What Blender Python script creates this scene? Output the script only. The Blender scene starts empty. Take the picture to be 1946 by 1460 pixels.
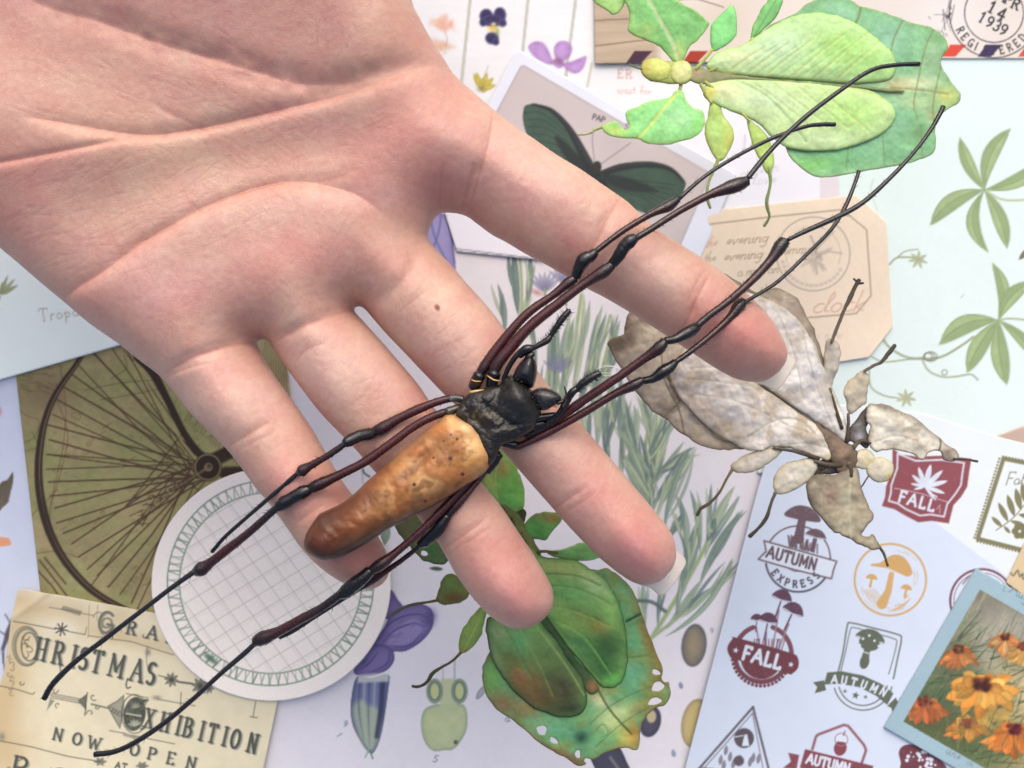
import bpy, math, random
import numpy as np
from math import sin, cos, pi, radians

# ------------------------------------------------------------------ camera, light (1 unit = 1 cm)
random.seed(4)
RNG = np.random.RandomState(7)
scn = bpy.context.scene
scn.unit_settings.system = 'METRIC'
scn.unit_settings.scale_length = 0.01
HC = 36.0                       # camera height above the papers
K = 31.0 / 1946.0               # cm per photo pixel on the papers
cam_d = bpy.data.cameras.new('camera')
cam = bpy.data.objects.new('camera', cam_d)
scn.collection.objects.link(cam)
cam.location = (0, 0, HC)
cam_d.sensor_width = 36
cam_d.lens = 36 * HC / 31.0
cam_d.clip_start = 0.5
cam_d.clip_end = 2000
cam_d.dof.use_dof = True
cam_d.dof.focus_distance = 25.4
cam_d.dof.aperture_fstop = 0.36
scn.camera = cam

SUN_EL, SUN_AZ = radians(47), radians(8)       # soft light from the top of the photograph
world = bpy.data.worlds.new('World')
scn.world = world
world.use_nodes = True
nt = world.node_tree
bg = nt.nodes['Background']
sky = nt.nodes.new('ShaderNodeTexSky')
sky.sky_type = 'NISHITA'
sky.sun_disc = False
sky.sun_elevation = SUN_EL
sky.sun_rotation = SUN_AZ
sky.air_density = 0.9
sky.dust_density = 6.0
sky.ozone_density = 0.6
nt.links.new(sky.outputs[0], bg.inputs[0])
bg.inputs[1].default_value = 0.15
sun_d = bpy.data.lights.new('sun', 'SUN')
sun_d.energy = 1.15
sun_d.angle = radians(100)
sun_d.color = (1.0, 0.97, 0.93)
sun = bpy.data.objects.new('sun', sun_d)
scn.collection.objects.link(sun)
# light travels towards -Z of the lamp
from mathutils import Vector
dirv = Vector((sin(SUN_AZ) * cos(SUN_EL), cos(SUN_AZ) * cos(SUN_EL), sin(SUN_EL)))
sun.rotation_euler = dirv.to_track_quat('Z', 'Y').to_euler()
scn.view_settings.view_transform = 'Standard'
scn.view_settings.look = 'None'
scn.view_settings.exposure = 0.26
scn.view_settings.gamma = 1.0

# ------------------------------------------------------------------ helpers
ZOFF = 0.0                      # how far the hand and what it holds are lifted
def P(x, y, z):
    z = z + ZOFF
    s = K * (HC - z) / HC
    return ((x - 973) * s, (730 - y) * s, z)

def PA(x, y, z0):
    z0 = z0 + ZOFF
    s = K * (HC - z0) / HC
    return (x - 973) * s, (730 - y) * s

def lin(c):
    c = np.clip(c, 0, 1)
    return np.where(c <= 0.04045, c / 12.92, ((c + 0.055) / 1.055) ** 2.4)

def C(*c):
    return np.array(c, dtype=float) / 255.0

TAB = RNG.rand(256, 256)
def noise(X, Y, s, seed=0):
    x = X / s + seed * 17.31; y = Y / s + seed * 9.7
    xi = np.floor(x).astype(int); yi = np.floor(y).astype(int)
    fx = x - xi; fy = y - yi
    fx = fx * fx * (3 - 2 * fx); fy = fy * fy * (3 - 2 * fy)
    a = TAB[yi & 255, xi & 255]; b = TAB[yi & 255, (xi + 1) & 255]
    c = TAB[(yi + 1) & 255, xi & 255]; d = TAB[(yi + 1) & 255, (xi + 1) & 255]
    return (a * (1 - fx) + b * fx) * (1 - fy) + (c * (1 - fx) + d * fx) * fy
def fbm(X, Y, s, seed=0, o=4):
    r = 0; a = 0.5; t = 0
    for k in range(o):
        r = r + a * noise(X, Y, s / 2 ** k, seed + k); t += a; a *= 0.5
    return r / t

def ragged(poly, amp, sc=9, seed=3):
    p = np.asarray(poly, float); t = np.roll(p, -1, 0) - np.roll(p, 1, 0)
    n = np.c_[t[:, 1], -t[:, 0]] / (np.hypot(t[:, 0], t[:, 1])[:, None] + 1e-6)
    return p + n * ((fbm(p[:, 0], p[:, 1], sc, seed, 3) - .5) * 2 * amp)[:, None]
def crom(pts, n=6, closed=True):
    p = np.array(pts, float); N = len(p); out = []
    for i in range(N if closed else N - 1):
        if closed:
            p0, p1, p2, p3 = p[i - 1], p[i], p[(i + 1) % N], p[(i + 2) % N]
        else:
            p0, p1, p2, p3 = p[max(i - 1, 0)], p[i], p[i + 1], p[min(i + 2, N - 1)]
        for k in range(n):
            t = k / n
            out.append(0.5 * ((2 * p1) + (-p0 + p2) * t + (2 * p0 - 5 * p1 + 4 * p2 - p3) * t * t + (-p0 + 3 * p1 - 3 * p2 + p3) * t ** 3))
    if not closed: out.append(p[-1])
    return np.array(out)

def segdist(X, Y, a, b):
    ax, ay = a; dx, dy = b[0] - ax, b[1] - ay
    L = dx * dx + dy * dy + 1e-9
    t = np.clip(((X - ax) * dx + (Y - ay) * dy) / L, 0, 1)
    return np.hypot(X - ax - t * dx, Y - ay - t * dy), t

def sdf(X, Y, poly):
    """signed distance, negative inside"""
    p = np.asarray(poly, float); q = np.roll(p, -1, axis=0)
    d = np.full(X.shape, 1e18); ins = np.zeros(X.shape, bool)
    for (ax, ay), (bx, by) in zip(p, q):
        dx, dy = bx - ax, by - ay
        L = dx * dx + dy * dy
        if L < 1e-9: continue
        t = np.clip(((X - ax) * dx + (Y - ay) * dy) / L, 0, 1)
        ex = X - ax - t * dx; ey = Y - ay - t * dy
        np.minimum(d, ex * ex + ey * ey, out=d)
        if dy != 0:
            c = ((ay > Y) != (by > Y))
            ins ^= c & (X < dx * (Y - ay) / dy + ax)
    d = np.sqrt(d)
    return np.where(ins, -d, d)

def closest(px, py, poly):
    p = np.asarray(poly, float); q = np.roll(p, -1, axis=0)
    best = np.full(px.shape, 1e18); cx = px.copy(); cy = py.copy()
    for (ax, ay), (bx, by) in zip(p, q):
        dx, dy = bx - ax, by - ay; L = dx * dx + dy * dy
        if L < 1e-9: continue
        t = np.clip(((px - ax) * dx + (py - ay) * dy) / L, 0, 1)
        x = ax + t * dx; y = ay + t * dy
        d = (px - x) ** 2 + (py - y) ** 2
        m = d < best
        best[m] = d[m]; cx[m] = x[m]; cy[m] = y[m]
    return cx, cy

def sstep(a, b, x):
    t = np.clip((x - a) / (b - a), 0, 1)
    return t * t * (3 - 2 * t)

# ------------------------------------------------------------------ painter: print colours worked out at the mesh points
class Canvas:
    def __init__(s, x0, y0, x1, y1, q):
        s.q = q; s.x0 = x0; s.y0 = y0
        s.nx = int((x1 - x0) / q) + 2; s.ny = int((y1 - y0) / q) + 2
        s.X, s.Y = np.meshgrid(x0 + np.arange(s.nx) * q, y0 + np.arange(s.ny) * q)
        s.c = np.ones((s.ny, s.nx, 3))
        s.h = np.zeros((s.ny, s.nx))
    def base(s, col, var=0.02, sc=60, seed=1):
        n = fbm(s.X, s.Y, sc, seed) - 0.5
        s.c[:] = np.asarray(col)[None, None] * (1 + n[..., None] * 2 * var)
    def box(s, xa, ya, xb, yb):
        i0 = max(0, int((xa - s.x0) / s.q)); i1 = min(s.nx, int((xb - s.x0) / s.q) + 2)
        j0 = max(0, int((ya - s.y0) / s.q)); j1 = min(s.ny, int((yb - s.y0) / s.q) + 2)
        if i0 >= i1 or j0 >= j1: return None
        return slice(j0, j1), slice(i0, i1)
    def blend(s, sl, cov, col):
        col = np.asarray(col)
        c = s.c[sl]
        s.c[sl] = c + (col - c) * cov[..., None]
    def strokecov(s, pts, w, soft=None, taper=0.0):
        pts = np.asarray(pts, float)
        if soft is None: soft = s.q * 0.9
        n = len(pts)
        ws = np.full(n, float(w)) if np.isscalar(w) else np.interp(np.linspace(0, 1, n), np.linspace(0, 1, len(w)), w)
        if taper: ws = ws * (1 - taper * np.linspace(0, 1, n))
        m = ws.max() / 2 + soft * 1.5 + 1
        sl = s.box(pts[:, 0].min() - m, pts[:, 1].min() - m, pts[:, 0].max() + m, pts[:, 1].max() + m)
        if sl is None: return None, None
        cov = np.zeros(s.X[sl].shape)
        oy, ox = sl[0].start, sl[1].start
        for k in range(n - 1):
            a, b = pts[k], pts[k + 1]
            s2 = s.box(min(a[0], b[0]) - m, min(a[1], b[1]) - m, max(a[0], b[0]) + m, max(a[1], b[1]) + m)
            if s2 is None: continue
            d, t = segdist(s.X[s2], s.Y[s2], a, b)
            ww = ws[k] + (ws[k + 1] - ws[k]) * t
            cv = np.clip((ww / 2 - d) / soft + 0.5, 0, 1) * np.clip(ww / soft * 1.2, 0, 1)
            v = cov[s2[0].start - oy:s2[0].stop - oy, s2[1].start - ox:s2[1].stop - ox]
            np.maximum(v, cv, out=v)
        return sl, cov
    def stroke(s, pts, w, col, a=1.0, soft=None, taper=0.0, smooth=0, closed=False, grit=0.0):
        if smooth: pts = crom(pts, smooth, closed)
        pts = np.asarray(pts, float)
        if closed: pts = np.vstack([pts, pts[:1]])
        sl, cov = s.strokecov(pts, w, soft, taper)
        if sl is None: return
        if grit: cov = cov * np.clip(1.15 - grit * 2 * (fbm(s.X[sl], s.Y[sl], 7, 3, 3) ** 1.0), 0, 1)
        s.blend(sl, cov * a, col)
    def fill(s, poly, col, a=1.0, soft=None, edge=None, ew=4.0, var=0.0, smooth=0, grit=0.0, seed=5, hole=None, vs=14):
        if smooth: poly = crom(poly, smooth)
        poly = np.asarray(poly, float)
        if soft is None: soft = s.q * 0.9
        m = soft + 2
        sl = s.box(poly[:, 0].min() - m, poly[:, 1].min() - m, poly[:, 0].max() + m, poly[:, 1].max() + m)
        if sl is None: return
        d = sdf(s.X[sl], s.Y[sl], poly)
        cov = np.clip(-d / soft + 0.5, 0, 1)
        cc = np.broadcast_to(np.asarray(col, float), d.shape + (3,)).copy()
        if edge is not None:
            e = np.exp(-np.clip(-d, 0, None) / ew)[..., None]
            cc = cc + (np.asarray(edge) - cc) * e
        if var:
            cc = cc * (1 + (fbm(s.X[sl], s.Y[sl], vs, seed) - 0.5)[..., None] * 2 * var)
        if grit: cov = cov * np.clip(1.15 - grit * 2 * fbm(s.X[sl], s.Y[sl], 6, seed, 3), 0, 1)
        s.blend(sl, cov * a, cc)
    def blob(s, x, y, rx, ry, ang, col, a=1.0, p=1.0):
        r = max(rx, ry) * 2.3
        sl = s.box(x - r, y - r, x + r, y + r)
        if sl is None: return
        ca, sa = cos(radians(ang)), sin(radians(ang))
        dx, dy = s.X[sl] - x, s.Y[sl] - y
        u = (dx * ca + dy * sa) / rx; v = (-dx * sa + dy * ca) / ry
        s.blend(sl, a * np.exp(-(u * u + v * v) ** p), col)
    def ring(s, x, y, r, w, col, a=1.0, a0=0, a1=360, ry=None, grit=0.0, soft=None):
        t = np.radians(np.linspace(a0, a1, max(8, int(abs(a1 - a0) / 5))))
        s.stroke(np.c_[x + r * np.cos(t), y + (ry or r) * np.sin(t)], w, col, a, grit=grit, soft=soft)
    def disc(s, x, y, rx, col, ry=None, ang=0, **k):
        t = np.linspace(0, 2 * pi, 28, endpoint=False); ry = ry or rx
        ca, sa = cos(radians(ang)), sin(radians(ang))
        u, v = rx * np.cos(t), ry * np.sin(t)
        s.fill(np.c_[x + u * ca - v * sa, y + u * sa + v * ca], col, **k)
    def leaf(s, a, b, w, col, bend=0.0, vein=None, edge=None, al=1.0, pos=0.45, soft=None, ew=2.5, dark=None):
        """leaf blade from a to b, widest at pos, bent sideways"""
        a = np.array(a, float); b = np.array(b, float); d = b - a; L = np.hypot(*d) + 1e-6
        n = np.array([-d[1], d[0]]) / L
        t = np.linspace(0, 1, 11)
        mid = a + d * t[:, None] + n * (bend * L * 4 * t * (1 - t))[:, None]
        e = math.log(0.5) / math.log(pos)
        wd = w / 2 * np.sin(pi * t ** e) ** 0.75
        poly = np.vstack([mid + n * wd[:, None], (mid - n * wd[:, None])[::-1]])
        s.fill(poly, col, al, edge=edge, ew=ew, soft=soft, var=0.06)
        if dark is not None:
            s.fill(np.vstack([mid, (mid - n * wd[:, None])[::-1]]), dark, al * 0.55, soft=w * 0.25)
        if vein is not None:
            s.stroke(mid[1:-1], max(1.0, w * 0.07), vein, 0.6 * al)

# ------------------------------------------------------------------ stroke alphabet
def arc(cx, cy, rx, ry, a0, a1, n=9):
    t = np.radians(np.linspace(a0, a1, n))
    return [(cx + rx * cos(v), cy + ry * sin(v)) for v in t]
G = {
 'A': (.8, [[(0, 0), (.4, 1), (.8, 0)], [(.15, .36), (.65, .36)]]),
 'B': (.66, [[(.08, 0), (.08, 1)], [(.08, 1)] + arc(.32, .77, .26, .23, 90, -90) + [(.08, .54)], [(.3, .54)] + arc(.34, .27, .3, .27, 90, -90) + [(.08, 0)]]),
 'C': (.72, [arc(.4, .5, .36, .5, 50, 310, 15)]),
 'D': (.7, [[(.08, 0), (.08, 1)], [(.08, 1)] + arc(.3, .5, .38, .5, 90, -90, 13) + [(.08, 0)]]),
 'E': (.6, [[(.08, 0), (.08, 1)], [(.08, 1), (.56, 1), (.56, .9)], [(.08, .52), (.44, .52)], [(.08, 0), (.58, 0), (.58, .1)]]),
 'F': (.58, [[(.08, 0), (.08, 1)], [(.08, 1), (.56, 1), (.56, .9)], [(.08, .52), (.44, .52)]]),
 'G': (.76, [arc(.4, .5, .36, .5, 50, 330, 15), [(.46, .42), (.74, .42), (.74, 0)]]),
 'H': (.72, [[(.08, 0), (.08, 1)], [(.64, 0), (.64, 1)], [(.08, .5), (.64, .5)]]),
 'I': (.2, [[(.1, 0), (.1, 1)]]),
 'L': (.56, [[(.08, 0), (.08, 1)], [(.08, 0), (.54, 0), (.54, .12)]]),
 'M': (.88, [[(.08, 0), (.1, 1), (.44, .25), (.78, 1), (.8, 0)]]),
 'N': (.74, [[(.08, 0), (.08, 1), (.66, 0), (.66, 1)]]),
 'O': (.78, [arc(.39, .5, .35, .5, 90, 450, 19)]),
 'P': (.62, [[(.08, 0), (.08, 1)], [(.08, 1)] + arc(.32, .74, .28, .26, 90, -90) + [(.08, .48)]]),
 'R': (.7, [[(.08, 0), (.08, 1)], [(.08, 1)] + arc(.32, .76, .26, .24, 90, -90) + [(.08, .52)], [(.34, .5), (.66, 0)]]),
 'S': (.6, [arc(.3, .76, .24, .24, 40, 260, 10) + arc(.3, .26, .26, .26, 80, -140, 10)]),
 'T': (.7, [[(.35, 0), (.35, 1)], [(.02, .88), (.02, 1), (.68, 1), (.68, .88)]]),
 'U': (.72, [[(.08, 1), (.08, .3)] + arc(.36, .28, .28, .28, 180, 360) + [(.64, 1)]]),
 'W': (1.0, [[(0, 1), (.26, 0), (.5, .8), (.74, 0), (1, 1)]]),
 'X': (.72, [[(.05, 0), (.67, 1)], [(.05, 1), (.67, 0)]]),
 '1': (.34, [[(.02, .8), (.2, 1), (.2, 0)]]),
 '3': (.58, [arc(.28, .75, .23, .25, 140, -80) + arc(.28, .27, .26, .27, 80, -140)]),
 '4': (.64, [[(.44, 0), (.44, 1), (.02, .3), (.6, .3)]]),
 '9': (.58, [arc(.28, .7, .24, .28, 0, 360, 15), [(.52, .7), (.46, .25), (.2, 0)]]),
 '5': (.56, [[(.5, 1), (.12, 1), (.08, .56)] + arc(.26, .3, .26, .3, 110, -140)]),
 '.': (.2, [[(.08, 0), (.1, .03)]]),
 # joined hand
 'a': (.52, [arc(.24, .24, .2, .22, 30, 390, 12) + [(.44, .06), (.56, .08)]]),
 'c': (.42, [arc(.26, .24, .2, .23, 50, 320, 10)]),
 'e': (.42, [[(.04, .18), (.3, .28)] + arc(.22, .3, .13, .17, 0, 320, 10)]),
 'f': (.3, [[(.34, .9), (.24, 1), (.14, .85), (.12, -.3)], [(0, .46), (.3, .46)]]),
 'g': (.5, [arc(.22, .24, .18, .2, 0, 360, 12), [(.42, .44), (.4, -.25), (.24, -.42), (.06, -.3)]]),
 'h': (.52, [[(.04, 0), (.1, 1)], [(.06, .2), (.22, .45), (.36, .4), (.36, .04), (.5, .06)]]),
 'i': (.26, [[(.04, .3), (.12, .46), (.12, .06), (.26, .06)]]),
 'k': (.46, [[(.06, 0), (.08, 1)], [(.36, .45), (.08, .2), (.42, .02)]]),
 'l': (.26, [[(.02, .2), (.24, .8), (.16, 1), (.08, .8), (.08, .1), (.24, .05)]]),
 'm': (.74, [[(.06, .45), (.06, 0)], [(.06, .3), (.2, .46), (.32, .4), (.32, 0)], [(.32, .3), (.46, .46), (.58, .4), (.58, .04), (.72, .06)]]),
 'n': (.5, [[(.06, .45), (.06, 0)], [(.06, .3), (.22, .46), (.36, .4), (.36, .04), (.5, .06)]]),
 'o': (.46, [arc(.22, .23, .19, .22, 90, 450, 13)]),
 'p': (.5, [[(.08, .45), (.08, -.4)], [(.08, .3)] + arc(.24, .24, .18, .21, 130, -150)]),
 'r': (.36, [[(.06, .45), (.06, 0)], [(.06, .28), (.2, .45), (.34, .42)]]),
 's': (.38, [[(.3, .42), (.14, .44), (.1, .32), (.3, .16), (.22, .02), (.04, .05)]]),
 't': (.32, [[(.12, .8), (.12, .06), (.3, .06)], [(0, .48), (.28, .48)]]),
 'u': (.5, [[(.04, .45), (.06, .1), (.2, 0), (.36, .12), (.38, .45)], [(.38, .45), (.4, .04), (.5, .06)]]),
 'v': (.46, [[(.04, .42), (.16, .02), (.36, .45), (.48, .4)]]),
 'w': (.7, [[(.04, .45), (.16, .02), (.32, .4), (.46, .02), (.64, .45)]]),
 ' ': (.34, []),
}
def glyph(cv, ch, x, y, h, ang, w, col, wx=1.0, serif=0.0, contrast=0.0, slant=0.0, a=1.0, grit=0.0):
    gw, strokes = G.get(ch, G[' '])
    e = np.array([cos(radians(ang)), sin(radians(ang))]); u = np.array([e[1], -e[0]])
    o = np.array([x, y], float)
    T = lambda p: o + e * ((p[0] * wx + slant * p[1]) * h) + u * (p[1] * h)
    for st in strokes:
        q = [T(p) for p in st]
        if contrast:
            for k in range(len(q) - 1):
                dx, dy = (st[k + 1][0] - st[k][0]) * wx, st[k + 1][1] - st[k][1]
                f = abs(dy) / (math.hypot(dx, dy) + 1e-9)
                if ch in 'AMNWX' and dx * dy > 0: f *= 0.3
                ww = w * (1 - contrast + contrast * f)
                cv.stroke([q[k], q[k + 1]], ww, col, a)
        else:
            cv.stroke(q, w, col, a, grit=grit)
        if serif and len(st) > 1:
            for p, p2 in ((st[0], st[1]), (st[-1], st[-2])):
                if (abs(p[1]) < .02 or abs(p[1] - 1) < .02) and abs(p2[1] - p[1]) > .15:
                    cv.stroke([T((p[0] - serif / wx, p[1])), T((p[0] + serif / wx, p[1]))], w * 0.5, col, a)
    return gw * wx * h
def text(cv, s, x, y, h, ang, w, col, wx=1.0, track=0.14, **k):
    e = (cos(radians(ang)), sin(radians(ang)))
    for ch in s:
        adv = glyph(cv, ch, x, y, h, ang, w, col, wx, **k) + track * h
        x += e[0] * adv; y += e[1] * adv

# ------------------------------------------------------------------ meshes
def new_mesh(name, V, F, col, mat, parent=None, smooth=True):
    me = bpy.data.meshes.new(name)
    me.vertices.add(len(V)); me.vertices.foreach_set('co', np.asarray(V, np.float32).ravel())
    loops = []; starts = []; tot = []
    if isinstance(F, np.ndarray):
        k = F.shape[1]; n = len(F)
        me.loops.add(n * k); me.polygons.add(n)
        me.loops.foreach_set('vertex_index', F.astype(np.int32).ravel())
        me.polygons.foreach_set('loop_start', np.arange(n, dtype=np.int32) * k)
    else:
        n = len(F)
        li = np.concatenate([np.asarray(f, np.int32) for f in F])
        ln = np.array([len(f) for f in F], np.int32)
        me.loops.add(len(li)); me.polygons.add(n)
        me.loops.foreach_set('vertex_index', li)
        me.polygons.foreach_set('loop_start', np.concatenate([[0], np.cumsum(ln)[:-1]]).astype(np.int32))
    me.polygons.foreach_set('use_smooth', np.full(n, smooth))
    me.update(calc_edges=True); me.validate()
    if col is not None:
        at = me.color_attributes.new('Col', 'FLOAT_COLOR', 'POINT')
        rgba = np.ones((len(V), 4), np.float32); rgba[:, :3] = lin(np.asarray(col) * 0.94)
        at.data.foreach_set('color', rgba.ravel())
    ob = bpy.data.objects.new(name, me)
    scn.collection.objects.link(ob)
    if mat: me.materials.append(mat)
    if parent: ob.parent = parent
    return ob

def tag(o, label=None, cat=None, group=None, kind=None):
    if label: o['label'] = label
    if cat: o['category'] = cat
    if group: o['group'] = group
    if kind: o['kind'] = kind
    return o
def empty(name, loc=(0, 0, 0)):
    o = bpy.data.objects.new(name, None); scn.collection.objects.link(o)
    o.empty_display_size = 0.3
    return o

def cut(poly, q, margin=0, holes=()):
    """regular grid cut to an outline: canvas, vertex ids, faces, border flags"""
    poly = np.asarray(poly, float)
    x0, y0 = poly.min(0) - q * 1.5; x1, y1 = poly.max(0) + q * 1.5
    cv = Canvas(x0, y0, x1, y1, q)
    d = sdf(cv.X, cv.Y, poly)
    for hpoly in holes: d = np.maximum(d, -sdf(cv.X, cv.Y, hpoly))
    keep = d < q * 0.5
    f = keep[:-1, :-1] & keep[1:, :-1] & keep[:-1, 1:] & keep[1:, 1:]
    j, i = np.nonzero(f)
    nx = cv.nx
    a = j * nx + i
    quads = np.c_[a + nx, a + nx + 1, a + 1, a]      # ccw seen from above (image y goes down)
    used = np.unique(quads)
    remap = np.full(cv.nx * cv.ny, -1); remap[used] = np.arange(len(used))
    quads = remap[quads]
    ed = np.concatenate([quads[:, [0, 1]], quads[:, [1, 2]], quads[:, [2, 3]], quads[:, [3, 0]]])
    key = np.sort(ed, 1); kk = key[:, 0] * (len(used) + 1) + key[:, 1]
    un, idx, cnt = np.unique(kk, return_index=True, return_counts=True)
    bed = ed[idx[cnt == 1]]
    bv = np.unique(bed)
    X = cv.X.ravel()[used].copy(); Y = cv.Y.ravel()[used].copy()
    rings = [poly] + [np.asarray(h, float) for h in holes]
    bx, by = X[bv], Y[bv]
    best = np.full(bx.shape, 1e18); ox, oy = bx.copy(), by.copy()
    for r in rings:
        cx, cy = closest(bx, by, r); dd = (cx - bx) ** 2 + (cy - by) ** 2
        m = dd < best; best[m] = dd[m]; ox[m] = cx[m]; oy[m] = cy[m]
    X[bv] = ox; Y[bv] = oy
    D = -d.ravel()[used]; D[bv] = 0
    return cv, used, quads, bed, bv, X, Y, np.clip(D, 0, None)

def sheet(name, poly, z, paint, mat, q=2.0, thick=0.025, height=None, parent=None, holes=(), smooth=0):
    if smooth: poly = crom(poly, smooth)
    cv, used, quads, bed, bv, X, Y, D = cut(poly, q, holes=holes)
    paint(cv)
    col = cv.c.reshape(-1, 3)[used]
    Z = np.full(len(X), float(z) + ZOFF)
    if height is not None: Z = Z + height(X, Y, D)
    wx, wy = PA(X, Y, z)
    V = np.c_[wx, wy, Z]
    n = len(V)
    m = np.full(n, -1); m[bv] = n + np.arange(len(bv))
    V2 = V[bv].copy(); V2[:, 2] -= thick
    skirt = np.c_[bed[:, 1], bed[:, 0], m[bed[:, 0]], m[bed[:, 1]]]
    V = np.vstack([V, V2]); colr = np.vstack([col, col[bv] * 0.93 + 0.05])
    return new_mesh(name, V, np.vstack([quads, skirt]), colr, mat, parent)

def inflate(name, poly, zc, R, tt, tb, paint, mat, q=2.0, bump=None, parent=None, smooth=0, zfun=None, power=0.5, ridge=0):
    """closed rounded body from its outline: half-thickness follows the distance from the outline"""
    if smooth: poly = crom(poly, smooth)
    cv, used, quads, bed, bv, X, Y, D = cut(poly, q)
    paint(cv)
    col = cv.c.reshape(-1, 3)[used]
    Rl = R(X, Y) if callable(R) else R
    u = 1 - np.clip(D / Rl, 0, 1)
    prof = (1 - u * u) ** power
    if ridge:                      # round off the crest along the middle line
        gsum = np.zeros(cv.nx * cv.ny); gsum[used] = prof; g0 = gsum.reshape(cv.ny, cv.nx); g = g0.copy()
        dg = np.zeros(cv.nx * cv.ny); dg[used] = D
        w = sstep(ridge * 0.5, ridge * 1.6, dg.reshape(cv.ny, cv.nx))
        for it in range(int((ridge / q) ** 2 / 3)):
            g[1:-1, 1:-1] += w[1:-1, 1:-1] * 0.25 * (g[:-2, 1:-1] + g[2:, 1:-1] + g[1:-1, :-2] + g[1:-1, 2:] - 4 * g[1:-1, 1:-1]) * 0.9
        prof = g.ravel()[used]
    z0 = zfun(X, Y) if zfun else np.zeros(len(X))
    Tt = tt(X, Y) if callable(tt) else tt
    Tb = tb(X, Y) if callable(tb) else tb
    top = zc + ZOFF + z0 + Tt * prof
    if bump is not None: top = top + bump(X, Y, D, prof, cv, used)
    bot = zc + ZOFF + z0 - Tb * prof
    wx, wy = PA(X, Y, zc)
    n = len(X)
    isb = np.zeros(n, bool); isb[bv] = True
    inner = np.nonzero(~isb)[0]
    m = np.arange(n); m[inner] = n + np.arange(len(inner))
    top[bv] = (zc + ZOFF + z0)[bv]
    inflate.last = (cv, used, top)
    V = np.vstack([np.c_[wx, wy, top], np.c_[wx[inner], wy[inner], bot[inner]]])
    colr = np.vstack([col, col[inner]])
    Q = np.vstack([quads, m[quads][:, ::-1]])
    return new_mesh(name, V, Q, colr, mat, parent)

def tube(name, pts, mat, cols, parent=None, n=10, sub=5, bumpy=0.0, flat=1.0, smooth=True):
    """pts: (px, py, z, diameter in px); cols: one colour or list along it"""
    p = crom(pts, sub, False) if smooth else np.array(pts, float)
    C3 = np.array([P(a[0], a[1], a[2]) for a in p]); r = p[:, 3] / 2 * K * (HC - p[:, 2] - ZOFF) / HC
    N = len(C3); T = np.gradient(C3, axis=0); T /= np.linalg.norm(T, axis=1)[:, None] + 1e-9
    up = np.array([0, 0, 1.0]); V = []; col = []
    cols = np.atleast_2d(np.asarray(cols, float))
    for k in range(N):
        s = np.cross(T[k], up); s /= np.linalg.norm(s) + 1e-9; u = np.cross(s, T[k])
        cc = np.array([np.interp(k / (N - 1), np.linspace(0, 1, len(cols)), cols[:, j]) for j in range(3)])
        for j in range(n):
            a = 2 * pi * j / n
            rr = r[k] * (1 + bumpy * (random.random() - 0.5))
            V.append(C3[k] + rr * (s * cos(a) + u * sin(a) * flat)); col.append(cc)
    V.append(C3[0] - T[0] * r[0] * 0.6); V.append(C3[-1] + T[-1] * r[-1] * 0.6); col += [col[0], col[-1]]
    F = []
    for k in range(N - 1):
        for j in range(n):
            a, b = k * n + j, k * n + (j + 1) % n
            F.append((a, b, b + n, a + n))
    for j in range(n):
        F.append((N * n, (j + 1) % n, j)); F.append((N * n + 1, (N - 1) * n + j, (N - 1) * n + (j + 1) % n))
    return new_mesh(name, V, F, np.array(col), mat, parent)

# ------------------------------------------------------------------ materials (node based, the print colour comes from the mesh)
def material(name, rough=0.7, spec=0.3, bump=0.1, bscale=8.0, var=0.05, sss=0.0, sssr=(1, .4, .25), ssss=0.15, coat=0.0, sheen=0.0,
             bdist=0.02, rvar=0.0, trans=0.0, detail=4):
    m = bpy.data.materials.new(name); m.use_nodes = True
    t = m.node_tree; N = t.nodes; L = t.links
    b = N['Principled BSDF']
    at = N.new('ShaderNodeAttribute'); at.attribute_name = 'Col'
    tc = N.new('ShaderNodeTexCoord')
    nz = N.new('ShaderNodeTexNoise'); nz.inputs['Scale'].default_value = bscale; nz.inputs['Detail'].default_value = detail
    L.new(tc.outputs['Object'], nz.inputs['Vector'])
    mr = N.new('ShaderNodeMapRange'); mr.inputs['To Min'].default_value = 1 - var; mr.inputs['To Max'].default_value = 1 + var
    mr.inputs['From Min'].default_value = 0.3; mr.inputs['From Max'].default_value = 0.7
    L.new(nz.outputs['Fac'], mr.inputs['Value'])
    mx = N.new('ShaderNodeVectorMath'); mx.operation = 'SCALE'
    L.new(at.outputs['Color'], mx.inputs[0]); L.new(mr.outputs[0], mx.inputs['Scale'])
    L.new(mx.outputs[0], b.inputs['Base Color'])
    b.inputs['Roughness'].default_value = rough
    b.inputs['Specular IOR Level'].default_value = spec
    if rvar:
        r2 = N.new('ShaderNodeMapRange'); r2.inputs['To Min'].default_value = rough - rvar; r2.inputs['To Max'].default_value = rough + rvar
        r2.inputs['From Min'].default_value = 0.3; r2.inputs['From Max'].default_value = 0.7
        L.new(nz.outputs['Fac'], r2.inputs['Value']); L.new(r2.outputs[0], b.inputs['Roughness'])
    if bump:
        bp = N.new('ShaderNodeBump'); bp.inputs['Strength'].default_value = bump; bp.inputs['Distance'].default_value = bdist
        L.new(nz.outputs['Fac'], bp.inputs['Height']); L.new(bp.outputs[0], b.inputs['Normal'])
    if sss:
        b.inputs['Subsurface Weight'].default_value = sss
        b.inputs['Subsurface Radius'].default_value = sssr
        b.inputs['Subsurface Scale'].default_value = ssss
    if coat: b.inputs['Coat Weight'].default_value = coat; b.inputs['Coat Roughness'].default_value = 0.15
    if trans: b.inputs['Transmission Weight'].default_value = trans
    return m
M_paper = material('matte_paper', 0.75, 0.25, 0.25, 14, 0.015, bdist=0.01)
M_water = material('textured_paper', 0.85, 0.2, 0.6, 9, 0.02, bdist=0.02)
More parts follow.
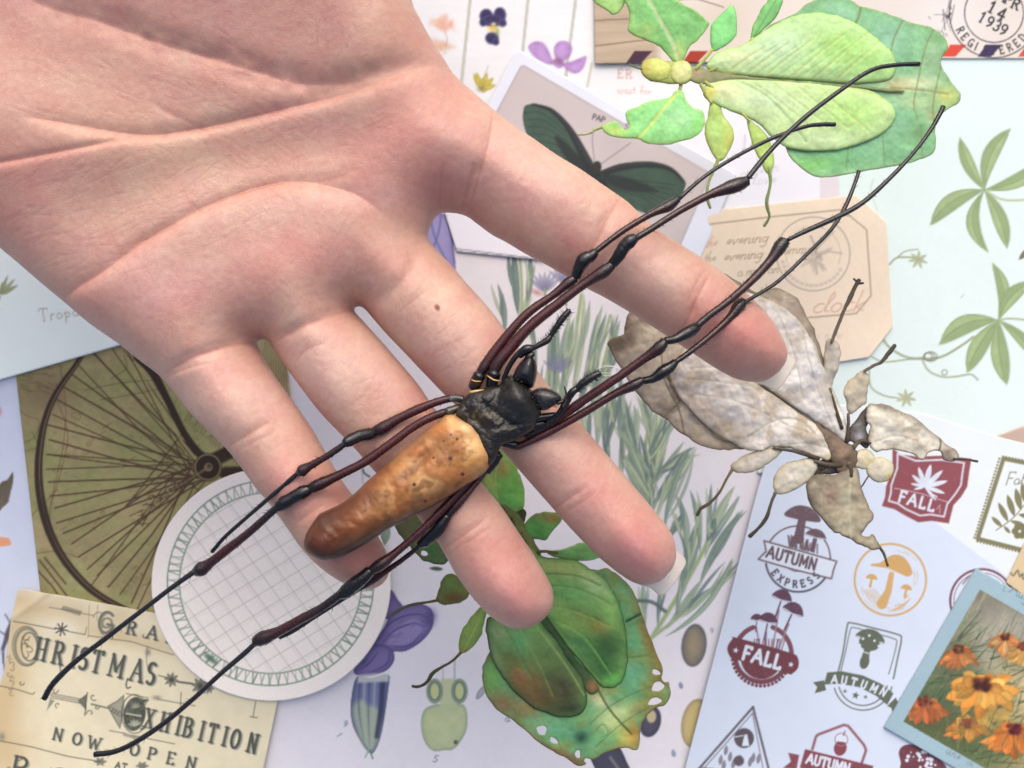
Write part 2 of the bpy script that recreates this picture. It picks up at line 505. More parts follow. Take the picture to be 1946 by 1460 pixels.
M_vellum = material('thin_translucent_paper', 0.5, 0.35, 0.15, 2.5, 0.012, bdist=0.03)
M_dry = material('dried_leaf_insect', 0.62, 0.3, 0.35, 10, 0.10, bdist=0.02)
M_twig = material('dried_insect_leg', 0.7, 0.25, 0.5, 18, 0.2)
# ------------------------------------------------------------------ papers and cards on the table, lowest first
def wav(a, s=300, k=0):
    return lambda X, Y, D: a * (fbm(X, Y, s, 50 + k, 2) - 0.5)
random.seed(21)

def paint_fence(cv):
    cv.base(C(236, 239, 244), 0.02, 80, 3)
    s = (fbm(cv.X * 0.12, cv.Y, 7, 60, 3) - 0.5)[..., None]
    cv.c *= 1 + s * 0.03 * (cv.X[..., None] < 1125)
    for xa, xb in ((895, 874), (1005, 984), (1096, 1070)):
        cv.stroke([(xa, -20), (xb, 180)], 4.5, C(176, 178, 160), .75, soft=3)
        cv.stroke([(xa + 3, -20), (xb + 3, 180)], 1.5, C(150, 152, 135), .5, soft=2)
    cv.stroke([(1125, 120), (1116, 165)], 4, C(190, 190, 168), .8, soft=3)
    # pressed flowers printed on the boards
    for k in range(46):
        a = random.uniform(-2.7, .5); r = random.uniform(3, 26)
        cv.blob(836 + cos(a) * r, 52 + sin(a) * r * .8, random.uniform(4, 8), random.uniform(2.5, 5), random.uniform(0, 180), C(228, random.randint(165, 195), 158), .4)
    for k in range(26):
        cv.blob(842 + random.gauss(0, 11), 86 + random.gauss(0, 8), 6, 4, random.uniform(0, 180), C(222, random.randint(165, 190), 150), .45)
    cv.stroke([(846, 60), (850, 75), (846, 95)], 2, C(180, 150, 120), .6)
    nv = C(52, 50, 92)
    for x, y, rx, ry in ((924, 31, 13, 14), (950, 29, 12, 15), (936, 40, 20, 12), (935, 73, 13, 12), (942, 80, 7, 7), (918, 43, 7, 8), (955, 44, 8, 8)):
        cv.disc(x, y, rx, nv, ry=ry, soft=4, edge=C(84, 78, 124), ew=3, var=.2)
    cv.blob(937, 54, 9, 7, 0, C(222, 190, 80), .95); cv.blob(945, 62, 4, 8, 0, C(120, 150, 90), .7); cv.blob(938, 46, 4, 3, 0, C(250, 240, 220), .8)
    pv = C(180, 140, 205)
    for pl in ([(1004,90),(1015,80),(1032,82),(1043,98),(1050,122),(1035,120),(1015,108)], [(1053,92),(1062,80),(1078,80),(1087,92),(1082,108),(1068,118),(1056,112)],
               [(1070,122),(1085,118),(1100,112),(1114,108),(1108,130),(1094,140),(1078,134)], [(1048,118),(1062,112),(1072,122),(1062,130)]):
        cv.fill(pl, pv, .85, soft=5, edge=C(150, 100, 180), ew=4, smooth=4, var=.12, vs=8)
    cv.blob(1062, 118, 9, 6, 20, C(130, 90, 110), .7)
    for b in ((900,140),(905,138),(914,150),(926,138),(938,148),(942,162),(925,172)):
        cv.leaf((915, 170), b, 11, C(214, 198, 96), soft=3, edge=C(180, 168, 80))
    cv.stroke([(917, 165), (922, 140), (928, 125)], 1.5, C(150, 140, 110), .6); cv.blob(914, 170, 7, 5, 0, C(130, 120, 90), .7)
    # pale print text
    text(cv, 'ER', 1174, 148, 16, 2, 2.6, C(212, 158, 150), serif=.14, track=.35, a=.75)
    text(cv, 'wait for', 1173, 178, 17, 3, 1.8, C(205, 170, 160), track=.08, a=.7)
    text(cv, 'it is', 1190, 206, 15, 3, 1.5, C(215, 190, 180), track=.08, a=.5)
sheet_fence = sheet('printed_paper', [(700,-80),(1480,-80),(1460,420),(840,420),(700,300)], 0.0, paint_fence, M_paper, q=2.4, height=wav(.05))
tag(sheet_fence, 'white plank-patterned paper printed with small pressed flowers beside the thumb side', 'printed paper')

def paint_botanic(cv):
    cv.base(C(233, 230, 237), 0.025, 120, 9)
    cv.c *= 1 + ((fbm(cv.X, cv.Y, 10, 12, 3) - .5)[..., None] * .02)
    gs = [C(146,168,150), C(162,182,162), C(178,194,168), C(132,154,146), C(190,204,172), C(118,140,138)]
    def blade(a, b, w, k=None, bend=0.0):
        c = gs[k if k is not None else random.randrange(6)]
        w = w * .68
        cv.leaf(a, b, w, c, bend=bend, edge=c * .86, vein=c * 1.2, pos=.5, al=.93, soft=2.5, ew=2, dark=c * .84)
        for _k in range(2):
            o = random.choice((-1, 1)) * random.uniform(7, 13); s_ = random.uniform(.15, .4)
            a2 = (a[0] + (b[0] - a[0]) * s_ , a[1] + (b[1] - a[1]) * s_); c2 = gs[random.randrange(6)]
            cv.leaf(a2, (b[0] + o, b[1] + random.uniform(0, 25)), w * .6, c2, bend=random.uniform(-.08, .08), edge=c2 * .86, vein=c2 * 1.15, al=.85, soft=2.5)
    def stem(pts, w=6):
        cv.stroke(crom(pts, 5, False), w, C(176,192,148), .95, soft=2.5); cv.stroke(crom(pts, 5, False), w * .3, C(140,160,120), .6, soft=2)
    # upper bunch between index and middle finger
    stem([(985,640),(992,560),(986,470)]); stem([(1068,760),(1090,660),(1105,560)], 7); stem([(1150,800),(1135,700),(1160,600)])
    for a, b, w in (((985,600),(977,470),22),((1000,590),(1008,480),18),((958,640),(946,540),16),((965,660),(1000,560),14),((1030,760),(1052,640),18),
                    ((1050,790),(1060,600),22),((1062,800),(1090,610),20),((1085,760),(1110,560),17),((1095,800),(1150,600),20),((1040,820),(1042,680),16),
                    ((1120,800),(1128,640),16),((1105,840),(1168,600),18),((1140,740),(1178,610),16),((1158,720),(1174,598),15),((1132,860),(1138,720),18),
                    ((1075,720),(1083,585),14),((1110,720),(1145,580),15),((1160,900),(1155,760),20),((1178,860),(1172,700),18),((1180,930),(1200,760),18),
                    ((1120,880),(1110,760),20),((1195,900),(1205,770),16),((1150,860),(1182,740),14),((1210,960),(1196,850),18),((1225,960),(1262,790),20),
                    ((1222,900),(1190,760),15),((1240,930),(1243,800),18),((1170,800),(1150,700),14),((1020,700),(1010,600),12)):
        blade(a, b, w, bend=random.uniform(-.06, .06))
    stem([(1205,1000),(1222,880),(1238,780)], 8); stem([(1228,960),(1245,840),(1250,700)], 7); stem([(1165,800),(1150,700),(1160,640)], 5)
    # middle bunch
    for a, b, w, k in (((1215,920),(1190,765),15,5),((1218,960),(1200,860),14,3),((1230,1000),(1215,830),16,3),((1235,930),(1300,840),16,1),((1240,910),(1320,850),16,3),
                       ((1248,880),(1280,770),14,2),((1232,980),(1300,860),14,5),((1250,970),(1312,850),18,0),((1243,900),(1255,790),14,4),((1262,1010),(1308,860),16,0),
                       ((1262,1040),(1298,975),15,5),((1224,1020),(1236,900),16,1),((1245,890),(1230,800),12,5)):
        blade(a, b, w, k, random.uniform(-.05, .05))
    for x in range(14):
        y0 = 760 + x * 14
        blade((1228 + random.uniform(-10, 20), y0 + 80), (1215 + random.uniform(-50, 80), y0 - 20), 13)
    # right bunch below the white leaf insect
    stem([(1240,1210),(1290,1130),(1330,1060),(1380,960)], 9); stem([(1235,1215),(1300,1165),(1360,1115),(1390,1070)], 7); stem([(1290,1130),(1318,1040),(1330,960)], 7)
    for a, b, w, k, bd in (((1300,1060),(1284,940),20,1,.1),((1330,1050),(1312,932),16,0,.05),((1345,1040),(1352,920),13,3,0),((1340,1060),(1396,925),26,2,-.05),
                           ((1330,1110),(1412,970),24,0,-.04),((1290,1130),(1320,1000),18,3,0),((1310,1100),(1300,1000),14,1,0),((1350,1130),(1392,1062),18,1,.08),
                           ((1268,1195),(1338,1098),20,2,0),((1265,1210),(1390,1065),16,1,.1),((1345,1030),(1360,985),22,5,0),((1285,1170),(1300,1080),14,0,0),
                           ((1225,1205),(1222,1100),16,1,0),((1250,1190),(1255,1110),12,3,0)):
        blade(a, b, w, k, bd)
    cv.stroke(crom([(1213,1142),(1240,1145),(1264,1162)], 5, False), 7, C(96,114,112), .9, soft=3)
    # small violet heads
    for x, y in ((1035, 535), (1072, 520), (1020, 770), (1060, 690)):
        for k in range(7):
            a = -pi / 2 + (k - 3) * .28
            cv.leaf((x, y + 20), (x + cos(a) * 38, y + 20 + sin(a) * 38), 8, C(150, 150, 182), soft=2.5, edge=C(110, 112, 150), al=.6)
        cv.stroke([(x, y + 15), (x + 4, y + 60)], 5, C(150,172,140), .9)
    cv.blob(1020, 556, 12, 5, 20, C(196, 120, 120), .7)
    # iris at the left (upper petals, tube, calyx)
    v = C(128, 116, 168); vd = C(84, 76, 128); vl = C(156, 146, 192)
    cv.fill([(700,1130),(740,1120),(756,1140),(770,1160),(760,1180),(720,1170)], v, smooth=4, edge=vd, ew=5)
    cv.fill([(700,1240),(726,1200),(745,1165),(775,1150),(800,1148),(820,1158),(824,1180),(818,1200),(798,1222),(770,1238),(745,1240),(720,1260)], v, smooth=4, edge=vd, ew=5, var=.06)
    cv.fill([(735,1225),(760,1190),(790,1175),(802,1190),(796,1212),(770,1225)], vl, smooth=4, a=.7, soft=5)
    for l in ([(705,1235),(730,1195),(765,1172),(800,1168),(815,1180)], [(720,1230),(748,1200),(785,1185),(805,1192)], [(740,1228),(775,1228),(800,1205)], [(690,1230),(720,1190)]):
        cv.stroke(crom(l, 5, False), [1, 3.5, 1.5], vd, .85, soft=2)
    cv.blob(818, 1175, 10, 16, 10, vd, .8)
    for k in range(26):
        u = random.random(); x = 712 + u * 100; y = 1240 - u * 62 + random.gauss(0, 9); l = random.uniform(12, 30)
        cv.stroke(crom([(x, y), (x + l * .6, y - l * .45), (x + l, y - l * .4)], 4, False), [.6, 1.8, .6], random.choice([vd, vl, C(104, 94, 148)]), .5, soft=2)
    cv.fill([(672,1275),(690,1240),(715,1225),(740,1230),(750,1250),(738,1272),(710,1284),(684,1285)], v, smooth=4, edge=vd, ew=5)
    for l in ([(680,1275),(700,1262),(718,1240)], [(700,1280),(735,1262),(740,1238)], [(686,1266),(698,1252)]):
        cv.stroke(crom(l, 5, False), [1, 3.5, 1.5], vd, .85, soft=2)
    cv.fill([(678,1286),(705,1290),(738,1282),(738,1310),(726,1390),(712,1428),(700,1430),(680,1400),(668,1370),(667,1330)], C(120, 128, 165), smooth=3, edge=C(78, 84, 120), ew=5)
    cv.fill([(670,1350),(684,1330),(700,1340),(720,1350),(722,1395),(710,1425),(700,1427),(682,1400)], C(178, 194, 160), smooth=3, a=.8, soft=10)
    for k, x in enumerate((684, 693, 702, 712, 722)):
        cv.stroke(crom([(x, 1298), (x - 2, 1350), (702 + (x - 702) * .5, 1418)], 5, False), [4, 3, 1], (C(74, 78, 122), C(190, 198, 190))[k % 2], .6, soft=3)
    cv.stroke([(728,1296),(724,1350),(716,1400)], 9, C(54, 58, 84), .75, soft=4)
    cv.fill([(680,1283),(740,1278),(738,1296),(680,1298)], C(224, 224, 220), a=.75, soft=5)
    cv.stroke([(700,1426),(694,1440)], 3, C(150,180,150), .9); cv.stroke([(704,1426),(708,1442)], 3, C(90,130,110), .9)
    # pale green calyx marked 5
    g = C(193, 203, 158); gd = C(140, 156, 134)
    cv.stroke([(842,1300),(841,1262)], 1.6, C(150,160,150), .8); cv.stroke([(864,1298),(864,1250)], 2.6, C(150,165,160), .8)
    cv.fill([(800,1375),(806,1350),(825,1340),(850,1338),(880,1340),(888,1360),(887,1385),(878,1405),(862,1424),(845,1426),(823,1427),(806,1408)], g, smooth=4, edge=gd, ew=3, var=.05)
    cv.fill([(838,1290),(865,1290),(868,1345),(836,1345)], g, a=.9, soft=3)
    for x in (826, 873):
        cv.disc(x, 1314, 16, gd, ry=24, soft=3); cv.disc(x, 1314, 11, g, ry=19, soft=3); cv.ring(x, 1314, 10, 3.5, C(104, 122, 116), .9, ry=17); cv.disc(x, 1316, 6, C(200, 206, 150), ry=12, soft=3)
    cv.disc(866, 1411, 4, C(80, 100, 80), soft=2)
    text(cv, '5', 822, 1448, 13, 10, 1.8, C(120, 120, 140), slant=.2); text(cv, '9', 652, 1380, 11, 20, 1.6, C(110, 130, 140))
    text(cv, '1', 640, 1398, 10, 60, 1.5, C(120, 130, 140)); text(cv, 'a', 960, 1372, 16, 0, 1.5, C(110, 115, 135))
    cv.leaf((905, 1330), (925, 1300), 12, C(176, 184, 186), edge=C(130, 140, 150))
    # seeds
    cv.disc(1319, 1227, 24, C(150, 140, 118), ry=41, ang=6, edge=C(92, 92, 104), ew=7, soft=3, var=.06); cv.blob(1316, 1222, 9, 24, 6, C(176, 158, 122), .5)
    cv.disc(1322, 1375, 27, C(206, 190, 132), ry=47, ang=10, edge=C(150, 136, 104), ew=5, soft=3)
    cv.disc(1236, 1372, 20, C(86, 86, 102), ry=30, ang=14, edge=C(60, 60, 78), ew=5, soft=3); cv.disc(1238, 1362, 9, C(196, 184, 144), ry=12, soft=3)
    cv.fill([(1120,1425),(1170,1415),(1192,1450),(1210,1500),(1150,1490)], C(78, 78, 96), smooth=3, edge=C(58, 58, 76)); cv.stroke([(1160,1440),(1185,1475)], 5, C(150, 146, 140), .7, soft=4)
    cv.leaf((1296, 1310), (1292, 1296), 8, C(140, 146, 170)); cv.leaf((1282, 1440), (1278, 1424), 9, C(140, 160, 176)); text(cv, '9', 1350, 1204, 10, 0, 1.4, C(140, 140, 160))
    # iris petals at the top under the index finger, lilac blade tips
    cv.fill([(800,470),(806,430),(820,408),(850,408),(866,430),(862,470),(866,520),(850,560),(820,500)], C(164, 158, 208), smooth=4, edge=C(126, 120, 178), ew=6)
    for l in ([(818,412),(826,450),(850,500)], [(838,408),(834,440),(824,470)], [(852,410),(858,450),(864,500)]):
        cv.stroke(crom(l, 5, False), 4, C(104, 104, 160), .7, soft=3)
    # small twigs left of the spider
    cv.stroke(crom([(690,862),(688,900),(694,940)], 4, False), 3, C(176, 184, 176), .7); cv.stroke(crom([(716,668),(728,700),(722,740)], 4, False), 3, C(190, 196, 190), .6)
    cv.stroke(crom([(690,893),(693,900),(702,906)], 4, False), 4, C(90, 100, 88), .9)
    cv.leaf((738, 1000), (726, 1040), 18, C(140, 160, 148)); cv.leaf((842, 1082), (815, 1080), 8, C(80, 98, 84))
sheet_bot = sheet('botanical_print', [(480,330),(1505,330),(1505,1540),(480,1540)], 0.03, paint_botanic, M_paper, q=1.9, height=wav(.08, 400, 1))
tag(sheet_bot, 'large lilac-white botanical print with green rosemary sprigs, violet flower and seeds under the fingers', 'botanical print')

def paint_blue(cv):
    cv.base(C(212, 221, 240), 0.03, 60, 4)
    cv.fill([(-10,960),(0,920),(14,912),(24,898),(25,915),(16,945),(-4,975)], C(112, 104, 90), smooth=3, edge=C(90, 84, 70), var=.15)
    for k in range(8): cv.leaf((2 + k * 2, 965 - k * 6), (18 + k, 950 - k * 6), 5, C(108, 100, 86))
    cv.fill([(-20,1022),(14,1022),(20,1030),(18,1037),(-20,1039)], C(232, 164, 124), soft=3, smooth=2)
    cv.blob(-4, 782, 6, 8, 0, C(190, 100, 110), .9)
    cv.stroke(crom([(30,1165),(20,1190),(12,1215),(4,1235)], 4, False), [4, 12, 5], C(84, 84, 92), .9, soft=3)
    for a, b in (((20,1185),(10,1168)),((14,1210),(0,1200)),((8,1225),(6,1260)),((24,1180),(34,1172)),((4,1240),(12,1290))): cv.stroke([a, b], 3, C(84, 84, 92), .8)
sheet_blue = sheet('printed_paper', [(-90,640),(60,640),(112,1200),(60,1500),(-90,1500)], 0.03, paint_blue, M_paper, q=2.4)
tag(sheet_blue, 'pale blue paper with a brown leaf tip and orange dash at the left edge', 'printed paper')

def paint_bike(cv):
    cv.base(C(158, 152, 106), 0.12, 90, 14)
    n = fbm(cv.X, cv.Y, 60, 77, 4); cv.c += (n[..., None] - .5) * np.array([-.14, -.02, -.10])
    n = fbm(cv.X, cv.Y, 9, 78, 3); cv.c *= 1 + (n[..., None] - .5) * .16
    cv.blob(300, 960, 150, 90, 20, C(172, 158, 112), .5); cv.blob(90, 740, 60, 50, 0, C(128, 108, 84), .7); cv.blob(460, 660, 60, 50, 0, C(160, 152, 108), .5)
    br = C(84, 62, 48); dk = C(58, 46, 40); lt = C(176, 158, 112)
    random.seed(5)
    # faded map writing and contour lines
    for k in range(120):
        x, y = random.uniform(90, 380), random.uniform(760, 1130); a = random.choice([-.8, -.75, -.85, .8]); l = random.uniform(3, 9)
        cv.stroke([(x, y), (x + cos(a) * l * 2, y + sin(a) * l)], 1.5, C(120, 84, 62), .55)
    for x, y, s in ((105, 900, 'no'), (150, 800, 'd'.upper()), (170, 850, 'au'), (180, 1010, 'anna'), (255, 1110, 'the'), (240, 1130, 'no'), (260, 1085, 'o'), (300, 960, 'mont')):
        text(cv, s.replace('d', 'a'), x, y, 17, random.choice([-50, -60, -40]), 1.4, C(112, 76, 58), a=.55)
    for l in ([(115,700),(125,780),(118,860),(100,940),(92,1000)], [(100,740),(128,820),(120,880),(96,960)], [(60,820),(70,850),(30,860)], [(30,770),(50,790),(74,800),(66,830),(44,842)], [(70,1052),(110,1048),(150,1060)],
              [(160,742),(230,728),(300,722)], [(190,760),(240,752),(300,740)], [(60,980),(90,950),(110,930)], [(210,720),(240,700),(236,676)]):
        cv.stroke(crom(l, 5, False), 2, C(112, 82, 60), .6)
    for k in range(26):
        x = random.uniform(35, 110); y = random.uniform(680, 750)
        cv.stroke([(x, y), (x + random.uniform(8, 26), y + random.uniform(-4, 12))], 2, C(104, 80, 62), .5)
    for k in range(22):
        x = 350 + k * 5; y = 800 + k * 4
        cv.stroke([(x, y), (x + random.uniform(5, 30), y - random.uniform(10, 70))], 2, C(104, 80, 62), .5)
    # front wheel: rim arc and spokes
    cx, cy = 395, 890
    rim = [(158,672),(140,700),(118,730),(98,765),(84,805),(76,850),(73,890),(75,930),(82,970),(94,1010),(112,1048),(138,1085),(170,1118),(205,1142),(245,1163)]
    cv.stroke(crom(rim, 5, False), [9, 12, 15, 17, 15, 13], dk, .97, soft=2.5); cv.stroke(crom([(x + 2, y) for x, y in rim], 5, False), [2, 2.5, 2.5, 0.5, 2, 2], C(136, 118, 92), .75)
    ends = [(178,672),(150,695),(137,712),(120,735),(104,757),(100,788),(92,808),(94,836),(88,864),(88,892),(92,916),(96,943),(104,966),(108,994),(120,1014),(136,1034),(150,1058),(166,1082),(185,1094),(206,1116),(228,1130),(250,1146),(214,664),(240,662)]
    for k, (x, y) in enumerate(ends):
        ex, ey = cx + (-30 if k % 2 else 0), cy + (18 if k % 3 else -8)
        mx, my = (x + ex) / 2 + random.uniform(-4, 4), (y + ey) / 2 + random.uniform(-5, 5)
        cv.stroke([(x, y), (mx, my), (ex, ey)], random.choice([2.4, 3, 3.2]), br, .88)
    for a, b in (((92,864),(330,880)),((120,735),(360,870)),((180,672),(350,860)),((235,664),(380,870)),((250,950),(350,820)),((170,1118),(330,900)),((260,1160),(370,920)),((240,960),(330,880)),((270,1000),(290,960))):
        cv.stroke([a, b], 2.6, br, .8)
    for k in range(40):
        t = random.random(); x = 260 + t * 130; y = 985 - t * 100 + random.gauss(0, 12)
        cv.stroke([(x, y), (x + random.gauss(0, 14), y + random.gauss(0, 9))], 2.2, br, .7)
    for k in range(9): cv.disc(325 + k * 8, 932 - k * 4.6, 4.2, dk, soft=2)
    # fork and hub
    cv.stroke(crom([(262,678),(290,708),(318,760),(348,820),(374,858),(392,868)], 5, False), [18, 17, 14, 13, 16, 10], dk, .97, soft=2.5)
    cv.stroke(crom([(256,688),(300,765),(350,845),(378,880)], 5, False), 3.5, lt, .8)
    cv.stroke([(395,880),(455,850),(480,900),(430,900)], 26, dk, .95, soft=5)
    cv.disc(395, 888, 27, dk, soft=3); cv.ring(395, 888, 24, 3, C(150, 132, 98), .9); cv.disc(396, 888, 8, C(140, 122, 92), soft=3); cv.disc(397, 887, 4, dk, soft=2)
    cv.stroke([(396,888),(350,918),(320,935)], 5, C(140, 122, 92), .7, soft=3)
    for l in ([(75,1065),(110,1110),(140,1150)], [(72,1085),(100,1115),(122,1150)], [(85,1060),(125,1110)]):
        cv.stroke(l, 3.4, br, .85)
    # small part seen between ring and little finger
    for k in range(10): cv.stroke([(505 + k * 4, 640 + k * 3), (500 + k * 5, 690 + k * 6)], 2, br, .5)
    cv.blob(515, 665, 30, 30, 0, C(196, 186, 140), .4)
sheet_bike = sheet('picture_card', [(22,640),(520,560),(546,700),(590,1130),(84,1190)], 0.09, paint_bike, M_paper, q=1.8, thick=.03)
tag(sheet_bike, 'olive card with an old bicycle wheel drawing, lying under the round label', 'picture card')

def paint_mintl(cv):
    cv.base(C(242, 255, 253), 0.018, 120, 6)
    for b, w in (((-12,545),8),((5,535),7),((14,524),7),((28,530),7),((34,542),8),((24,548),7)): cv.leaf((2, 560), b, w, C(168, 176, 132), soft=2, edge=C(140, 150, 110), al=.85)
    cv.stroke(crom([(2,560),(-2,570),(-20,575)], 4, False), 2, C(168, 176, 132), .8)
    text(cv, 'Tropa', 76, 612, 24, -9, 1.9, C(168, 160, 146), serif=.1, track=.16, a=.85)
    text(cv, 'eola', 148, 600, 24, -9, 1.7, C(178, 170, 156), track=.1, a=.85)
sheet_mintl = sheet('mint_sheet', [(-120,380),(420,380),(430,596),(228,656),(0,722),(-120,757)], 0.15, paint_mintl, M_paper, q=2.6, thick=.03, height=wav(.04, 300, 3))
tag(sheet_mintl, 'pale mint paper marked Tropae with a tiny sprig, left edge under the hand', 'printed paper')

# mint sheet with leaves on the right
def palm(cv, x, y, blades, c=None):
    for (bx, by, w, bd) in blades:
        g = C(166, 186, 138) if c is None else c
        cv.leaf((x, y), (bx, by), w, g, bend=bd, edge=C(132, 156, 112), vein=C(120, 140, 96), pos=.55, soft=2.2, ew=2.5, dark=C(134, 158, 114))
def sprig(cv, x, y, r, ang=0):
    for k in range(7):
        a = radians(ang + k * 51); cv.leaf((x, y), (x + cos(a) * r, y + sin(a) * r * .9), r * .32, C(164, 170, 134), soft=2, al=.8)
def paint_mintr(cv):
    cv.base(C(222, 239, 238), 0.018, 160, 7)
    cv.c *= 1 + ((fbm(cv.X, cv.Y, 12, 12, 2) - .5)[..., None] * .012)
    palm(cv, 1871, 361, [(1824,262,24,-.06),(1920,245,30,-.12),(1990,300,28,.1),(1768,428,32,.12),(1878,480,26,.22),(1914,472,28,-.06)])
    cv.stroke(crom([(1876,364),(1900,378),(1930,381),(1990,376)], 4, False), 4, C(176, 188, 150), .9)
    palm(cv, 1898,609, [(1886,500,24,.14),(1962,535,28,-.12),(1785,655,36,.14),(1838,708,34,.06),(1913,731,34,.05),(1985,700,24,-.06)])
    cv.stroke(crom([(1900,608),(1925,606),(1990,612)], 4, False), 4, C(164, 178, 138), .9)
    vine = C(150, 160, 128)
    for l, w in (([(1675,640),(1690,660),(1720,678),(1752,682),(1790,678),(1830,655),(1850,640)], 4.5), ([(1656,678),(1680,688),(1720,684),(1755,680)], 3), ([(1752,682),(1765,705),(1790,716),(1815,716),(1845,712),(1858,722)], 3.2),
                 ([(1652,700),(1655,735),(1680,752),(1708,757)], 3), ([(1690,503),(1705,490),(1735,490),(1752,494)], 3.4), ([(1705,490),(1720,478),(1745,474)], 2.4)):
        cv.stroke(crom(l, 6, False), w, vine, .9, soft=2)
    for k in range(3): cv.ring(1766 + k * 3 - 3, 678, 8 + k * 2, 2.2, C(120, 124, 104), .8, ry=7 + k)
    cv.ring(1795, 708, 5, 2, C(120, 124, 104), .8); cv.stroke(crom([(1660,340),(1655,360),(1662,385),(1668,400)], 4, False), 2, C(200, 208, 190), .9)
    sprig(cv, 1745, 494, 20, 20); sprig(cv, 1722, 757, 20, 10)
    cv.leaf((1960, 470), (1936, 494), 12, C(120, 116, 100)); cv.stroke([(1826,566),(1832,560)], 2, C(180, 184, 180), .8)
    cv.fill([(1556,300),(1592,300),(1598,420),(1556,420)], C(228, 216, 226), a=.8, soft=4)
sheet_mintr = sheet('mint_sheet', [(1556,60),(2050,60),(2050,900),(1440,900),(1440,560),(1556,560)], 0.09, paint_mintr, M_paper, q=2.2, thick=.03)
tag(sheet_mintr, 'pale mint sheet printed with two green palmate leaves and curling vine, right side', 'printed paper')

def paint_white(cv):
    cv.base(C(240, 241, 252), 0.012, 200, 9)
    cv.stroke([(867,473),(988,488),(1100,500)], 2.5, C(130, 132, 140), .8, soft=2)
    text(cv, 'Love', 1412, 285, 26, -14, 2, C(176, 174, 190), a=.75, slant=.3, track=.02)
    text(cv, 'is a dream', 1385, 345, 22, -12, 1.6, C(186, 184, 200), a=.7, slant=.3, track=.02)
    text(cv, 'love', 1430, 352, 22, -4, 1.6, C(170, 168, 188), a=.6, slant=.3)
sheet_white = sheet('plain_sheet', [(845,404),(1000,340),(1200,180),(1560,190),(1558,392),(1300,505),(1000,492),(868,478)], 0.13, paint_white, M_paper, q=2.6, thick=.03)
tag(sheet_white, 'white note sheet with faint cursive writing, under the green leaf insect and butterfly card', 'note paper')

def paint_bfly(cv):
    cv.base(C(230, 236, 252), 0.01, 100, 9)
    cv.fill([(989,126),(996,124),(1192,238),(1352,330),(1270,520),(880,330)], C(205, 196, 198), soft=3, edge=C(160, 152, 158), ew=1.6, var=.03, vs=60)
    cv.blob(1300, 330, 90, 50, 20, C(196, 184, 182), .4)
    dk = C(50, 54, 58); gr = C(74, 96, 86)
    cv.fill([(996,204),(1007,198),(1022,198),(1045,208),(1068,228),(1088,255),(1104,285),(1116,305),(1128,325),(1122,340),(1100,330),(1060,325),(1020,290),(1003,260),(994,230)], gr, smooth=4, soft=2.5, edge=C(60, 84, 72), ew=3, var=.08)
    cv.stroke(crom([(1012,198),(1045,208),(1070,230),(1090,258),(1110,296),(1126,325)], 4, False), [3, 8, 10, 14, 18, 18], dk, .92, soft=3)
    for k in range(8):
        t = k / 7
        cv.stroke(crom([(997 + 4 * k, 215 + 13 * k), (1030 + 3 * k, 215 + 14 * k), (1075 + 2 * k, 250 + 9 * k)], 4, False), 2, C(56, 74, 64), .75)
    cv.fill([(1054,262),(1068,264),(1100,295),(1125,320),(1130,345),(1104,345),(1080,310)], dk, smooth=3, a=.85, soft=6)
    cv.fill([(1140,330),(1165,322),(1195,315),(1235,313),(1275,322),(1300,345),(1303,352),(1290,378),(1262,395),(1240,408),(1215,402),(1185,390),(1155,372),(1140,350)], gr * .95, smooth=4, soft=2.5, edge=C(56, 78, 68), ew=3, var=.1)
    cv.stroke(crom([(1140,332),(1180,318),(1235,313),(1275,322),(1300,345)], 4, False), [12, 14, 12, 8, 4], dk, .92, soft=3)
    for k in range(7):
        cv.stroke(crom([(1155, 340 + k * 3), (1200 + 4 * k, 342 + k * 6), (1285 - k * 7, 352 + k * 9)], 4, False), 2.2, C(50, 66, 60), .7)
    cv.fill([(1140,334),(1180,334),(1230,352),(1250,366),(1180,360)], dk, smooth=3, a=.8, soft=6)
    cv.fill([(1120,325),(1140,322),(1160,360),(1200,400),(1212,420),(1180,440),(1120,370),(1105,345)], C(52, 60, 60), smooth=3, soft=3, var=.25, vs=10)
    cv.disc(1134, 318, 9, C(58, 58, 58), ry=12, ang=10, soft=3)
    for k in range(14): cv.blob(1170 + random.gauss(0, 20), 385 + random.gauss(0, 12), 5, 3, 40, random.choice([C(90, 120, 110), C(120, 100, 80), C(70, 84, 84)]), .6)
    cv.stroke(crom([(1130,308),(1126,270),(1127,245)], 4, False), 2, C(140, 134, 142), .85); cv.stroke(crom([(1142,312),(1170,292),(1198,272)], 4, False), 2, C(140, 134, 142), .85)
    text(cv, 'PAP', 1125, 226, 10, 17, 2.2, C(96, 94, 100), track=.18); text(cv, 'S', 1186, 246, 12, 17, 2.2, C(130, 126, 130))
sheet_bfly = sheet('butterfly_card', [(978,100),(983,96),(990,97),(1200,218),(1400,332),(1310,540),(860,330),(925,205)], 0.22, paint_bfly, M_paper, q=2.0, thick=.05, height=wav(.10, 200, 14))
tag(sheet_bfly, 'white-bordered card with a dark green butterfly, marked PAP, beside the index finger', 'picture card')

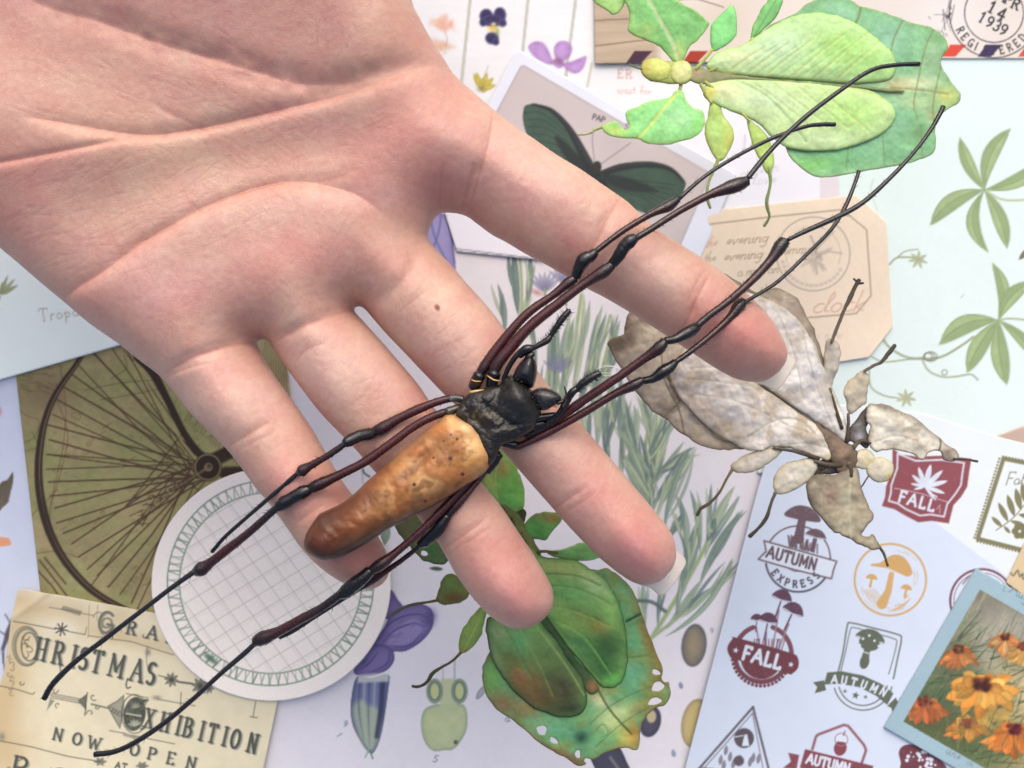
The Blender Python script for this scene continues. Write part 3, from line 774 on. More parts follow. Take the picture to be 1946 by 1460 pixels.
def paint_env(cv):
    cv.base(C(226, 217, 208), 0.03, 90, 16)
    cv.blob(1800, 30, 90, 60, 0, C(232, 230, 230), .7); cv.blob(1380, 40, 60, 60, 0, C(206, 192, 176), .5)
    n = fbm(cv.X * .1, cv.Y, 9, 5, 3)[..., None]
    w = C(190, 172, 150) * (1 + (n - .5) * .16)
    m = (sstep(1262, 1240, cv.X) * (cv.Y < 126))[..., None]
    cv.c = cv.c * (1 - m) + w * m
    for l in ([(1128,40),(1150,38),(1200,36),(1240,34)], [(1128,88),(1160,84),(1210,78),(1260,74)]): cv.stroke(l, 2.4, C(120, 100, 82), .8, soft=2)
    cv.stroke(crom([(1290,0),(1320,-2),(1350,6),(1375,14)], 4, False), 2.4, C(130, 112, 98), .8)
    for x, c in ((1190, C(72, 48, 64)), (1296, C(168, 62, 48)), (1402, C(60, 48, 72)), (1790, C(216, 78, 62)), (1858, C(64, 56, 96)), (1935, C(206, 84, 70))):
        w_ = 34 if x > 1700 else 38; o = 12 if x > 1700 else 0
        cv.fill([(x, 120 - o), (x + 16, 97 - o), (x + 16 + w_ * .9, 97 - o), (x + w_ * .75, 120 - o)], c, soft=2, grit=.1)
    ik = C(58, 54, 60)
    cv.ring(1889, 25, 56, 2.4, ik, .9, grit=.3, soft=1.6); cv.ring(1889, 25, 85, 2.6, ik, .9, grit=.3, soft=1.6)
    for ch, x, y in (('A', 1893, -10), ('P', 1908, -3), ('R', 1921, 6)): glyph(cv, ch, x, y + 8, 19, 24, 3.6, ik, serif=.14)
    glyph(cv, '1', 1877, 22, 22, 27, 4, ik, serif=.2); glyph(cv, '4', 1893, 33, 22, 27, 3.8, ik, serif=.12)
    for k, ch in enumerate('1939'): glyph(cv, ch, 1859 + k * 13, 40 + k * 7.4, 20, 30, 3.4, ik, serif=.12 if ch == '1' else 0)
    for k, ch in enumerate('REGISTERED'):
        a = radians(156 - k * 12.5); r = 79
        glyph(cv, ch, 1889 + r * cos(a), 25 + r * sin(a), 15, degrees_(a) - 92 - 2, 2.7, ik, wx=.8, a=.9)
    for k in range(9): cv.stroke([(1797 + random.gauss(0, 8), 35 + random.gauss(0, 22)), (1802 + random.gauss(0, 8), 38 + random.gauss(0, 22))], random.uniform(1, 3), ik, .6)
    for x, y in ((1765, 32), (1782, 58), (1790, 60), (1797, 64)): cv.stroke([(x, y), (x + 3, y + 4)], 2, ik, .5)
    cv.stroke([(1805,8),(1808,18)], 1.6, ik, .8); cv.stroke([(1806,26),(1800,34)], 5, ik, .7)
degrees_ = math.degrees
sheet_env = sheet('airmail_envelope', [(1128,-90),(2050,-90),(2050,110),(1946,111),(1790,111),(1300,119),(1131,121)], 0.15, paint_env, M_paper, q=1.7, thick=.05)
tag(sheet_env, 'cream airmail envelope with a round 1939 postmark at the top right corner', 'envelope')

def paint_oct(cv):
    cv.base(C(238, 221, 200), 0.025, 90, 26)
    cv.c *= 1 + ((fbm(cv.X, cv.Y, 8, 12, 3) - .5)[..., None] * .03)
    ln = C(160, 146, 130)
    cv.stroke([(1266,456),(1286,434),(1470,412),(1600,399),(1646,437),(1656,562),(1628,596),(1536,604),(1345,624),(1290,590)], 3, ln, .8, closed=True, soft=2)
    br = C(152, 128, 110); rd = C(192, 138, 122)
    text(cv, 'In', 1306, 475, 21, -6, 1.6, br, a=.6, slant=.5, track=.0, wx=1.0); text(cv, 'the', 1338, 471, 20, -6, 1.6, rd, a=.6, slant=.5, track=.0, wx=.95)
    text(cv, 'evening,', 1378, 467, 22, -5, 1.8, br, a=.7, slant=.5, track=.0, wx=1.2)
    text(cv, 'the', 1336, 500, 20, -6, 1.6, br, a=.6, slant=.5, track=.0, wx=.9); text(cv, 'evening', 1374, 497, 21, -5, 1.8, br, a=.7, slant=.5, track=.0, wx=1.15)
    text(cv, 'summer', 1478, 484, 20, -3, 1.7, br, a=.65, slant=.4, track=.0, wx=1.15); text(cv, 'a mist and', 1400, 526, 20, -5, 1.7, br, a=.6, slant=.4, track=.0)
    text(cv, 'clock', 1540, 596, 38, -3, 2.6, C(206, 162, 142), a=.75, slant=.5, track=.02, wx=1.3)
    text(cv, 'a new', 1546, 645, 18, -2, 1.4, C(196, 176, 160), a=.6, slant=.4)
    g = C(168, 158, 150)
    cv.ring(1545, 483, 70, 2.6, g, .8, soft=2); cv.ring(1545, 483, 52, 1.6, g, .5, a0=150, a1=380)
    for k in range(26):
        a = random.uniform(0, 6.28); r = random.uniform(4, 40)
        cv.leaf((1548 + cos(a) * r * .3, 486 + sin(a) * r * .3), (1548 + cos(a) * r, 486 + sin(a) * r), 7, g, al=.4, soft=2.5)
    cv.stroke([(1552,520),(1550,470),(1540,450)], 5, g, .6, soft=3); cv.stroke([(1550,490),(1575,478),(1600,482)], 3, g, .6, soft=3); cv.stroke([(1550,476),(1570,455),(1584,440)], 3, g, .6)
    for k in range(16):
        a = radians(30 + k * 9); cv.blob(1545 + cos(a) * 60, 483 + sin(a) * 60, 4, 3, 0, g, .5)
sheet_oct = sheet('paper_label', [(1626,371),(1683,421),(1697,622),(1652,679),(1590,689),(1330,716),(1278,672),(1256,455),(1298,406)], 0.2, paint_oct, M_paper, q=1.8, thick=.04, height=wav(.16, 170, 12))
tag(sheet_oct, 'tan eight-sided label with faint cursive writing and a round stamp mark', 'paper label')

def paint_kraft(cv):
    cv.base(C(196, 172, 158), 0.04, 40, 36)
sheet_kraft = sheet('kraft_strip', [(1886,832),(2000,790),(2040,860),(1960,880)], 0.16, paint_kraft, M_paper, q=3)
tag(sheet_kraft, 'sliver of brown card between the mint sheet and the stamp sheet, right edge', 'card')

# ---- sheet of autumn stamps
def star(cv, x, y, r, col, ang=0, a=1.0):
    p = []
    for k in range(10):
        t = radians(ang - 90 + k * 36); rr = r if k % 2 == 0 else r * .42
        p.append((x + rr * cos(t), y + rr * sin(t)))
    cv.fill(p, col, a)
def mush(cv, x, y, s, ang, col, lit=None, capw=1.0, al=1.0, stem=.28, gills=False):
    e = np.array([cos(radians(ang)), sin(radians(ang))]); u = np.array([e[1], -e[0]])
    T = lambda a, b: tuple(np.array([x, y]) + e * a * s + u * b * s)
    cv.fill([T(-stem * .5, .6), T(stem * .5, .6), T(stem * .7, -.6), T(0, -.68), T(-stem * .7, -.6)], col, al, grit=.15)
    cap = [T(-.62 * capw, .5), T(-.5 * capw, .8), T(-.2 * capw, 1.05), T(.2 * capw, 1.05), T(.5 * capw, .8), T(.62 * capw, .5), T(.3 * capw, .42), T(-.3 * capw, .42)]
    cv.fill(cap, col, al, smooth=3, grit=.15)
    if lit is not None: cv.stroke([T(-.55 * capw, .5), T(0, .42), T(.55 * capw, .5)], s * .07, lit, .9)
def paint_vellum(cv):
    cv.base(C(210, 222, 240), 0.02, 110, 46)
    # what shines through: the mint sheet corner below
    d = (cv.X - 1700) * 0.60 - (cv.Y - 935) * 0.80
    m = np.clip(d / 3 + .5, 0, 1)[..., None] * .8
    cv.c = cv.c * (1 - m) + C(232, 241, 240) * m
    ed = np.exp(-np.clip((cv.X - (1480 - (cv.Y - 800) * .292)), 0, None) / 10)[..., None]
    cv.c = cv.c * (1 - ed * .25) + C(236, 238, 246) * ed * .25
    A = 14.5
    pu = C(104, 84, 92); pr = C(112, 62, 70); ol = C(96, 104, 88); wh = C(216, 226, 240); ye = C(204, 164, 106)
    # FALL shield with a leaf
    rd = C(142, 76, 84)
    sh = [(1696,852),(1712,864),(1745,868),(1790,866),(1846,872),(1842,895),(1838,925),(1826,945),(1812,960),(1803,995),(1770,990),(1745,993),(1720,980),(1700,968),(1676,962),(1682,945),(1684,925),(1696,890)]
    cv.fill(sh, rd, soft=2.5, grit=.12); 
    inner = [(1706,862),(1740,876),(1790,874),(1832,880),(1829,898),(1826,922),(1816,938),(1800,958),(1794,982),(1768,978),(1748,980),(1722,968),(1706,957),(1689,952),(1693,938),(1694,922),(1705,890)]
    cv.stroke(inner, 3.4, wh, .95, closed=True, soft=2, grit=.08)
    for a, l, w in ((0,44,11),(-33,40,9),(33,46,10),(-62,34,8),(62,44,9),(-92,28,6),(95,40,8),(-118,22,5),(128,34,6)):
        t = radians(a - 90 + 14); cv.leaf((1758, 925), (1758 + cos(t) * l, 925 + sin(t) * l), w, wh, pos=.5)
    cv.stroke([(1757,925),(1768,938),(1780,944)], 3, wh, .9)
    cv.stroke([(1700,928),(1750,938),(1803,955)], 1.6, wh, .7)
    text(cv, 'FALL', 1707, 953, 21, 16, 4.6, wh, track=.3, wx=.95); cv.stroke([(1780,968),(1786,960),(1786,975)], 1.6, wh, .6)
    # Fall stamp with a fern
    ov = C(124, 120, 84)
    fr = [(1907,872),(2020,894),(2020,1065),(1858,1024)]
    cv.stroke(fr, 8, ov, .95, closed=True, soft=2, grit=.1)
    for k in range(26):
        t = k / 25; x = 1903 + (1856 - 1903) * t; y = 872 + 150 * t
        cv.disc(x - 4, y, 2.2, ov, soft=1.5)
        cv.disc(1858 + k * 6, 1029 + k * 1.5, 2.2, ov, soft=1.5); cv.disc(1906 + k * 6, 868 + k * 1.1, 2.2, ov, soft=1.5)
    text(cv, 'Fall', 1910, 922, 24, -2, 2, C(132, 132, 116), slant=.35, track=.04)
    cv.stroke(crom([(1893,1008),(1925,985),(1955,950),(1975,930)], 4, False), 2, ov, .9)
    for a, b, w in (((1905,1002),(1884,982),9),((1916,992),(1897,955),11),((1928,982),(1914,940),12),((1940,970),(1930,928),13),((1950,958),(1942,918),13),((1908,1000),(1920,1014),7),((1920,990),(1950,1000),9),((1935,978),(1970,985),10)):
        cv.leaf(a, b, w, ov, pos=.5, al=.95)
    for k in range(6):
        a = k * pi / 3; cv.disc(1938 + cos(a) * 9, 1010 + sin(a) * 9, 6.5, ov, soft=2)
    # AUTUMN EXPRESS
    x0, y0 = 1516, 1062
    cv.ring(x0, y0, 62, 3.2, pu, .9, a0=195, a1=380, grit=.15); cv.ring(x0 + 1, y0 + 1, 62, 4.2, C(88, 86, 100), .95, a0=10, a1=172, grit=.1)
    cv.ring(x0 - 1, y0 - 2, 26, 2.4, pu, .7, a0=50, a1=140)
    mush(cv, 1521, 1006, 42, A - 4, pu, capw=1.35, stem=.34); mush(cv, 1547, 1033, 26, A, pu, capw=1.25, lit=wh)
    for k in range(26):
        x = 1500 + random.random() * 56; cv.stroke([(x, 1038 + (x - 1500) * .26), (x + random.gauss(0, 3), 1024 + (x - 1500) * .26 - random.random() * 8)], 3, pu, .8)
    rib = [(1452,1028),(1590,1067),(1584,1083),(1580,1100),(1510,1083),(1441,1063),(1456,1048)]
    cv.fill(rib, wh, soft=2); cv.stroke(rib, 3.2, pu, .92, closed=True, soft=2, grit=.1)
    text(cv, 'AUTUMN', 1456, 1058, 21, 15.5, 4.6, pu, track=.16, wx=.82, grit=.1)
    for k, ch in enumerate('EXPRESS'):
        a = radians(150 - k * 17.5); r = 56; glyph(cv, ch, x0 + r * cos(a) - 2, y0 + r * sin(a) - 1, 13, degrees_(a) - 96, 3.2, C(88, 80, 92), wx=.9)
    # amber mushroom disc
    cv.ring(1692, 1102, 68, 4, ye, .95, grit=.1, soft=2)
    for k in range(34):
        a = radians(random.choice([random.uniform(-90, 10), random.uniform(30, 160)])); r = random.uniform(44, 62)
        cv.stroke([(1692 + cos(a) * r, 1102 + sin(a) * r), (1692 + cos(a + .22) * r, 1102 + sin(a + .22) * r)], 1.2, ye, .6)
    cv.fill([(1686,1060),(1700,1054),(1716,1058),(1728,1072),(1734,1090),(1722,1096),(1700,1088),(1680,1080),(1660,1078),(1655,1072),(1672,1070)], ye, smooth=3, grit=.08)
    cv.stroke([(1658,1077),(1690,1082),(1732,1102)], 2.4, wh, .9)
    cv.stroke([(1694,1092),(1688,1124),(1676,1148)], [10, 13, 20], ye, .95, soft=2)
    for x, y, s in ((1655, 1107, 15), (1721, 1127, 15)): mush(cv, x, y, s, 10, ye, capw=1.2, stem=.25)
    for k in range(12): cv.stroke([(1640 + k * 2, 1122 + k * 2.5), (1664 + k * 2, 1120 + k * 2.5)], 1.2, ye, .6); cv.stroke([(1692 + k * 2, 1162 - k), (1716 + k * 1.4, 1158 - k * 2)], 1.2, ye, .6)
    # half-hidden dark ring at the right
    cv.ring(1866, 1142, 60, 4.6, pr, .9, grit=.15); cv.ring(1866, 1142, 53, 1.6, pr, .8); cv.stroke([(1830,1110),(1842,1095)], 3, pr, .6)
    # FALL with mushrooms
    cv.ring(1450, 1243, 54, 9, pr, .9, a0=-70, a1=20, grit=.1); cv.ring(1450, 1243, 54, 9, pr, .9, a0=168, a1=250, grit=.1)
    for k in range(20):
        a = radians(20 + k * 8); cv.disc(1447 + cos(a) * 56, 1246 + sin(a) * 58, 3.2, pr, soft=1.6)
    cv.ring(1447, 1246, 50, 9, pr, .95, a0=15, a1=172, grit=.1); 
    t = np.radians(np.linspace(5, 178, 20)); cv.fill(np.c_[1447 + 40 * np.cos(t), 1249 + 42 * np.sin(t)], pr, grit=.15)
    for x, y, s, w in ((1480, 1160, 32, 1.0), (1499, 1186, 34, 1.1), (1437, 1192, 20, 1.1), (1456, 1202, 30, 1.1)):
        cv.stroke([(x, y), (x - (x - 1460) * .5 - 3, 1240)], 3.4, C(150, 130, 146), .9); mush(cv, x, y - s * .2, s, A + (x - 1465) * .3, C(96, 66, 84), capw=1.0, stem=.08, lit=wh)
    for k in range(14): cv.stroke([(1432 + k * 4, 1238), (1434 + k * 4 + random.gauss(0, 3), 1215)], 2.4, pr, .7)
    p = [(1392,1214),(1400,1212),(1500,1240),(1516,1250),(1517,1268),(1506,1280),(1494,1280),(1400,1254),(1386,1246),(1382,1230)]
    cv.fill(p, pr, smooth=3, grit=.12); text(cv, 'FALL', 1410, 1252, 25, 15.5, 6, wh, track=.22, wx=.92)
    star(cv, 1398, 1236, 6, wh, 15); star(cv, 1503, 1263, 6, wh, 15)
    # AUTUMN badge with toadstool
    for o, w in ((0, 3), (9, 2)):
        cv.stroke(crom([(1592 - 0 + o * .6, 1280 - o * .2), (1602 + o * .5, 1240), (1610 + o * .6, 1190 + o), (1618 + o * .6, 1184 + o), (1660, 1194 + o), (1706 - o * .8, 1206 + o * .9), (1713 - o, 1215 + o * .8), (1706 - o * .9, 1250), (1698 - o, 1290 - o)], 3, False), w, ol, .9, soft=1.8)
        cv.ring(1640, 1294, 56 - o, 2.6, ol, .9, a0=12, a1=165)
    mush(cv, 1649, 1232, 34, A, ol, capw=1.35, stem=.3, lit=wh); cv.disc(1643, 1258, 9, ol, ry=14, ang=A, soft=2); cv.disc(1652, 1222, 20, ol, ry=15, ang=A, soft=2); cv.stroke([(1632,1236),(1650,1242),(1672,1240)], 2, wh, .9);
    for x, y in ((1640,1214),(1652,1208),(1662,1218),(1634,1226),(1670,1228)): cv.disc(x, y, 2.4, wh, soft=1.5)
    rib = [(1572,1278),(1600,1276),(1640,1284),(1675,1300),(1698,1318),(1686,1340),(1664,1322),(1632,1306),(1596,1300),(1566,1301)]
    cv.fill(rib, ol, soft=2, grit=.08)
    cv.fill([(1545,1297),(1566,1293),(1570,1312),(1548,1318),(1553,1306)], ol, grit=.08); cv.fill([(1686,1342),(1702,1326),(1714,1346),(1696,1354),(1694,1346)], ol, grit=.08)
    for k, ch in enumerate('AUTUMN'): glyph(cv, ch, 1580 + k * 18.2, 1298 + k * k * .62 + k * 1.0, 15, 5 + k * 5.5, 3.4, wh, wx=.9)
    for x, y, r in ((1606, 1314, 4.5), (1626, 1322, 8), (1645, 1325, 4.5)): star(cv, x, y, r, ol, 12)
    # triangle badge
    bk = C(92, 84, 90)
    cv.stroke([(1431,1344),(1322,1468)], 4.5, bk, .9, soft=2.5, grit=.15); cv.stroke([(1431,1344),(1463,1470)], 4.5, bk, .9, soft=2.5, grit=.15)
    cv.stroke([(1430,1356),(1336,1462)], 2, bk, .7); cv.stroke([(1430,1356),(1452,1470)], 2, bk, .7); cv.stroke([(1330,1458),(1460,1472)], 2, bk, .7)
    cv.disc(1414, 1403, 19, bk, soft=2.5, grit=.1); cv.fill([(1415,1396),(1420,1396),(1424,1418),(1410,1418)], wh, soft=2); cv.stroke([(1396,1401),(1412,1398)], 2, wh, .9)
    for x, y in ((1378,1424),(1386,1436),(1368,1442),(1430,1438),(1440,1440),(1424,1446),(1404,1442),(1374,1452),(1392,1450)): cv.leaf((x, y + 12), (x + 3, y - 8), 8, C(130, 126, 136), al=.9)
    cv.disc(1404, 1446, 10, bk, soft=3, grit=.15)
    # AUTUMN house badge with acorn
    cr = C(132, 70, 80)
    cv.stroke([(1544,1424),(1551,1400),(1556,1396),(1604,1378),(1612,1380),(1642,1416),(1646,1426),(1638,1450)], 5, cr, .85, soft=2.5, grit=.1)
    cv.disc(1597, 1422, 12, cr, ry=15, soft=2, ang=15, grit=.1); cv.fill([(1585,1408),(1612,1412),(1610,1404),(1602,1396),(1590,1398)], wh, soft=2); cv.ring(1599, 1406, 12, 2, C(170, 120, 126), .9); cv.stroke([(1603,1398),(1606,1390)], 2.4, cr, .8)
    cv.fill([(1530,1424),(1660,1456),(1652,1490),(1520,1460)], cr, soft=2, grit=.15); cv.fill([(1498,1431),(1519,1435),(1514,1462),(1488,1460),(1503,1448)], cr, soft=2, grit=.15)
    text(cv, 'AUTUMN', 1532, 1450, 18, 14, 4.2, wh, track=.14, wx=.85)
    # dotted toadstool cap
    cv.fill([(1708,1430),(1716,1418),(1735,1415),(1760,1425),(1785,1442),(1800,1462),(1798,1490),(1716,1480),(1712,1450)], pr, smooth=3, grit=.15)
    for k in range(26): cv.disc(1722 + random.random() * 62, 1428 + random.random() * 38, random.uniform(1.5, 4), wh, soft=1.6)
sheet_vel = sheet('stamp_sheet', [(1484,786),(1600,770),(1748,784),(1896,830),(2060,872),(2060,1540),(1284,1540),(1304,1452),(1439,934)], 0.2, paint_vellum, M_vellum, q=1.45, thick=.015, height=wav(.05, 260, 5))
tag(sheet_vel, 'translucent white sheet of autumn mushroom stamps reading FALL and AUTUMN', 'sticker sheet')

def paint_tan(cv):
    cv.base(C(216, 196, 158), 0.03, 40, 3)
    cv.stroke(crom([(1920,1088),(1926,1094),(1934,1084),(1938,1096),(1944,1090),(1944,1100),(1952,1096)], 4, False), 2.4, C(80, 74, 66), .9)
sheet_tan = sheet('kraft_tag', [(1948,1030),(2020,1060),(2020,1190),(1912,1107)], 0.24, paint_tan, M_paper, q=2.2)
tag(sheet_tan, 'tan card corner with a scrap of handwriting above the blue flower card', 'card')

def paint_flower(cv):
    cv.base(C(158, 186, 198), 0.02, 70, 3)
    e = np.array([.867, .498]); v = np.array([-.502, .865]); o = np.array([1856., 1080.])
    T = lambda a, b: tuple(o + e * a + v * b)
    pic = [T(26, 32), T(420, 32), T(420, 322), T(26, 322)]
    mask = C(126, 134, 104)
    cv.fill(pic, mask, soft=1.5)
    inside = (sdf(cv.X, cv.Y, pic) < 0)
    # painted background: grey haze above, cream right, dark green below
    sav = cv.c.copy()
    for (a, b, rx, ry, c, al) in ((60,60,60,40,C(112,108,92),.9),(140,60,90,50,C(150,148,138),.9),(110,120,80,60,C(196,194,186),.9),(190,160,80,70,C(232,206,158),.9),(60,230,60,60,C(84,112,84),.9),
                                  (150,300,150,50,C(84,104,66),.9),(40,160,40,60,C(120,120,96),.8),(260,230,80,80,C(238,204,140),.8),(60,300,60,40,C(100,104,72),.8)):
        x, y = T(a, b); cv.blob(x, y, rx, ry, 30, c, al)
    rs = random.Random(9)
    for k in range(260):
        a, b = rs.uniform(26, 280), rs.uniform(90, 322); x, y = T(a, b); an = rs.uniform(-1.9, -.4) + .5; l = rs.uniform(20, 70)
        cv.stroke([(x, y), (x + cos(an) * l, y + sin(an) * l)], [rs.uniform(1, 6), 1], rs.choice([C(54, 80, 58), C(86, 112, 84), C(120, 140, 96), C(66, 84, 62), C(140, 132, 100)]), rs.uniform(.4, .8))
    for k in range(40):
        a, b = rs.uniform(26, 200), rs.uniform(40, 150); x, y = T(a, b); l = rs.uniform(15, 50)
        cv.stroke([(x, y), (x + l * .5, y - l)], 1.6, rs.choice([C(170, 166, 150), C(90, 100, 84), C(208, 190, 160)]), .5)
    def daisy(x, y, r, pc, pc2, cc, n=13, sq=.62, drop=.3):
        r *= 1.12
        cv.blob(x, y + r * drop, r, r * .7, 0, C(70, 78, 52), .5)
        for k in range(n * 2):
            t = 2 * pi * k / n + rs.uniform(-.15, .15) + (.2 if k >= n else 0); L = r * rs.uniform(.72, 1.12) * (1 if k < n else .82)
            dx, dy = cos(t) * L, sin(t) * L * sq + drop * r * rs.uniform(.7, 1.1)
            u = rs.random(); c = (pc * u + pc2 * (1 - u)) * rs.uniform(.78, 1.08)
            cv.leaf((x + dx * .12, y + dy * .12), (x + dx, y + dy), r * rs.uniform(.24, .36), c, pos=.6, edge=c * rs.uniform(.72, .95), ew=2, soft=2.2, bend=rs.uniform(-.1, .1), dark=c * .8 if rs.random() < .6 else None)
        for k in range(16):
            a = rs.uniform(0, 6.28); q_ = rs.random() ** .5
            cv.blob(x + cos(a) * r * .24 * q_, y - r * .04 + sin(a) * r * .19 * q_, r * .09, r * .07, 0, cc * rs.uniform(.6, 1.15), .85)
        cv.blob(x - r * .05, y - r * .14, r * .1, r * .04, 0, cc * 1.5, .5)
    og = C(226, 132, 62); yl = C(242, 196, 104); rdc = C(84, 40, 38)
    daisy(1822, 1236, 34, C(216, 122, 70), C(232, 160, 96), C(100, 56, 44), sq=.6, drop=.55)
    daisy(1911, 1212, 32, C(240, 198, 130), C(222, 140, 84), C(104, 50, 40), n=10, drop=.5)
    daisy(1944, 1230, 34, C(240, 206, 136), C(236, 176, 96), C(128, 66, 48), n=11, drop=.65)
    daisy(1758, 1336, 44, C(214, 106, 62), C(226, 138, 84), C(112, 46, 42), n=10, sq=.5, drop=.5)
    daisy(1838, 1376, 42, C(240, 178, 84), C(226, 132, 70), C(160, 70, 62), n=13, sq=.6, drop=.25)
    for k in range(24): cv.leaf((1888 + rs.gauss(0, 22), 1362 + rs.gauss(0, 10)), (1888 + rs.gauss(0, 26), 1372 + rs.gauss(0, 14)), 9, yl * rs.uniform(.85, 1), al=.8)
    daisy(1866, 1302, 64, yl, C(232, 150, 66), rdc, n=15, sq=.62, drop=.26)
    daisy(1925, 1388, 54, og, C(238, 160, 80), C(100, 40, 46), n=12, sq=.6, drop=.35)
    for k in range(70):
        a, b_ = rs.uniform(26, 290), rs.uniform(230, 322); x, y = T(a, b_); l = rs.uniform(10, 34)
        cv.stroke([(x, y), (x + rs.uniform(-8, 14), y - l)], rs.uniform(1, 2.4), rs.choice([C(66, 92, 56), C(104, 128, 78), C(80, 98, 74), C(136, 130, 84)]), .55)
    m = inside[..., None]
    cv.c = np.where(m, cv.c, sav)
    n = fbm(cv.X, cv.Y, 5, 66, 2) - .5
    cv.c *= 1 + n[..., None] * np.where(m, .10, .02)
    gt = C(118, 134, 140)
    text(cv, 'August', 1918, 1125, 20, 30, 1.8, gt, serif=.1, track=.1, a=.85); text(cv, 'L', 1905, 1122, 10, 30, 1.6, gt, a=.6)
    text(cv, 'June', 1789, 1427, 18, 29, 1.6, gt, track=.12, a=.85, slant=.1); text(cv, 'ch', 1836, 1452, 12, 29, 1.4, gt, a=.7)
    cv.fill([(1860,1084),(1868,1086),(1874,1094)], C(214, 220, 224), a=.5, soft=3); cv.blob(1903, 1108, 3, 2, 0, C(220, 224, 226), .7)
sheet_flow = sheet('flower_card', [(1856,1080),(2203,1280),(2028,1583),(1681,1383)], 0.3, paint_flower, M_paper, q=1.5, thick=.09)
tag(sheet_flow, 'thick blue-bordered card picturing orange daisies, lower right corner', 'picture card')

# ---- Christmas card
def flourish(cv, x, y, s, ang, col, a=.8):
    t = np.linspace(0, 4.2, 14); r = s * (1 - t / 5.2)
    p = np.c_[x + r * np.cos(t + ang), y + r * np.sin(t + ang)]
    cv.stroke(p, 2, col, a)
def paint_xmas(cv):
    cv.base(C(233, 224, 192), 0.02, 80, 63)
    cv.c *= 1 + ((fbm(cv.X, cv.Y, 16, 2, 4) - .5)[..., None] * .05)
    tn = C(206, 182, 138)
    for (x, y, rx, ry, ang, a) in ((20,1300,36,120,8,.75),(12,1430,50,60,0,.7),(60,1150,70,22,12,.65),(150,1165,40,18,30,.4),(200,1205,60,14,12,.5),(280,1222,80,16,12,.45),(225,1175,30,30,0,.4),(40,1200,30,30,0,.5),(110,1215,14,26,0,.3),(0,1350,20,80,0,.6)):
        cv.blob(x, y, rx, ry, ang, tn, a)
    cv.blob(120, 1195, 34, 18, 10, C(242, 234, 214), .8); cv.blob(90, 1135, 40, 9, -25, C(240, 226, 196), .6)
    cv.stroke(crom([(28,1176),(55,1158),(82,1138),(100,1126)], 4, False), 6, C(170, 144, 104), .35, soft=8)
    ik = C(84, 86, 80); sh = C(160, 164, 150); mid = C(120, 120, 106)
    L = lambda l, w=1.8, a=.85, c=ik: cv.stroke(l, w, c, a, soft=1.5)
    L([(28,1180),(106,1196)]); L([(130,1200),(162,1206)]); L([(162,1206),(165,1192)], 1.3); L([(95,1154),(130,1160),(178,1170)], 1.6, .7)
    for k in range(12): L([(118 + k * 3, 1158 + k), (122 + k * 3, 1152 + k * .9)], 2, .7)
    for k in range(4):
        a = radians(k * 45 + 12); L([(117 - cos(a) * 12, 1196 - sin(a) * 12), (117 + cos(a) * 12, 1196 + sin(a) * 12)], 3, .95)
    L([(170,1150),(168,1212)], 1.6, .6, C(150, 130, 96)); L([(186,1150),(184,1180)], 1.6, .6, C(150, 130, 96)); L([(168,1208),(250,1220),(330,1245)], 1.6, .8); L([(0,1304),(30,1310),(62,1320),(66,1316)], 1.8, .85)
    # GRA(ND)
    for dx, c in ((2.5, sh), (0, mid)):
        glyph(cv, 'G', 184 + dx, 1200 + dx * .6, 40, 10, 5, c, wx=.95); cv.ring(203 + dx, 1184, 9, 3, c, .8)
    flourish(cv, 200, 1196, 14, 1, mid); flourish(cv, 190, 1172, 12, 3, mid)
    for k, ch in enumerate('RAND'):
        for dx, c in ((2.5, sh), (0, ik)): glyph(cv, ch, 240 + k * 38 + dx, 1204 + k * 8.5 + dx * .6, 24, 12, 4.6, c, wx=.95, serif=.16, contrast=.35, a=.85)
    flourish(cv, 274, 1208, 7, 0, ik)
    # CHRISTMAS: big ornamented C then tall capitals
    cv.ring(52, 1229, 23, 6, C(132, 134, 118), .85, ry=35); cv.ring(56, 1229, 15, 3.4, C(110, 112, 98), .8, ry=27); cv.ring(50, 1228, 26, 1.6, ik, .7, a0=60, a1=320, ry=38)
    for k in range(5): flourish(cv, 52 + random.gauss(0, 7), 1210 + k * 9, 9, k * 1.3, ik, .7)
    flourish(cv, 40, 1298, 6, 0, ik)
    xs = [66, 99, 134, 148, 172, 205, 247, 276]; e12 = radians(12.3)
    for k, ch in enumerate('HRISTMAS'):
        x = xs[k]; y = 1252 + (x - 66) * .222
        for dx, c, w in ((3.0, sh, 6.4), (0, ik, 6.4)):
            glyph(cv, ch, x + dx, y + dx * .7, 41, 12.5, w, c, wx=(.62 if ch != 'M' else .72), serif=.11, contrast=.5, a=(.7 if dx else .93))
    cv.stroke(crom([(243,1290),(240,1300),(242,1308),(248,1306)], 4, False), 3, ik, .9); cv.stroke([(113,1262),(116,1275),(112,1290)], 2.6, ik, .8)
    L([(302,1284),(320,1288)], 2); L([(338,1296),(366,1300)], 4)
    for x, y, r in ((326, 1292, 15), (380, 1304, 18), (396, 1308, 12)):
        for k in range(8):
            a = k * pi / 4 + .2; cv.leaf((x, y), (x + cos(a) * r, y + sin(a) * r), r * .42, mid, al=.9)
        cv.disc(x, y, r * .3, ik, soft=2)
    L([(344,1316),(343,1345)], 1.6); L([(280,1230),(278,1250),(281,1275)], 1.6, .6); cv.blob(281, 1240, 5, 7, 0, mid, .8); L([(300,1329),(370,1342)], 1.6); cv.blob(298, 1326, 8, 4, 0, mid, .7)
    # arrow ornament
    for o in (-4, 0, 4): L([(96, 1322 + o), (160, 1334 + o)], 1.7, .85)
    cv.fill([(166,1318),(148,1332),(164,1350)], mid, edge=ik, ew=1.5); L([(166,1316),(161,1360)], 2)
    cv.fill([(95,1328),(104,1332),(88,1352)], C(150, 152, 136)); 
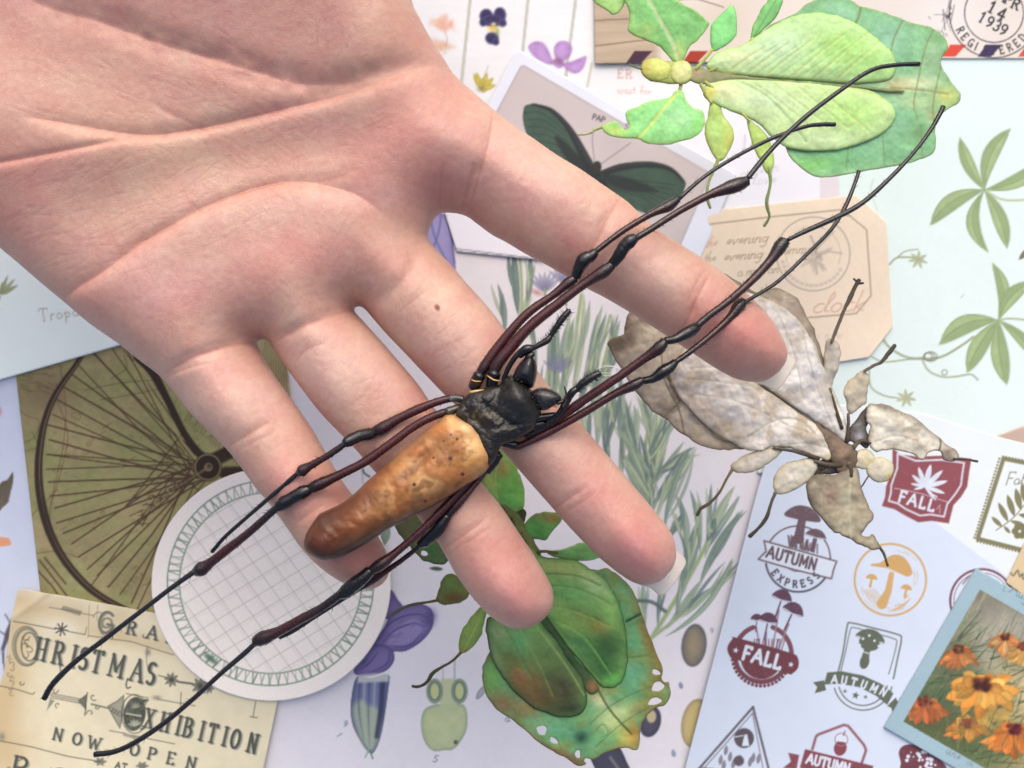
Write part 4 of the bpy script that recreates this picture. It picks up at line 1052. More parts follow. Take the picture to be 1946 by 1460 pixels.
    for x, y, r, a in ((104,1312,7,0),(110,1340,6,2),(178,1324,8,1),(172,1356,8,3),(184,1344,5,0)): flourish(cv, x, y, r, a, ik)
    L([(174,1338),(206,1346)], 3, .8); cv.fill([(204,1342),(222,1332),(236,1320),(236,1352),(228,1386),(214,1362)], C(168, 166, 144), edge=ik, ew=1.4, soft=1.6)
    for k in range(4): cv.ring(212 + k * 5, 1348 + k * 3, 4, 1.4, ik, .8)
    L([(240,1318),(268,1324),(282,1326)], 1.6); flourish(cv, 276, 1330, 6, 0, ik)
    # EXHIBITION: big dark E then capitals
    cv.disc(256, 1357, 21, C(96, 100, 88), ry=33, ang=10, soft=2, edge=ik, ew=3, var=.3, vs=5); cv.stroke([(240,1356),(268,1361)], 2.6, C(214, 208, 180), .95)
    for k in range(5):
        a = radians(200 + k * 32); cv.leaf((256, 1380), (256 + cos(a) * 14, 1380 + sin(a) * 14), 5, C(190, 188, 164), al=.8); cv.leaf((258, 1346), (258 + cos(a) * 12, 1346 + sin(a) * 12), 4, C(178, 176, 154), al=.6)
    cv.ring(256, 1357, 25, 2, ik, .8, a0=30, a1=330, ry=37); L([(272,1332),(280,1330)], 4); L([(268,1386),(274,1384)], 4)
    xs = [273, 303, 334, 347, 378, 393, 422, 436, 469]
    for k, ch in enumerate('XHIBITION'):
        x = xs[k]; y = 1381 + (x - 273) * .238
        for dx, c in ((3.0, sh), (0, ik)):
            glyph(cv, ch, x + dx, y + dx * .7, 35, 13, 5.8, c, wx=.6, serif=.12, contrast=.45, a=(.7 if dx else .93))
    L([(208,1389),(236,1394)], 1.6); L([(250,1398),(332,1414)], 1.6)
    for k in range(9): cv.blob(236 + k * 3.4, 1396 + k, 2.4, 3, 0, mid, .7)
    # NOW OPEN
    for s, x0, y0, st in (('NOW', 100, 1405, (0, 36, 66)), ('OPEN', 245, 1434, (0, 35, 71, 108))):
        for k, ch in enumerate(s):
            for dx, c in ((2.4, sh), (0, ik)): glyph(cv, ch, x0 + st[k] + dx, y0 + st[k] * .235 + dx * .6, 22, 13, 4.4, c, wx=.98, serif=.13, contrast=.4, a=(.6 if dx else .9))
    text(cv, 'AT', 218, 1460, 12, 12, 2.6, ik, serif=.12, track=.3)
    for x, y in ((190, 1448), (270, 1456)):
        for k in range(6):
            a = k * pi / 3; cv.leaf((x, y), (x + cos(a) * 13, y + sin(a) * 9), 6, mid, al=.85)
    L([(0,1408),(60,1420),(130,1438),(190,1448)], 1.9)
    cv.blob(4, 1400, 6, 8, 0, mid, .7)
    for dx, c in ((2.6, sh), (0, ik)):
        glyph(cv, 'R', 20 + dx, 1478 + dx, 42, 12, 6, c, wx=1.0, serif=.1, contrast=.3); glyph(cv, 'S', 96 + dx, 1492 + dx, 34, 12, 4.4, c, wx=1.3, contrast=.2); glyph(cv, 'A', 190, 1502, 30, 12, 4, c)
    flourish(cv, 34, 1440, 8, 0, ik); flourish(cv, 18, 1462, 7, 2, ik); flourish(cv, 98, 1462, 7, 0, ik)
    cv.fill([(484,1332),(486,1380),(482,1382)], ik, a=0); L([(486,1334),(481,1362)], 1.6); L([(475,1362),(489,1364)], 1.8)
    # side ornament
    for k in range(9): flourish(cv, 20 + random.gauss(0, 4), 1245 + k * 9, 6, k * 1.7, C(128, 122, 98), .7)
def xmas_h(X, Y, D):
    lift = np.clip(((60 - X) * .6 + (1240 - Y) * .8) / 100.0, 0, 2)      # curled top left corner
    return 0.07 * (fbm(X, Y, 120, 70, 2) - .5) + 0.10 * lift ** 1.6 + 0.035 * np.exp(-(((X - 28) * .8 + (Y - 1176) * 1.0) / 16.0) ** 2) * (X < 130)
sheet_xmas = sheet('christmas_card', [(37,1119),(60,1121),(78,1125),(129,1134),(565,1219),(527,1334),(480,1560),(-70,1560),(-40,1430),(8,1275),(23,1181)], 0.2, paint_xmas, M_paper, q=1.35, thick=.05, height=xmas_h)
tag(sheet_xmas, 'aged cream Christmas Exhibition card with ornate lettering, lower left corner', 'printed card')

def paint_round(cv):
    cv.base(C(255, 247, 239), 0.015, 70, 3)
    gr = C(122, 148, 126); gl = C(196, 190, 184)
    cx, cy = 514, 1108
    for o in range(-8, 9):
        for (ang, sp, ph) in ((54, 30, 4), (-31, 29, 8)):
            a = radians(ang); n = (-sin(a), cos(a)); d = o * sp + ph
            if abs(d) > 168: continue
            h = math.sqrt(170 ** 2 - d * d)
            p0 = (cx + n[0] * d - cos(a) * h, cy + n[1] * d - sin(a) * h); p1 = (cx + n[0] * d + cos(a) * h, cy + n[1] * d + sin(a) * h)
            cv.stroke([p0, p1], 1.5, gl, .8)
            if o % 2: cv.stroke([(p0[0] + n[0] * 5, p0[1] + n[1] * 5), (p1[0] + n[0] * 5, p1[1] + n[1] * 5)], 1.0, gl, .45)
    cv.ring(cx, cy, 196, 2.6, gr, .95, ry=195, grit=.1); cv.ring(cx, cy, 173, 2.6, gr, .9, ry=172, grit=.1)
    rs = random.Random(3)
    for k in range(150):
        a = 2 * pi * k / 150 + rs.gauss(0, .005); b = a + (.03 if k % 2 else -.02) + rs.gauss(0, .006)
        cv.stroke([(cx + 175 * cos(a), cy + 174 * sin(a)), (cx + 194 * cos(b), cy + 193 * sin(b))], rs.uniform(1.6, 3.4), gr, rs.uniform(.5, .95))
    for a in (2.2, 2.24, 2.28): cv.blob(cx + 184 * cos(a), cy + 183 * sin(a), 9, 5, 40, C(90, 124, 100), .8)
t = np.linspace(0, 2 * pi, 120, endpoint=False)
sheet_round = sheet('round_label', np.c_[515 + 227 * np.cos(t), 1111 + 221 * np.sin(t)], 0.34, paint_round, M_water, q=1.6, thick=.05, height=wav(.03, 120, 9))
tag(sheet_round, 'round cream label with grid lines and a green hatched border under the little finger', 'paper label')
ZOFF = 6.4
# ------------------------------------------------------------------ the hand
HAND = [(782,0),(800,40),(822,80),(845,115),(865,146),(900,178),(935,208),(975,240),(1020,270),(1060,300),(1100,325),(1150,360),(1195,392),(1237,433),(1309,480),(1361,514),(1422,565),(1462,606),(1488,645),(1498,678),(1483,706),(1452,725),(1404,722),(1361,702),(1317,674),(1265,640),(1209,604),(1152,570),(1117,552),(1074,527),(1031,502),(997,484),(960,461),(936,448),(908,427),(887,412),(862,405),(840,405),(826,415),(818,432),(813,450),(827,472),(858,505),(889,542),(920,576),(945,607),(963,632),(996,676),(1023,708),(1043,734),(1070,765),(1105,808),(1138,846),(1170,884),(1195,913),(1233,958),(1264,996),(1279,1020),(1286,1048),(1283,1074),(1271,1092),(1254,1107),(1231,1113),(1206,1109),(1178,1091),(1141,1061),(1103,1023),(1068,985),(1034,946),(1003,911),(977,881),(951,852),(915,815),(880,782),(847,751),(820,723),(797,699),(766,666),(735,634),(706,601),(694,588),(684,583),(675,586),(676,594),(690,609),(704,624),(735,658),(766,694),(797,731),(815,758),(850,808),(888,868),(920,920),(949,955),(984,1007),(1014,1053),(1037,1092),(1051,1124),(1052,1153),(1038,1176),(1014,1192),(988,1197),(960,1189),(930,1168),(899,1134),(869,1092),(850,1057),(830,1023),(800,985),(760,937),(713,892),(683,857),(658,831),(643,816),(612,783),(581,743),(550,702),(527,670),(515,653),(506,646),(495,646),(489,653),(500,672),(513,695),(544,739),(574,780),(602,822),(631,873),(656,915),(674,940),(697,976),(720,1018),(733,1047),(739,1078),(734,1101),(719,1118),(698,1123),(664,1114),(625,1087),(586,1048),(547,992),(520,956),(492,924),(465,886),(436,850),(396,812),(362,779),(336,746),(312,719),(295,705),(268,685),(232,656),(178,618),(134,581),(84,539),(44,504),(0,467),(-80,400),(-190,320),(-330,250),(-480,190),(-640,130),(-700,-40),(-640,-360),(-420,-470),(-200,-520),(60,-560),(330,-640),(560,-740),(700,-760),(790,-700),(830,-600),(826,-480),(800,-340),(778,-200),(772,-90)]
# finger axes: root to tip with radius in photo pixels
FING = [[(985,345,105),(1150,455,85),(1300,575,88),(1415,655,80)],
        [(735,520,92),(900,690,88),(1080,890,85),(1215,1045,76)],
        [(590,650,84),(720,790,78),(870,985,80),(985,1125,74)],
        [(420,710,92),(545,865,84),(620,980,74),(675,1060,66)]]
HZ = 3.25
def hand_R(X, Y):
    num = np.full(X.shape, 150.0 * 0.25); den = np.full(X.shape, 0.25)
    # palm body weight
    dpal = segdist(X, Y, (150, 250), (560, 330))[0]
    wp = np.exp(-(dpal / 260.0) ** 4) * 2.0
    num += wp * 150; den += wp
    for f in FING:
        for k in range(3):
            d, t = segdist(X, Y, f[k][:2], f[k + 1][:2])
            r = f[k][2] + (f[k + 1][2] - f[k][2]) * t
            w = np.exp(-(d / 90.0) ** 2) * 6.0 * (1 if k else 0.02 + 0.98 * sstep(0.0, 1.0, t))
            num += w * r * 0.93; den += w
    return num / den
def hand_T(X, Y):
    R = hand_R(X, Y)
    return 0.88 + (R - 75) / 75.0 * 0.5
def hand_zfun(X, Y):
    z = np.zeros(X.shape)
    # gentle bend: fingers droop towards their tips, the heel of the hand rises
    for f, dr in zip(FING, (0.25, 0.35, 0.35, 0.3)):
        (ax, ay, _r), (bx, by, _s) = f[2], f[3]
        L = math.hypot(bx - ax, by - ay); ux, uy = (bx - ax) / L, (by - ay) / L
        t = ((X - ax) * ux + (Y - ay) * uy) / L; v = -(X - ax) * uy + (Y - ay) * ux
        tp = np.maximum(t + 0.35, 0)
        z -= dr * 0.5 * tp * tp * np.exp(-(v / 95.0) ** 4) * (tp < 3)
    z += (1.38 - hand_T(X, Y)) * 0.62
    z += 0.25 * np.exp(-(((X - 100) / 500.0) ** 2 + ((Y - 150) / 400.0) ** 2))
    return z
def gau(X, Y, x, y, rx, ry, ang=0):
    ca, sa = cos(radians(ang)), sin(radians(ang))
    u = ((X - x) * ca + (Y - y) * sa) / rx; v = (-(X - x) * sa + (Y - y) * ca) / ry
    return np.exp(-(u * u + v * v))
def groove(X, Y, pts, w, ends=0.12):
    """1 on the line, fading to its sides and ends"""
    p = crom(pts, 4, False); best = np.full(X.shape, 1e9); tt = np.zeros(X.shape)
    n = len(p) - 1
    bb = (X > p[:, 0].min() - 4 * w) & (X < p[:, 0].max() + 4 * w) & (Y > p[:, 1].min() - 4 * w) & (Y < p[:, 1].max() + 4 * w)
    x, y = X[bb], Y[bb]; b = best[bb]; t_ = tt[bb]
    for k in range(n):
        d, t = segdist(x, y, p[k], p[k + 1])
        m = d < b; b[m] = d[m]; t_[m] = (k + t[m]) / n
    f = np.exp(-(b / w) ** 2) * np.clip(np.minimum(t_, 1 - t_) / ends, 0, 1) ** 0.7
    out = np.zeros(X.shape); out[bb] = f
    return out
def fold(X, Y, pts, A, a, Lf, B=.05, b=14, ends=.15):
    """a skin fold: shallow dip on the upper side, the flesh bulging up just below the line"""
    p = crom(pts, 4, False); best = np.full(X.shape, 1e9); tt = np.zeros(X.shape); sg = np.zeros(X.shape); n = len(p) - 1
    m_ = Lf * 4
    bb = (X > p[:, 0].min() - m_) & (X < p[:, 0].max() + m_) & (Y > p[:, 1].min() - m_) & (Y < p[:, 1].max() + m_)
    x, y = X[bb], Y[bb]; q = best[bb]; t_ = tt[bb]; s_ = sg[bb]
    for k in range(n):
        d, t = segdist(x, y, p[k], p[k + 1])
        dx, dy = p[k + 1] - p[k]
        side = np.sign(dx * (y - p[k, 1]) - dy * (x - p[k, 0]))
        m = d < q; q[m] = d[m]; t_[m] = (k + t[m]) / n; s_[m] = side[m]
    f = np.where(s_ > 0, A * (1 - np.exp(-q / a)) * np.exp(-(q / Lf) ** 2), -B * np.exp(-q / b) + B * 0)
    f = np.where(s_ > 0, f - B * np.exp(-q / (a * .5)), f)
    e = np.clip(np.minimum(t_, 1 - t_) / ends, 0, 1); e = e * e * (3 - 2 * e)
    out = np.zeros(X.shape); out[bb] = f * e
    return out
# (points, width px, depth cm, redness)
CREASES = [
 ([(40,-20),(144,61),(252,90),(360,130),(450,155),(540,180),(612,194),(700,185),(785,157),(856,136)], 26, 0.16, .25),
 ([(65,7),(144,61),(252,92),(360,130),(450,155),(540,180),(612,194),(700,188)], 5, 0.035, .35),
 ([(600,216),(692,191),(785,157),(856,139)], 16, 0.06, .3),
 ([(162,268),(306,288),(396,278),(504,253),(594,231),(690,208)], 13, 0.07, .3),
 ([(0,349),(72,338),(162,324),(252,306),(306,288)], 5, 0.04, .35),
 ([(330,225),(366,250),(400,262)], 6, 0.03, .3),
 ([(158,566),(235,529),(302,482),(352,452),(432,408),(522,374),(580,366),(646,361),(700,342)], 9, 0.06, .35),
 ([(600,372),(640,378),(700,398),(750,440),(790,500)], 26, 0.05, .22),
 ([(430,408),(520,378),(560,370)], 4, 0.03, .4),
 # finger roots
 ([(335,712),(372,692),(420,672),(460,658),(495,652)], 10, 0.11, .5),
 ([(330,720),(380,702),(430,690)], 5, 0.035, .4),
 ([(520,660),(560,640),(610,618),(650,600),(680,590)], 12, 0.09, .35),
 ([(575,690),(605,665),(640,655)], 5, 0.02, .3),
 ([(700,590),(735,575),(775,545),(800,500),(815,455)], 16, 0.08, .35),
 ([(765,600),(795,578),(822,556)], 5, 0.02, .3),
 ([(936,225),(930,290),(915,345),(898,395)], 8, 0.06, .45),
 ([(850,330),(842,370),(838,402)], 5, 0.03, .35),
 ([(905,330),(895,365),(880,400)], 12, 0.03, .3),
 # finger joints
 ([(1168,392),(1148,425),(1120,480),(1085,520)], 9, 0.06, .4),
 ([(1336,524),(1309,572),(1287,626),(1270,640)], 7, 0.06, .45),
 ([(1325,520),(1300,560),(1283,600)], 4, 0.02, .3),
 ([(1028,735),(985,770),(950,800),(905,830)], 9, 0.05, .4),
 ([(1112,914),(1083,934),(1055,958),(1040,975)], 6, 0.05, .4),
 ([(1125,925),(1095,950),(1065,970)], 4, 0.02, .3),
 ([(800,775),(760,800),(720,830),(680,848)], 8, 0.04, .35),
 ([(930,970),(905,990),(870,1015),(845,1035)], 6, 0.05, .4),
 ([(940,985),(900,1012),(862,1035)], 4, 0.02, .3),
 ([(530,798),(497,819),(450,846)], 7, 0.05, .4),
 ([(545,812),(510,832),(470,850)], 4, 0.02, .3),
 ([(632,948),(600,968),(570,990)], 6, 0.04, .35),
]
random.seed(11)
FINE = []
# fine lines across the palm
for (xa, ya, xb, yb, n, ang, L) in ((100,330,560,470,60,-24,170),(330,230,620,420,50,38,110),(60,420,330,540,26,-16,160),(420,300,640,460,26,62,70),
                                   (120,120,560,260,40,24,150),(620,20,760,140,30,75,90),(560,480,800,640,18,48,60),(480,250,760,330,20,-20,120)):
    for k in range(n):
        x, y = random.uniform(xa, xb), random.uniform(ya, yb); a = radians(ang + random.gauss(0, 9)); l = L * random.uniform(.25, .75)
        b = random.gauss(0, .06) * l
        FINE.append([(x - cos(a) * l / 2, y - sin(a) * l / 2), (x - sin(a) * b, y + cos(a) * b), (x + cos(a) * l / 2, y + sin(a) * l / 2)])
for f, n in zip(FING, (22, 20, 24, 18)):
    for k in range(n):
        t = random.uniform(.05, 2.3); i = int(t); u = t - i
        x = f[i][0] + (f[i + 1][0] - f[i][0]) * u; y = f[i][1] + (f[i + 1][1] - f[i][1]) * u
        a = math.atan2(f[i + 1][1] - f[i][1], f[i + 1][0] - f[i][0]) + pi / 2 + random.gauss(0, .25)
        l = random.uniform(20, 60); o = random.uniform(-45, 45)
        x += cos(a) * o; y += sin(a) * o
        FINE.append([(x - cos(a) * l / 2, y - sin(a) * l / 2), (x + 3, y + 2), (x + cos(a) * l / 2, y + sin(a) * l / 2)])

def hand_bump(X, Y, D, prof, cv, used):
    b = np.zeros(X.shape)
    # mounds
    b += 1.25 * gau(X, Y, 430, -170, 460, 290, 12)          # ball of the thumb
    b += 0.42 * gau(X, Y, 60, 250, 330, 120, 22)           # outer edge of the palm
    b += 0.20 * gau(X, Y, 420, 600, 200, 110, -20)          # pads under the fingers
    b += 0.14 * gau(X, Y, 640, 520, 120, 80, -10)
    b += 0.22 * gau(X, Y, 820, 300, 110, 90, -40)
    b += 0.16 * gau(X, Y, 740, 90, 70, 110, 20)
    b -= 0.22 * gau(X, Y, 560, 310, 190, 70, -12)
    b -= 0.12 * gau(X, Y, 330, 380, 160, 50, -22)
    b += fold(X, Y, [(120,592),(158,566),(235,529),(302,482),(352,452),(432,408),(522,374),(580,366),(640,374),(700,394),(760,440)], .15, 20, 85)
    b += fold(X, Y, [(110,262),(162,268),(306,288),(396,278),(504,253),(594,231),(690,208),(785,170),(850,140)], .09, 16, 60)
    b += fold(X, Y, [(-60,352),(0,349),(72,338),(162,324),(252,306),(320,286)], .05, 10, 40, B=.03, b=8)
    # pads of the finger bones
    for (x, y, rx, ry, ang, h) in ((1060,390,70,52,38,.10),(1235,525,62,58,42,.10),(1405,640,60,50,40,.16),
                                   (850,620,75,60,50,.10),(1000,820,60,55,52,.08),(1195,1020,68,48,48,.16),
                                   (650,715,70,52,52,.10),(820,920,55,50,52,.08),(965,1110,62,44,48,.16),
                                   (455,770,60,58,50,.12),(575,905,45,45,54,.08),(670,1055,50,38,50,.12)):
        b += h * gau(X, Y, x, y, rx, ry, ang)
    for pts, w, dp, red in CREASES:
        b -= dp * (0.85 if w > 11 else 0.75) * groove(X, Y, pts, w * (1 if w > 11 else 1.25), 0.3) * (0.75 + 0.5 * noise(X, Y, 22, w))
    cvh = cv.h.ravel()[used]
    b -= cvh
    b += 0.012 * (fbm(X, Y, 60, 3) - 0.5) + 0.014 * (fbm(X, Y, 9, 8) - 0.5)
    return b * np.clip(prof * 1.3, 0, 1)

def paint_hand(cv):
    cv.base(C(212, 163, 143), 0.035, 160, 2)
    pink = C(214, 140, 130); pale = C(226, 184, 166); red = C(196, 116, 106); yel = C(218, 178, 148); dim = C(205, 146, 132)
    for (x, y, rx, ry, ang, c, a) in (
        (330,0,420,150,10,dim,.6),(60,60,260,120,20,C(196,140,126),.5),(600,150,200,60,-8,C(200,140,126),.45),  # upper palm: shade painted in, on top of the slope's own
        (720,70,60,120,10,yel,.6),(640,80,120,60,0,dim,.4),
        (100,340,220,70,-12,pink,.4),(60,440,120,60,20,pink,.35),(250,560,120,45,-24,pink,.55),(200,590,90,40,20,red,.3),
        (420,520,200,60,-20,pale,.6),(560,490,90,45,10,pink,.55),(640,500,60,40,10,pink,.35),(460,560,120,40,-15,pink,.35),
        (250,270,130,60,10,yel,.45),(380,330,160,50,-20,yel,.35),(780,270,140,70,-30,pink,.45),(880,260,90,60,-40,yel,.3),
        (830,360,70,45,0,red,.3),(1000,300,120,60,35,pale,.45),(1040,420,70,40,35,dim,.4),(1100,470,60,35,30,red,.3),
        (1230,520,60,50,40,pale,.35),(1400,640,70,55,40,C(208,128,118),.75),(1330,600,60,50,40,pink,.4),(1470,670,30,45,10,red,.3),
        (850,560,60,60,50,yel,.5),(760,520,60,40,40,dim,.4),(900,700,90,60,48,pale,.3),(1120,930,60,50,50,C(226,150,142),.5),
        (1190,1020,70,55,48,C(222,144,136),.65),(1230,1070,40,35,40,pink,.5),
        (640,700,70,60,50,pale,.6),(740,830,70,50,50,yel,.3),(600,640,60,30,-20,dim,.4),(940,1060,80,55,50,C(220,144,134),.6),(990,1150,50,40,40,C(214,136,132),.5),
        (470,740,90,60,50,pale,.5),(430,710,50,40,20,pink,.3),(580,900,60,45,50,C(224,150,138),.5),(660,1040,70,50,50,C(205,126,116),.75),
        (760,960,60,60,50,C(206,132,124),.4),(690,930,50,60,40,C(206,132,124),.4)):
        cv.blob(x, y, rx, ry, ang, c, a)
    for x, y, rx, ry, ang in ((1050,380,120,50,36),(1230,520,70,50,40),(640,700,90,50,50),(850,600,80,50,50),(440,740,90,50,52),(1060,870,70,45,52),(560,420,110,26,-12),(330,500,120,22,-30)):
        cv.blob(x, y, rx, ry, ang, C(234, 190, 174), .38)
    # mottling
    n = fbm(cv.X, cv.Y, 46, 21, 4) - 0.5
    cv.c *= 1 + n[..., None] * np.array([0.05, 0.15, 0.14])
    n2 = fbm(cv.X, cv.Y, 14, 31, 3) - 0.5
    cv.c *= 1 + n2[..., None] * np.array([0.02, 0.07, 0.06])
    n3 = fbm(cv.X, cv.Y, 90, 41, 3) - 0.5
    cv.c *= 1 - np.clip(n3, 0, 1)[..., None] * np.array([0.02, 0.12, 0.02])
    for pts, w, dp, rd in CREASES:
        if w < 14: cv.stroke(crom(pts, 4, False), [w * .3, w * .6, w * .3], C(168, 90, 78), rd * .8, soft=w * 0.6)
    # fine lines: a little darker and a hair deep
    for l in FINE:
        p = crom(l, 4, False)
        cv.stroke(p, [0.8, 1.8, 0.8], C(166, 100, 90), 0.17, soft=2.2)
        sl, cov = cv.strokecov(p, [1.0, 2.6, 1.0], 3.0)
        if sl: cv.h[sl] = np.maximum(cv.h[sl], cov * 0.0065)
    # tiny pores and dots
    n4 = fbm(cv.X, cv.Y, 4.6, 71, 2) - 0.5
    cv.c *= 1 + n4[..., None] * np.array([0.05, 0.09, 0.09])
    cv.c *= np.array([0.965, 0.98, 0.995])
    # small mole on the middle finger
    cv.disc(838, 592, 6.5, C(140, 78, 62), ry=4.5, ang=60, a=.85, soft=3)
    cv.disc(838, 592, 3, C(110, 56, 46), a=.7, soft=2)

M_skin = material('skin', 0.46, 0.42, 0.6, 34, 0.05, sss=0.10, sssr=(1.0, 0.35, 0.2), ssss=0.18, bdist=0.012, rvar=0.08)
# ridge relief of the skin: fine rings over the pads
_t = M_skin.node_tree
_b = _t.nodes['Principled BSDF']; _tc = _t.nodes.new('ShaderNodeTexCoord')
_wv = _t.nodes.new('ShaderNodeTexWave'); _wv.wave_type = 'RINGS'; _wv.rings_direction = 'Z'
_mp = _t.nodes.new('ShaderNodeMapping'); _mp.inputs['Location'].default_value = (-4.9, -1.6, 0)
_wv.inputs['Scale'].default_value = 7.5; _wv.inputs['Distortion'].default_value = 3.0; _wv.inputs['Detail Scale'].default_value = 0.35
_t.links.new(_tc.outputs['Object'], _mp.inputs['Vector']); _t.links.new(_mp.outputs[0], _wv.inputs['Vector'])
_old = _b.inputs['Normal'].links[0].from_node
_bp = _t.nodes.new('ShaderNodeBump'); _bp.inputs['Strength'].default_value = 0.12; _bp.inputs['Distance'].default_value = 0.01
_t.links.new(_wv.outputs['Fac'], _bp.inputs['Height']); _t.links.new(_old.outputs[0], _bp.inputs['Normal'])
_t.links.new(_bp.outputs[0], _b.inputs['Normal'])
hand = inflate('hand', crom(HAND, 3), HZ, hand_R, hand_T, lambda X, Y: hand_T(X, Y) * 0.95, paint_hand, M_skin,
               q=2.3, bump=hand_bump, zfun=hand_zfun, ridge=24)
# height of the skin, so that the legs can be laid on it
_cv, _us, _tp = inflate.last
_g = np.full(_cv.nx * _cv.ny, -9.0); _g[_us] = _tp[:len(_us)]; _g = _g.reshape(_cv.ny, _cv.nx)
def skin_z(x, y):
    i = int(round((x - _cv.x0) / _cv.q)); j = int(round((y - _cv.y0) / _cv.q))
    return _g[j, i] - ZOFF if 0 <= i < _cv.nx and 0 <= j < _cv.ny else -9.0
tag(hand, 'open palm-up left hand with long nails, holding the big spider', 'hand')
M_nail = material('fingernail', 0.22, 0.5, 0.05, 6, 0.02, sss=0.3, ssss=0.1, trans=0.45)
def nail(poly, axis, z):
    ax = np.array(axis, float); ax /= np.hypot(*ax); cx, cy = np.mean(poly, 0)
    def hgt(X, Y, D):
        v = -(X - cx) * ax[1] + (Y - cy) * ax[0]
        return 0.16 - 0.16 * (v / 42.0) ** 2
    def pt(cv):
        cv.base(C(222, 212, 200), 0.02, 20)
        cv.blob(cx + ax[0] * 10, cy + ax[1] * 10, 30, 40, 0, C(232, 226, 216), .6)
    o = sheet('fingernail', poly, z, pt, M_nail, q=2.2, thick=0.015, height=hgt, parent=hand, smooth=4)
    return o
nail([(1440,650),(1498,672),(1513,684),(1504,702),(1483,734),(1472,741),(1452,733),(1425,722),(1400,690)], (0.75, 0.62), 2.75)
nail([(1230,1010),(1287,1048),(1304,1066),(1296,1084),(1266,1124),(1253,1131),(1236,1118),(1205,1105),(1190,1060)], (0.68, 0.73), 2.65)
# ------------------------------------------------------------------ dried leaf insects
def leafpaint(base, blobs=(), veins=(), edge=None, ew=3, var=.10, vs=26, mott=None, seed=1):
    def pt(cv, poly):
        cv.base(base, var, vs, seed)
        n = fbm(cv.X * .5 + cv.Y * .3, cv.Y - cv.X * .4, 10, seed + 5, 3) - .5
        cv.c *= 1 + n[..., None] * .10
        if mott is not None:
            m = sstep(.5, .66, fbm(cv.X, cv.Y, 30, seed + 9, 4))[..., None] * .7
            cv.c = cv.c * (1 - m) + mott * m
        for b in blobs: cv.blob(*b)
        if edge is not None:
            d = np.clip(-sdf(cv.X, cv.Y, poly), 0, None)
            e = np.exp(-d / ew)[..., None] * .85
            cv.c = cv.c * (1 - e) + edge * e
        for l, w, c, a in veins:
            cv.stroke(crom(l, 5, False), w, c, a, soft=2.2)
            sl, cov = cv.strokecov(crom(l, 5, False), w * 1.3, 3.5)
            if sl: cv.h[sl] = np.maximum(cv.h[sl], cov * .012)
    return pt
def shell(name, poly, z, paint, parent, dome=.12, tilt=(0, 0, 0), thick=.012, q=2.0, smooth=4, holes=(), R=60, curl=0.0, mat=None, ruff=.03, label=None, rag=1.2):
    dome *= .55; z -= (z - .28) * .35 if z > .3 else 0
    """thin dried wing or lobe: arched, slightly ruffled, with real thickness"""
    pol = crom(poly, smooth) if smooth else np.asarray(poly, float)
    pol = ragged(pol, RAG * rag, 10, 5)
    cvs = {}
    def pt(cv):
        paint(cv, pol); cvs['c'] = cv
    tx, ty, _ = tilt
    cx, cy = np.mean(pol, 0)
    def hgt(X, Y, D):
        u = 1 - np.clip(D / R, 0, 1)
        z_ = dome * np.sqrt(np.clip(1 - u * u, 0, 1)) + (X - cx) * tx / 100. + (Y - cy) * ty / 100.
        z_ = z_ + RUFF * ruff * 2 * (fbm(X, Y, 26, 3, 3) - .5) + curl * np.exp(-D / 7.0) * (noise(X, Y, 40, 2) + .3)
        cv = cvs['c']; j = np.clip(((Y - cv.y0) / cv.q).round().astype(int), 0, cv.ny - 1); i = np.clip(((X - cv.x0) / cv.q).round().astype(int), 0, cv.nx - 1)
        return z_ - cv.h[j, i]
    o = sheet(name, pol, z, pt, mat or M_dry, q=q, thick=thick, height=hgt, parent=parent, holes=holes)
    if label: o['label'] = label
    return o
def twig(name, pts, parent, cols, w=6, **k):
    z0 = .35
    return tube(name, [(p[0], p[1], p[2] if len(p) > 2 else z0, p[3] if len(p) > 3 else w) for p in pts], M_twig, cols, parent, n=7, sub=4, bumpy=.25, **k)
def bead(name, x, y, rx, ry, ang, z, paint, parent, t=.12):
    t *= .55; z -= .2
    a = np.linspace(0, 2 * pi, 22, endpoint=False); ca, sa = cos(radians(ang)), sin(radians(ang))
    p = np.c_[x + rx * np.cos(a) * ca - ry * np.sin(a) * sa, y + rx * np.cos(a) * sa + ry * np.sin(a) * ca]
    p = ragged(p, RAG, 12, 9)
    return inflate(name, p, z, min(rx, ry), t, t, lambda cv: paint(cv, p), M_dry, q=2.0, parent=parent, ridge=6, bump=lambda X, Y, D, pr, cv, us: .05 * (fbm(X, Y, 12, 4, 3) - .5) * pr)

RAG = 1.5; RUFF = 1.0
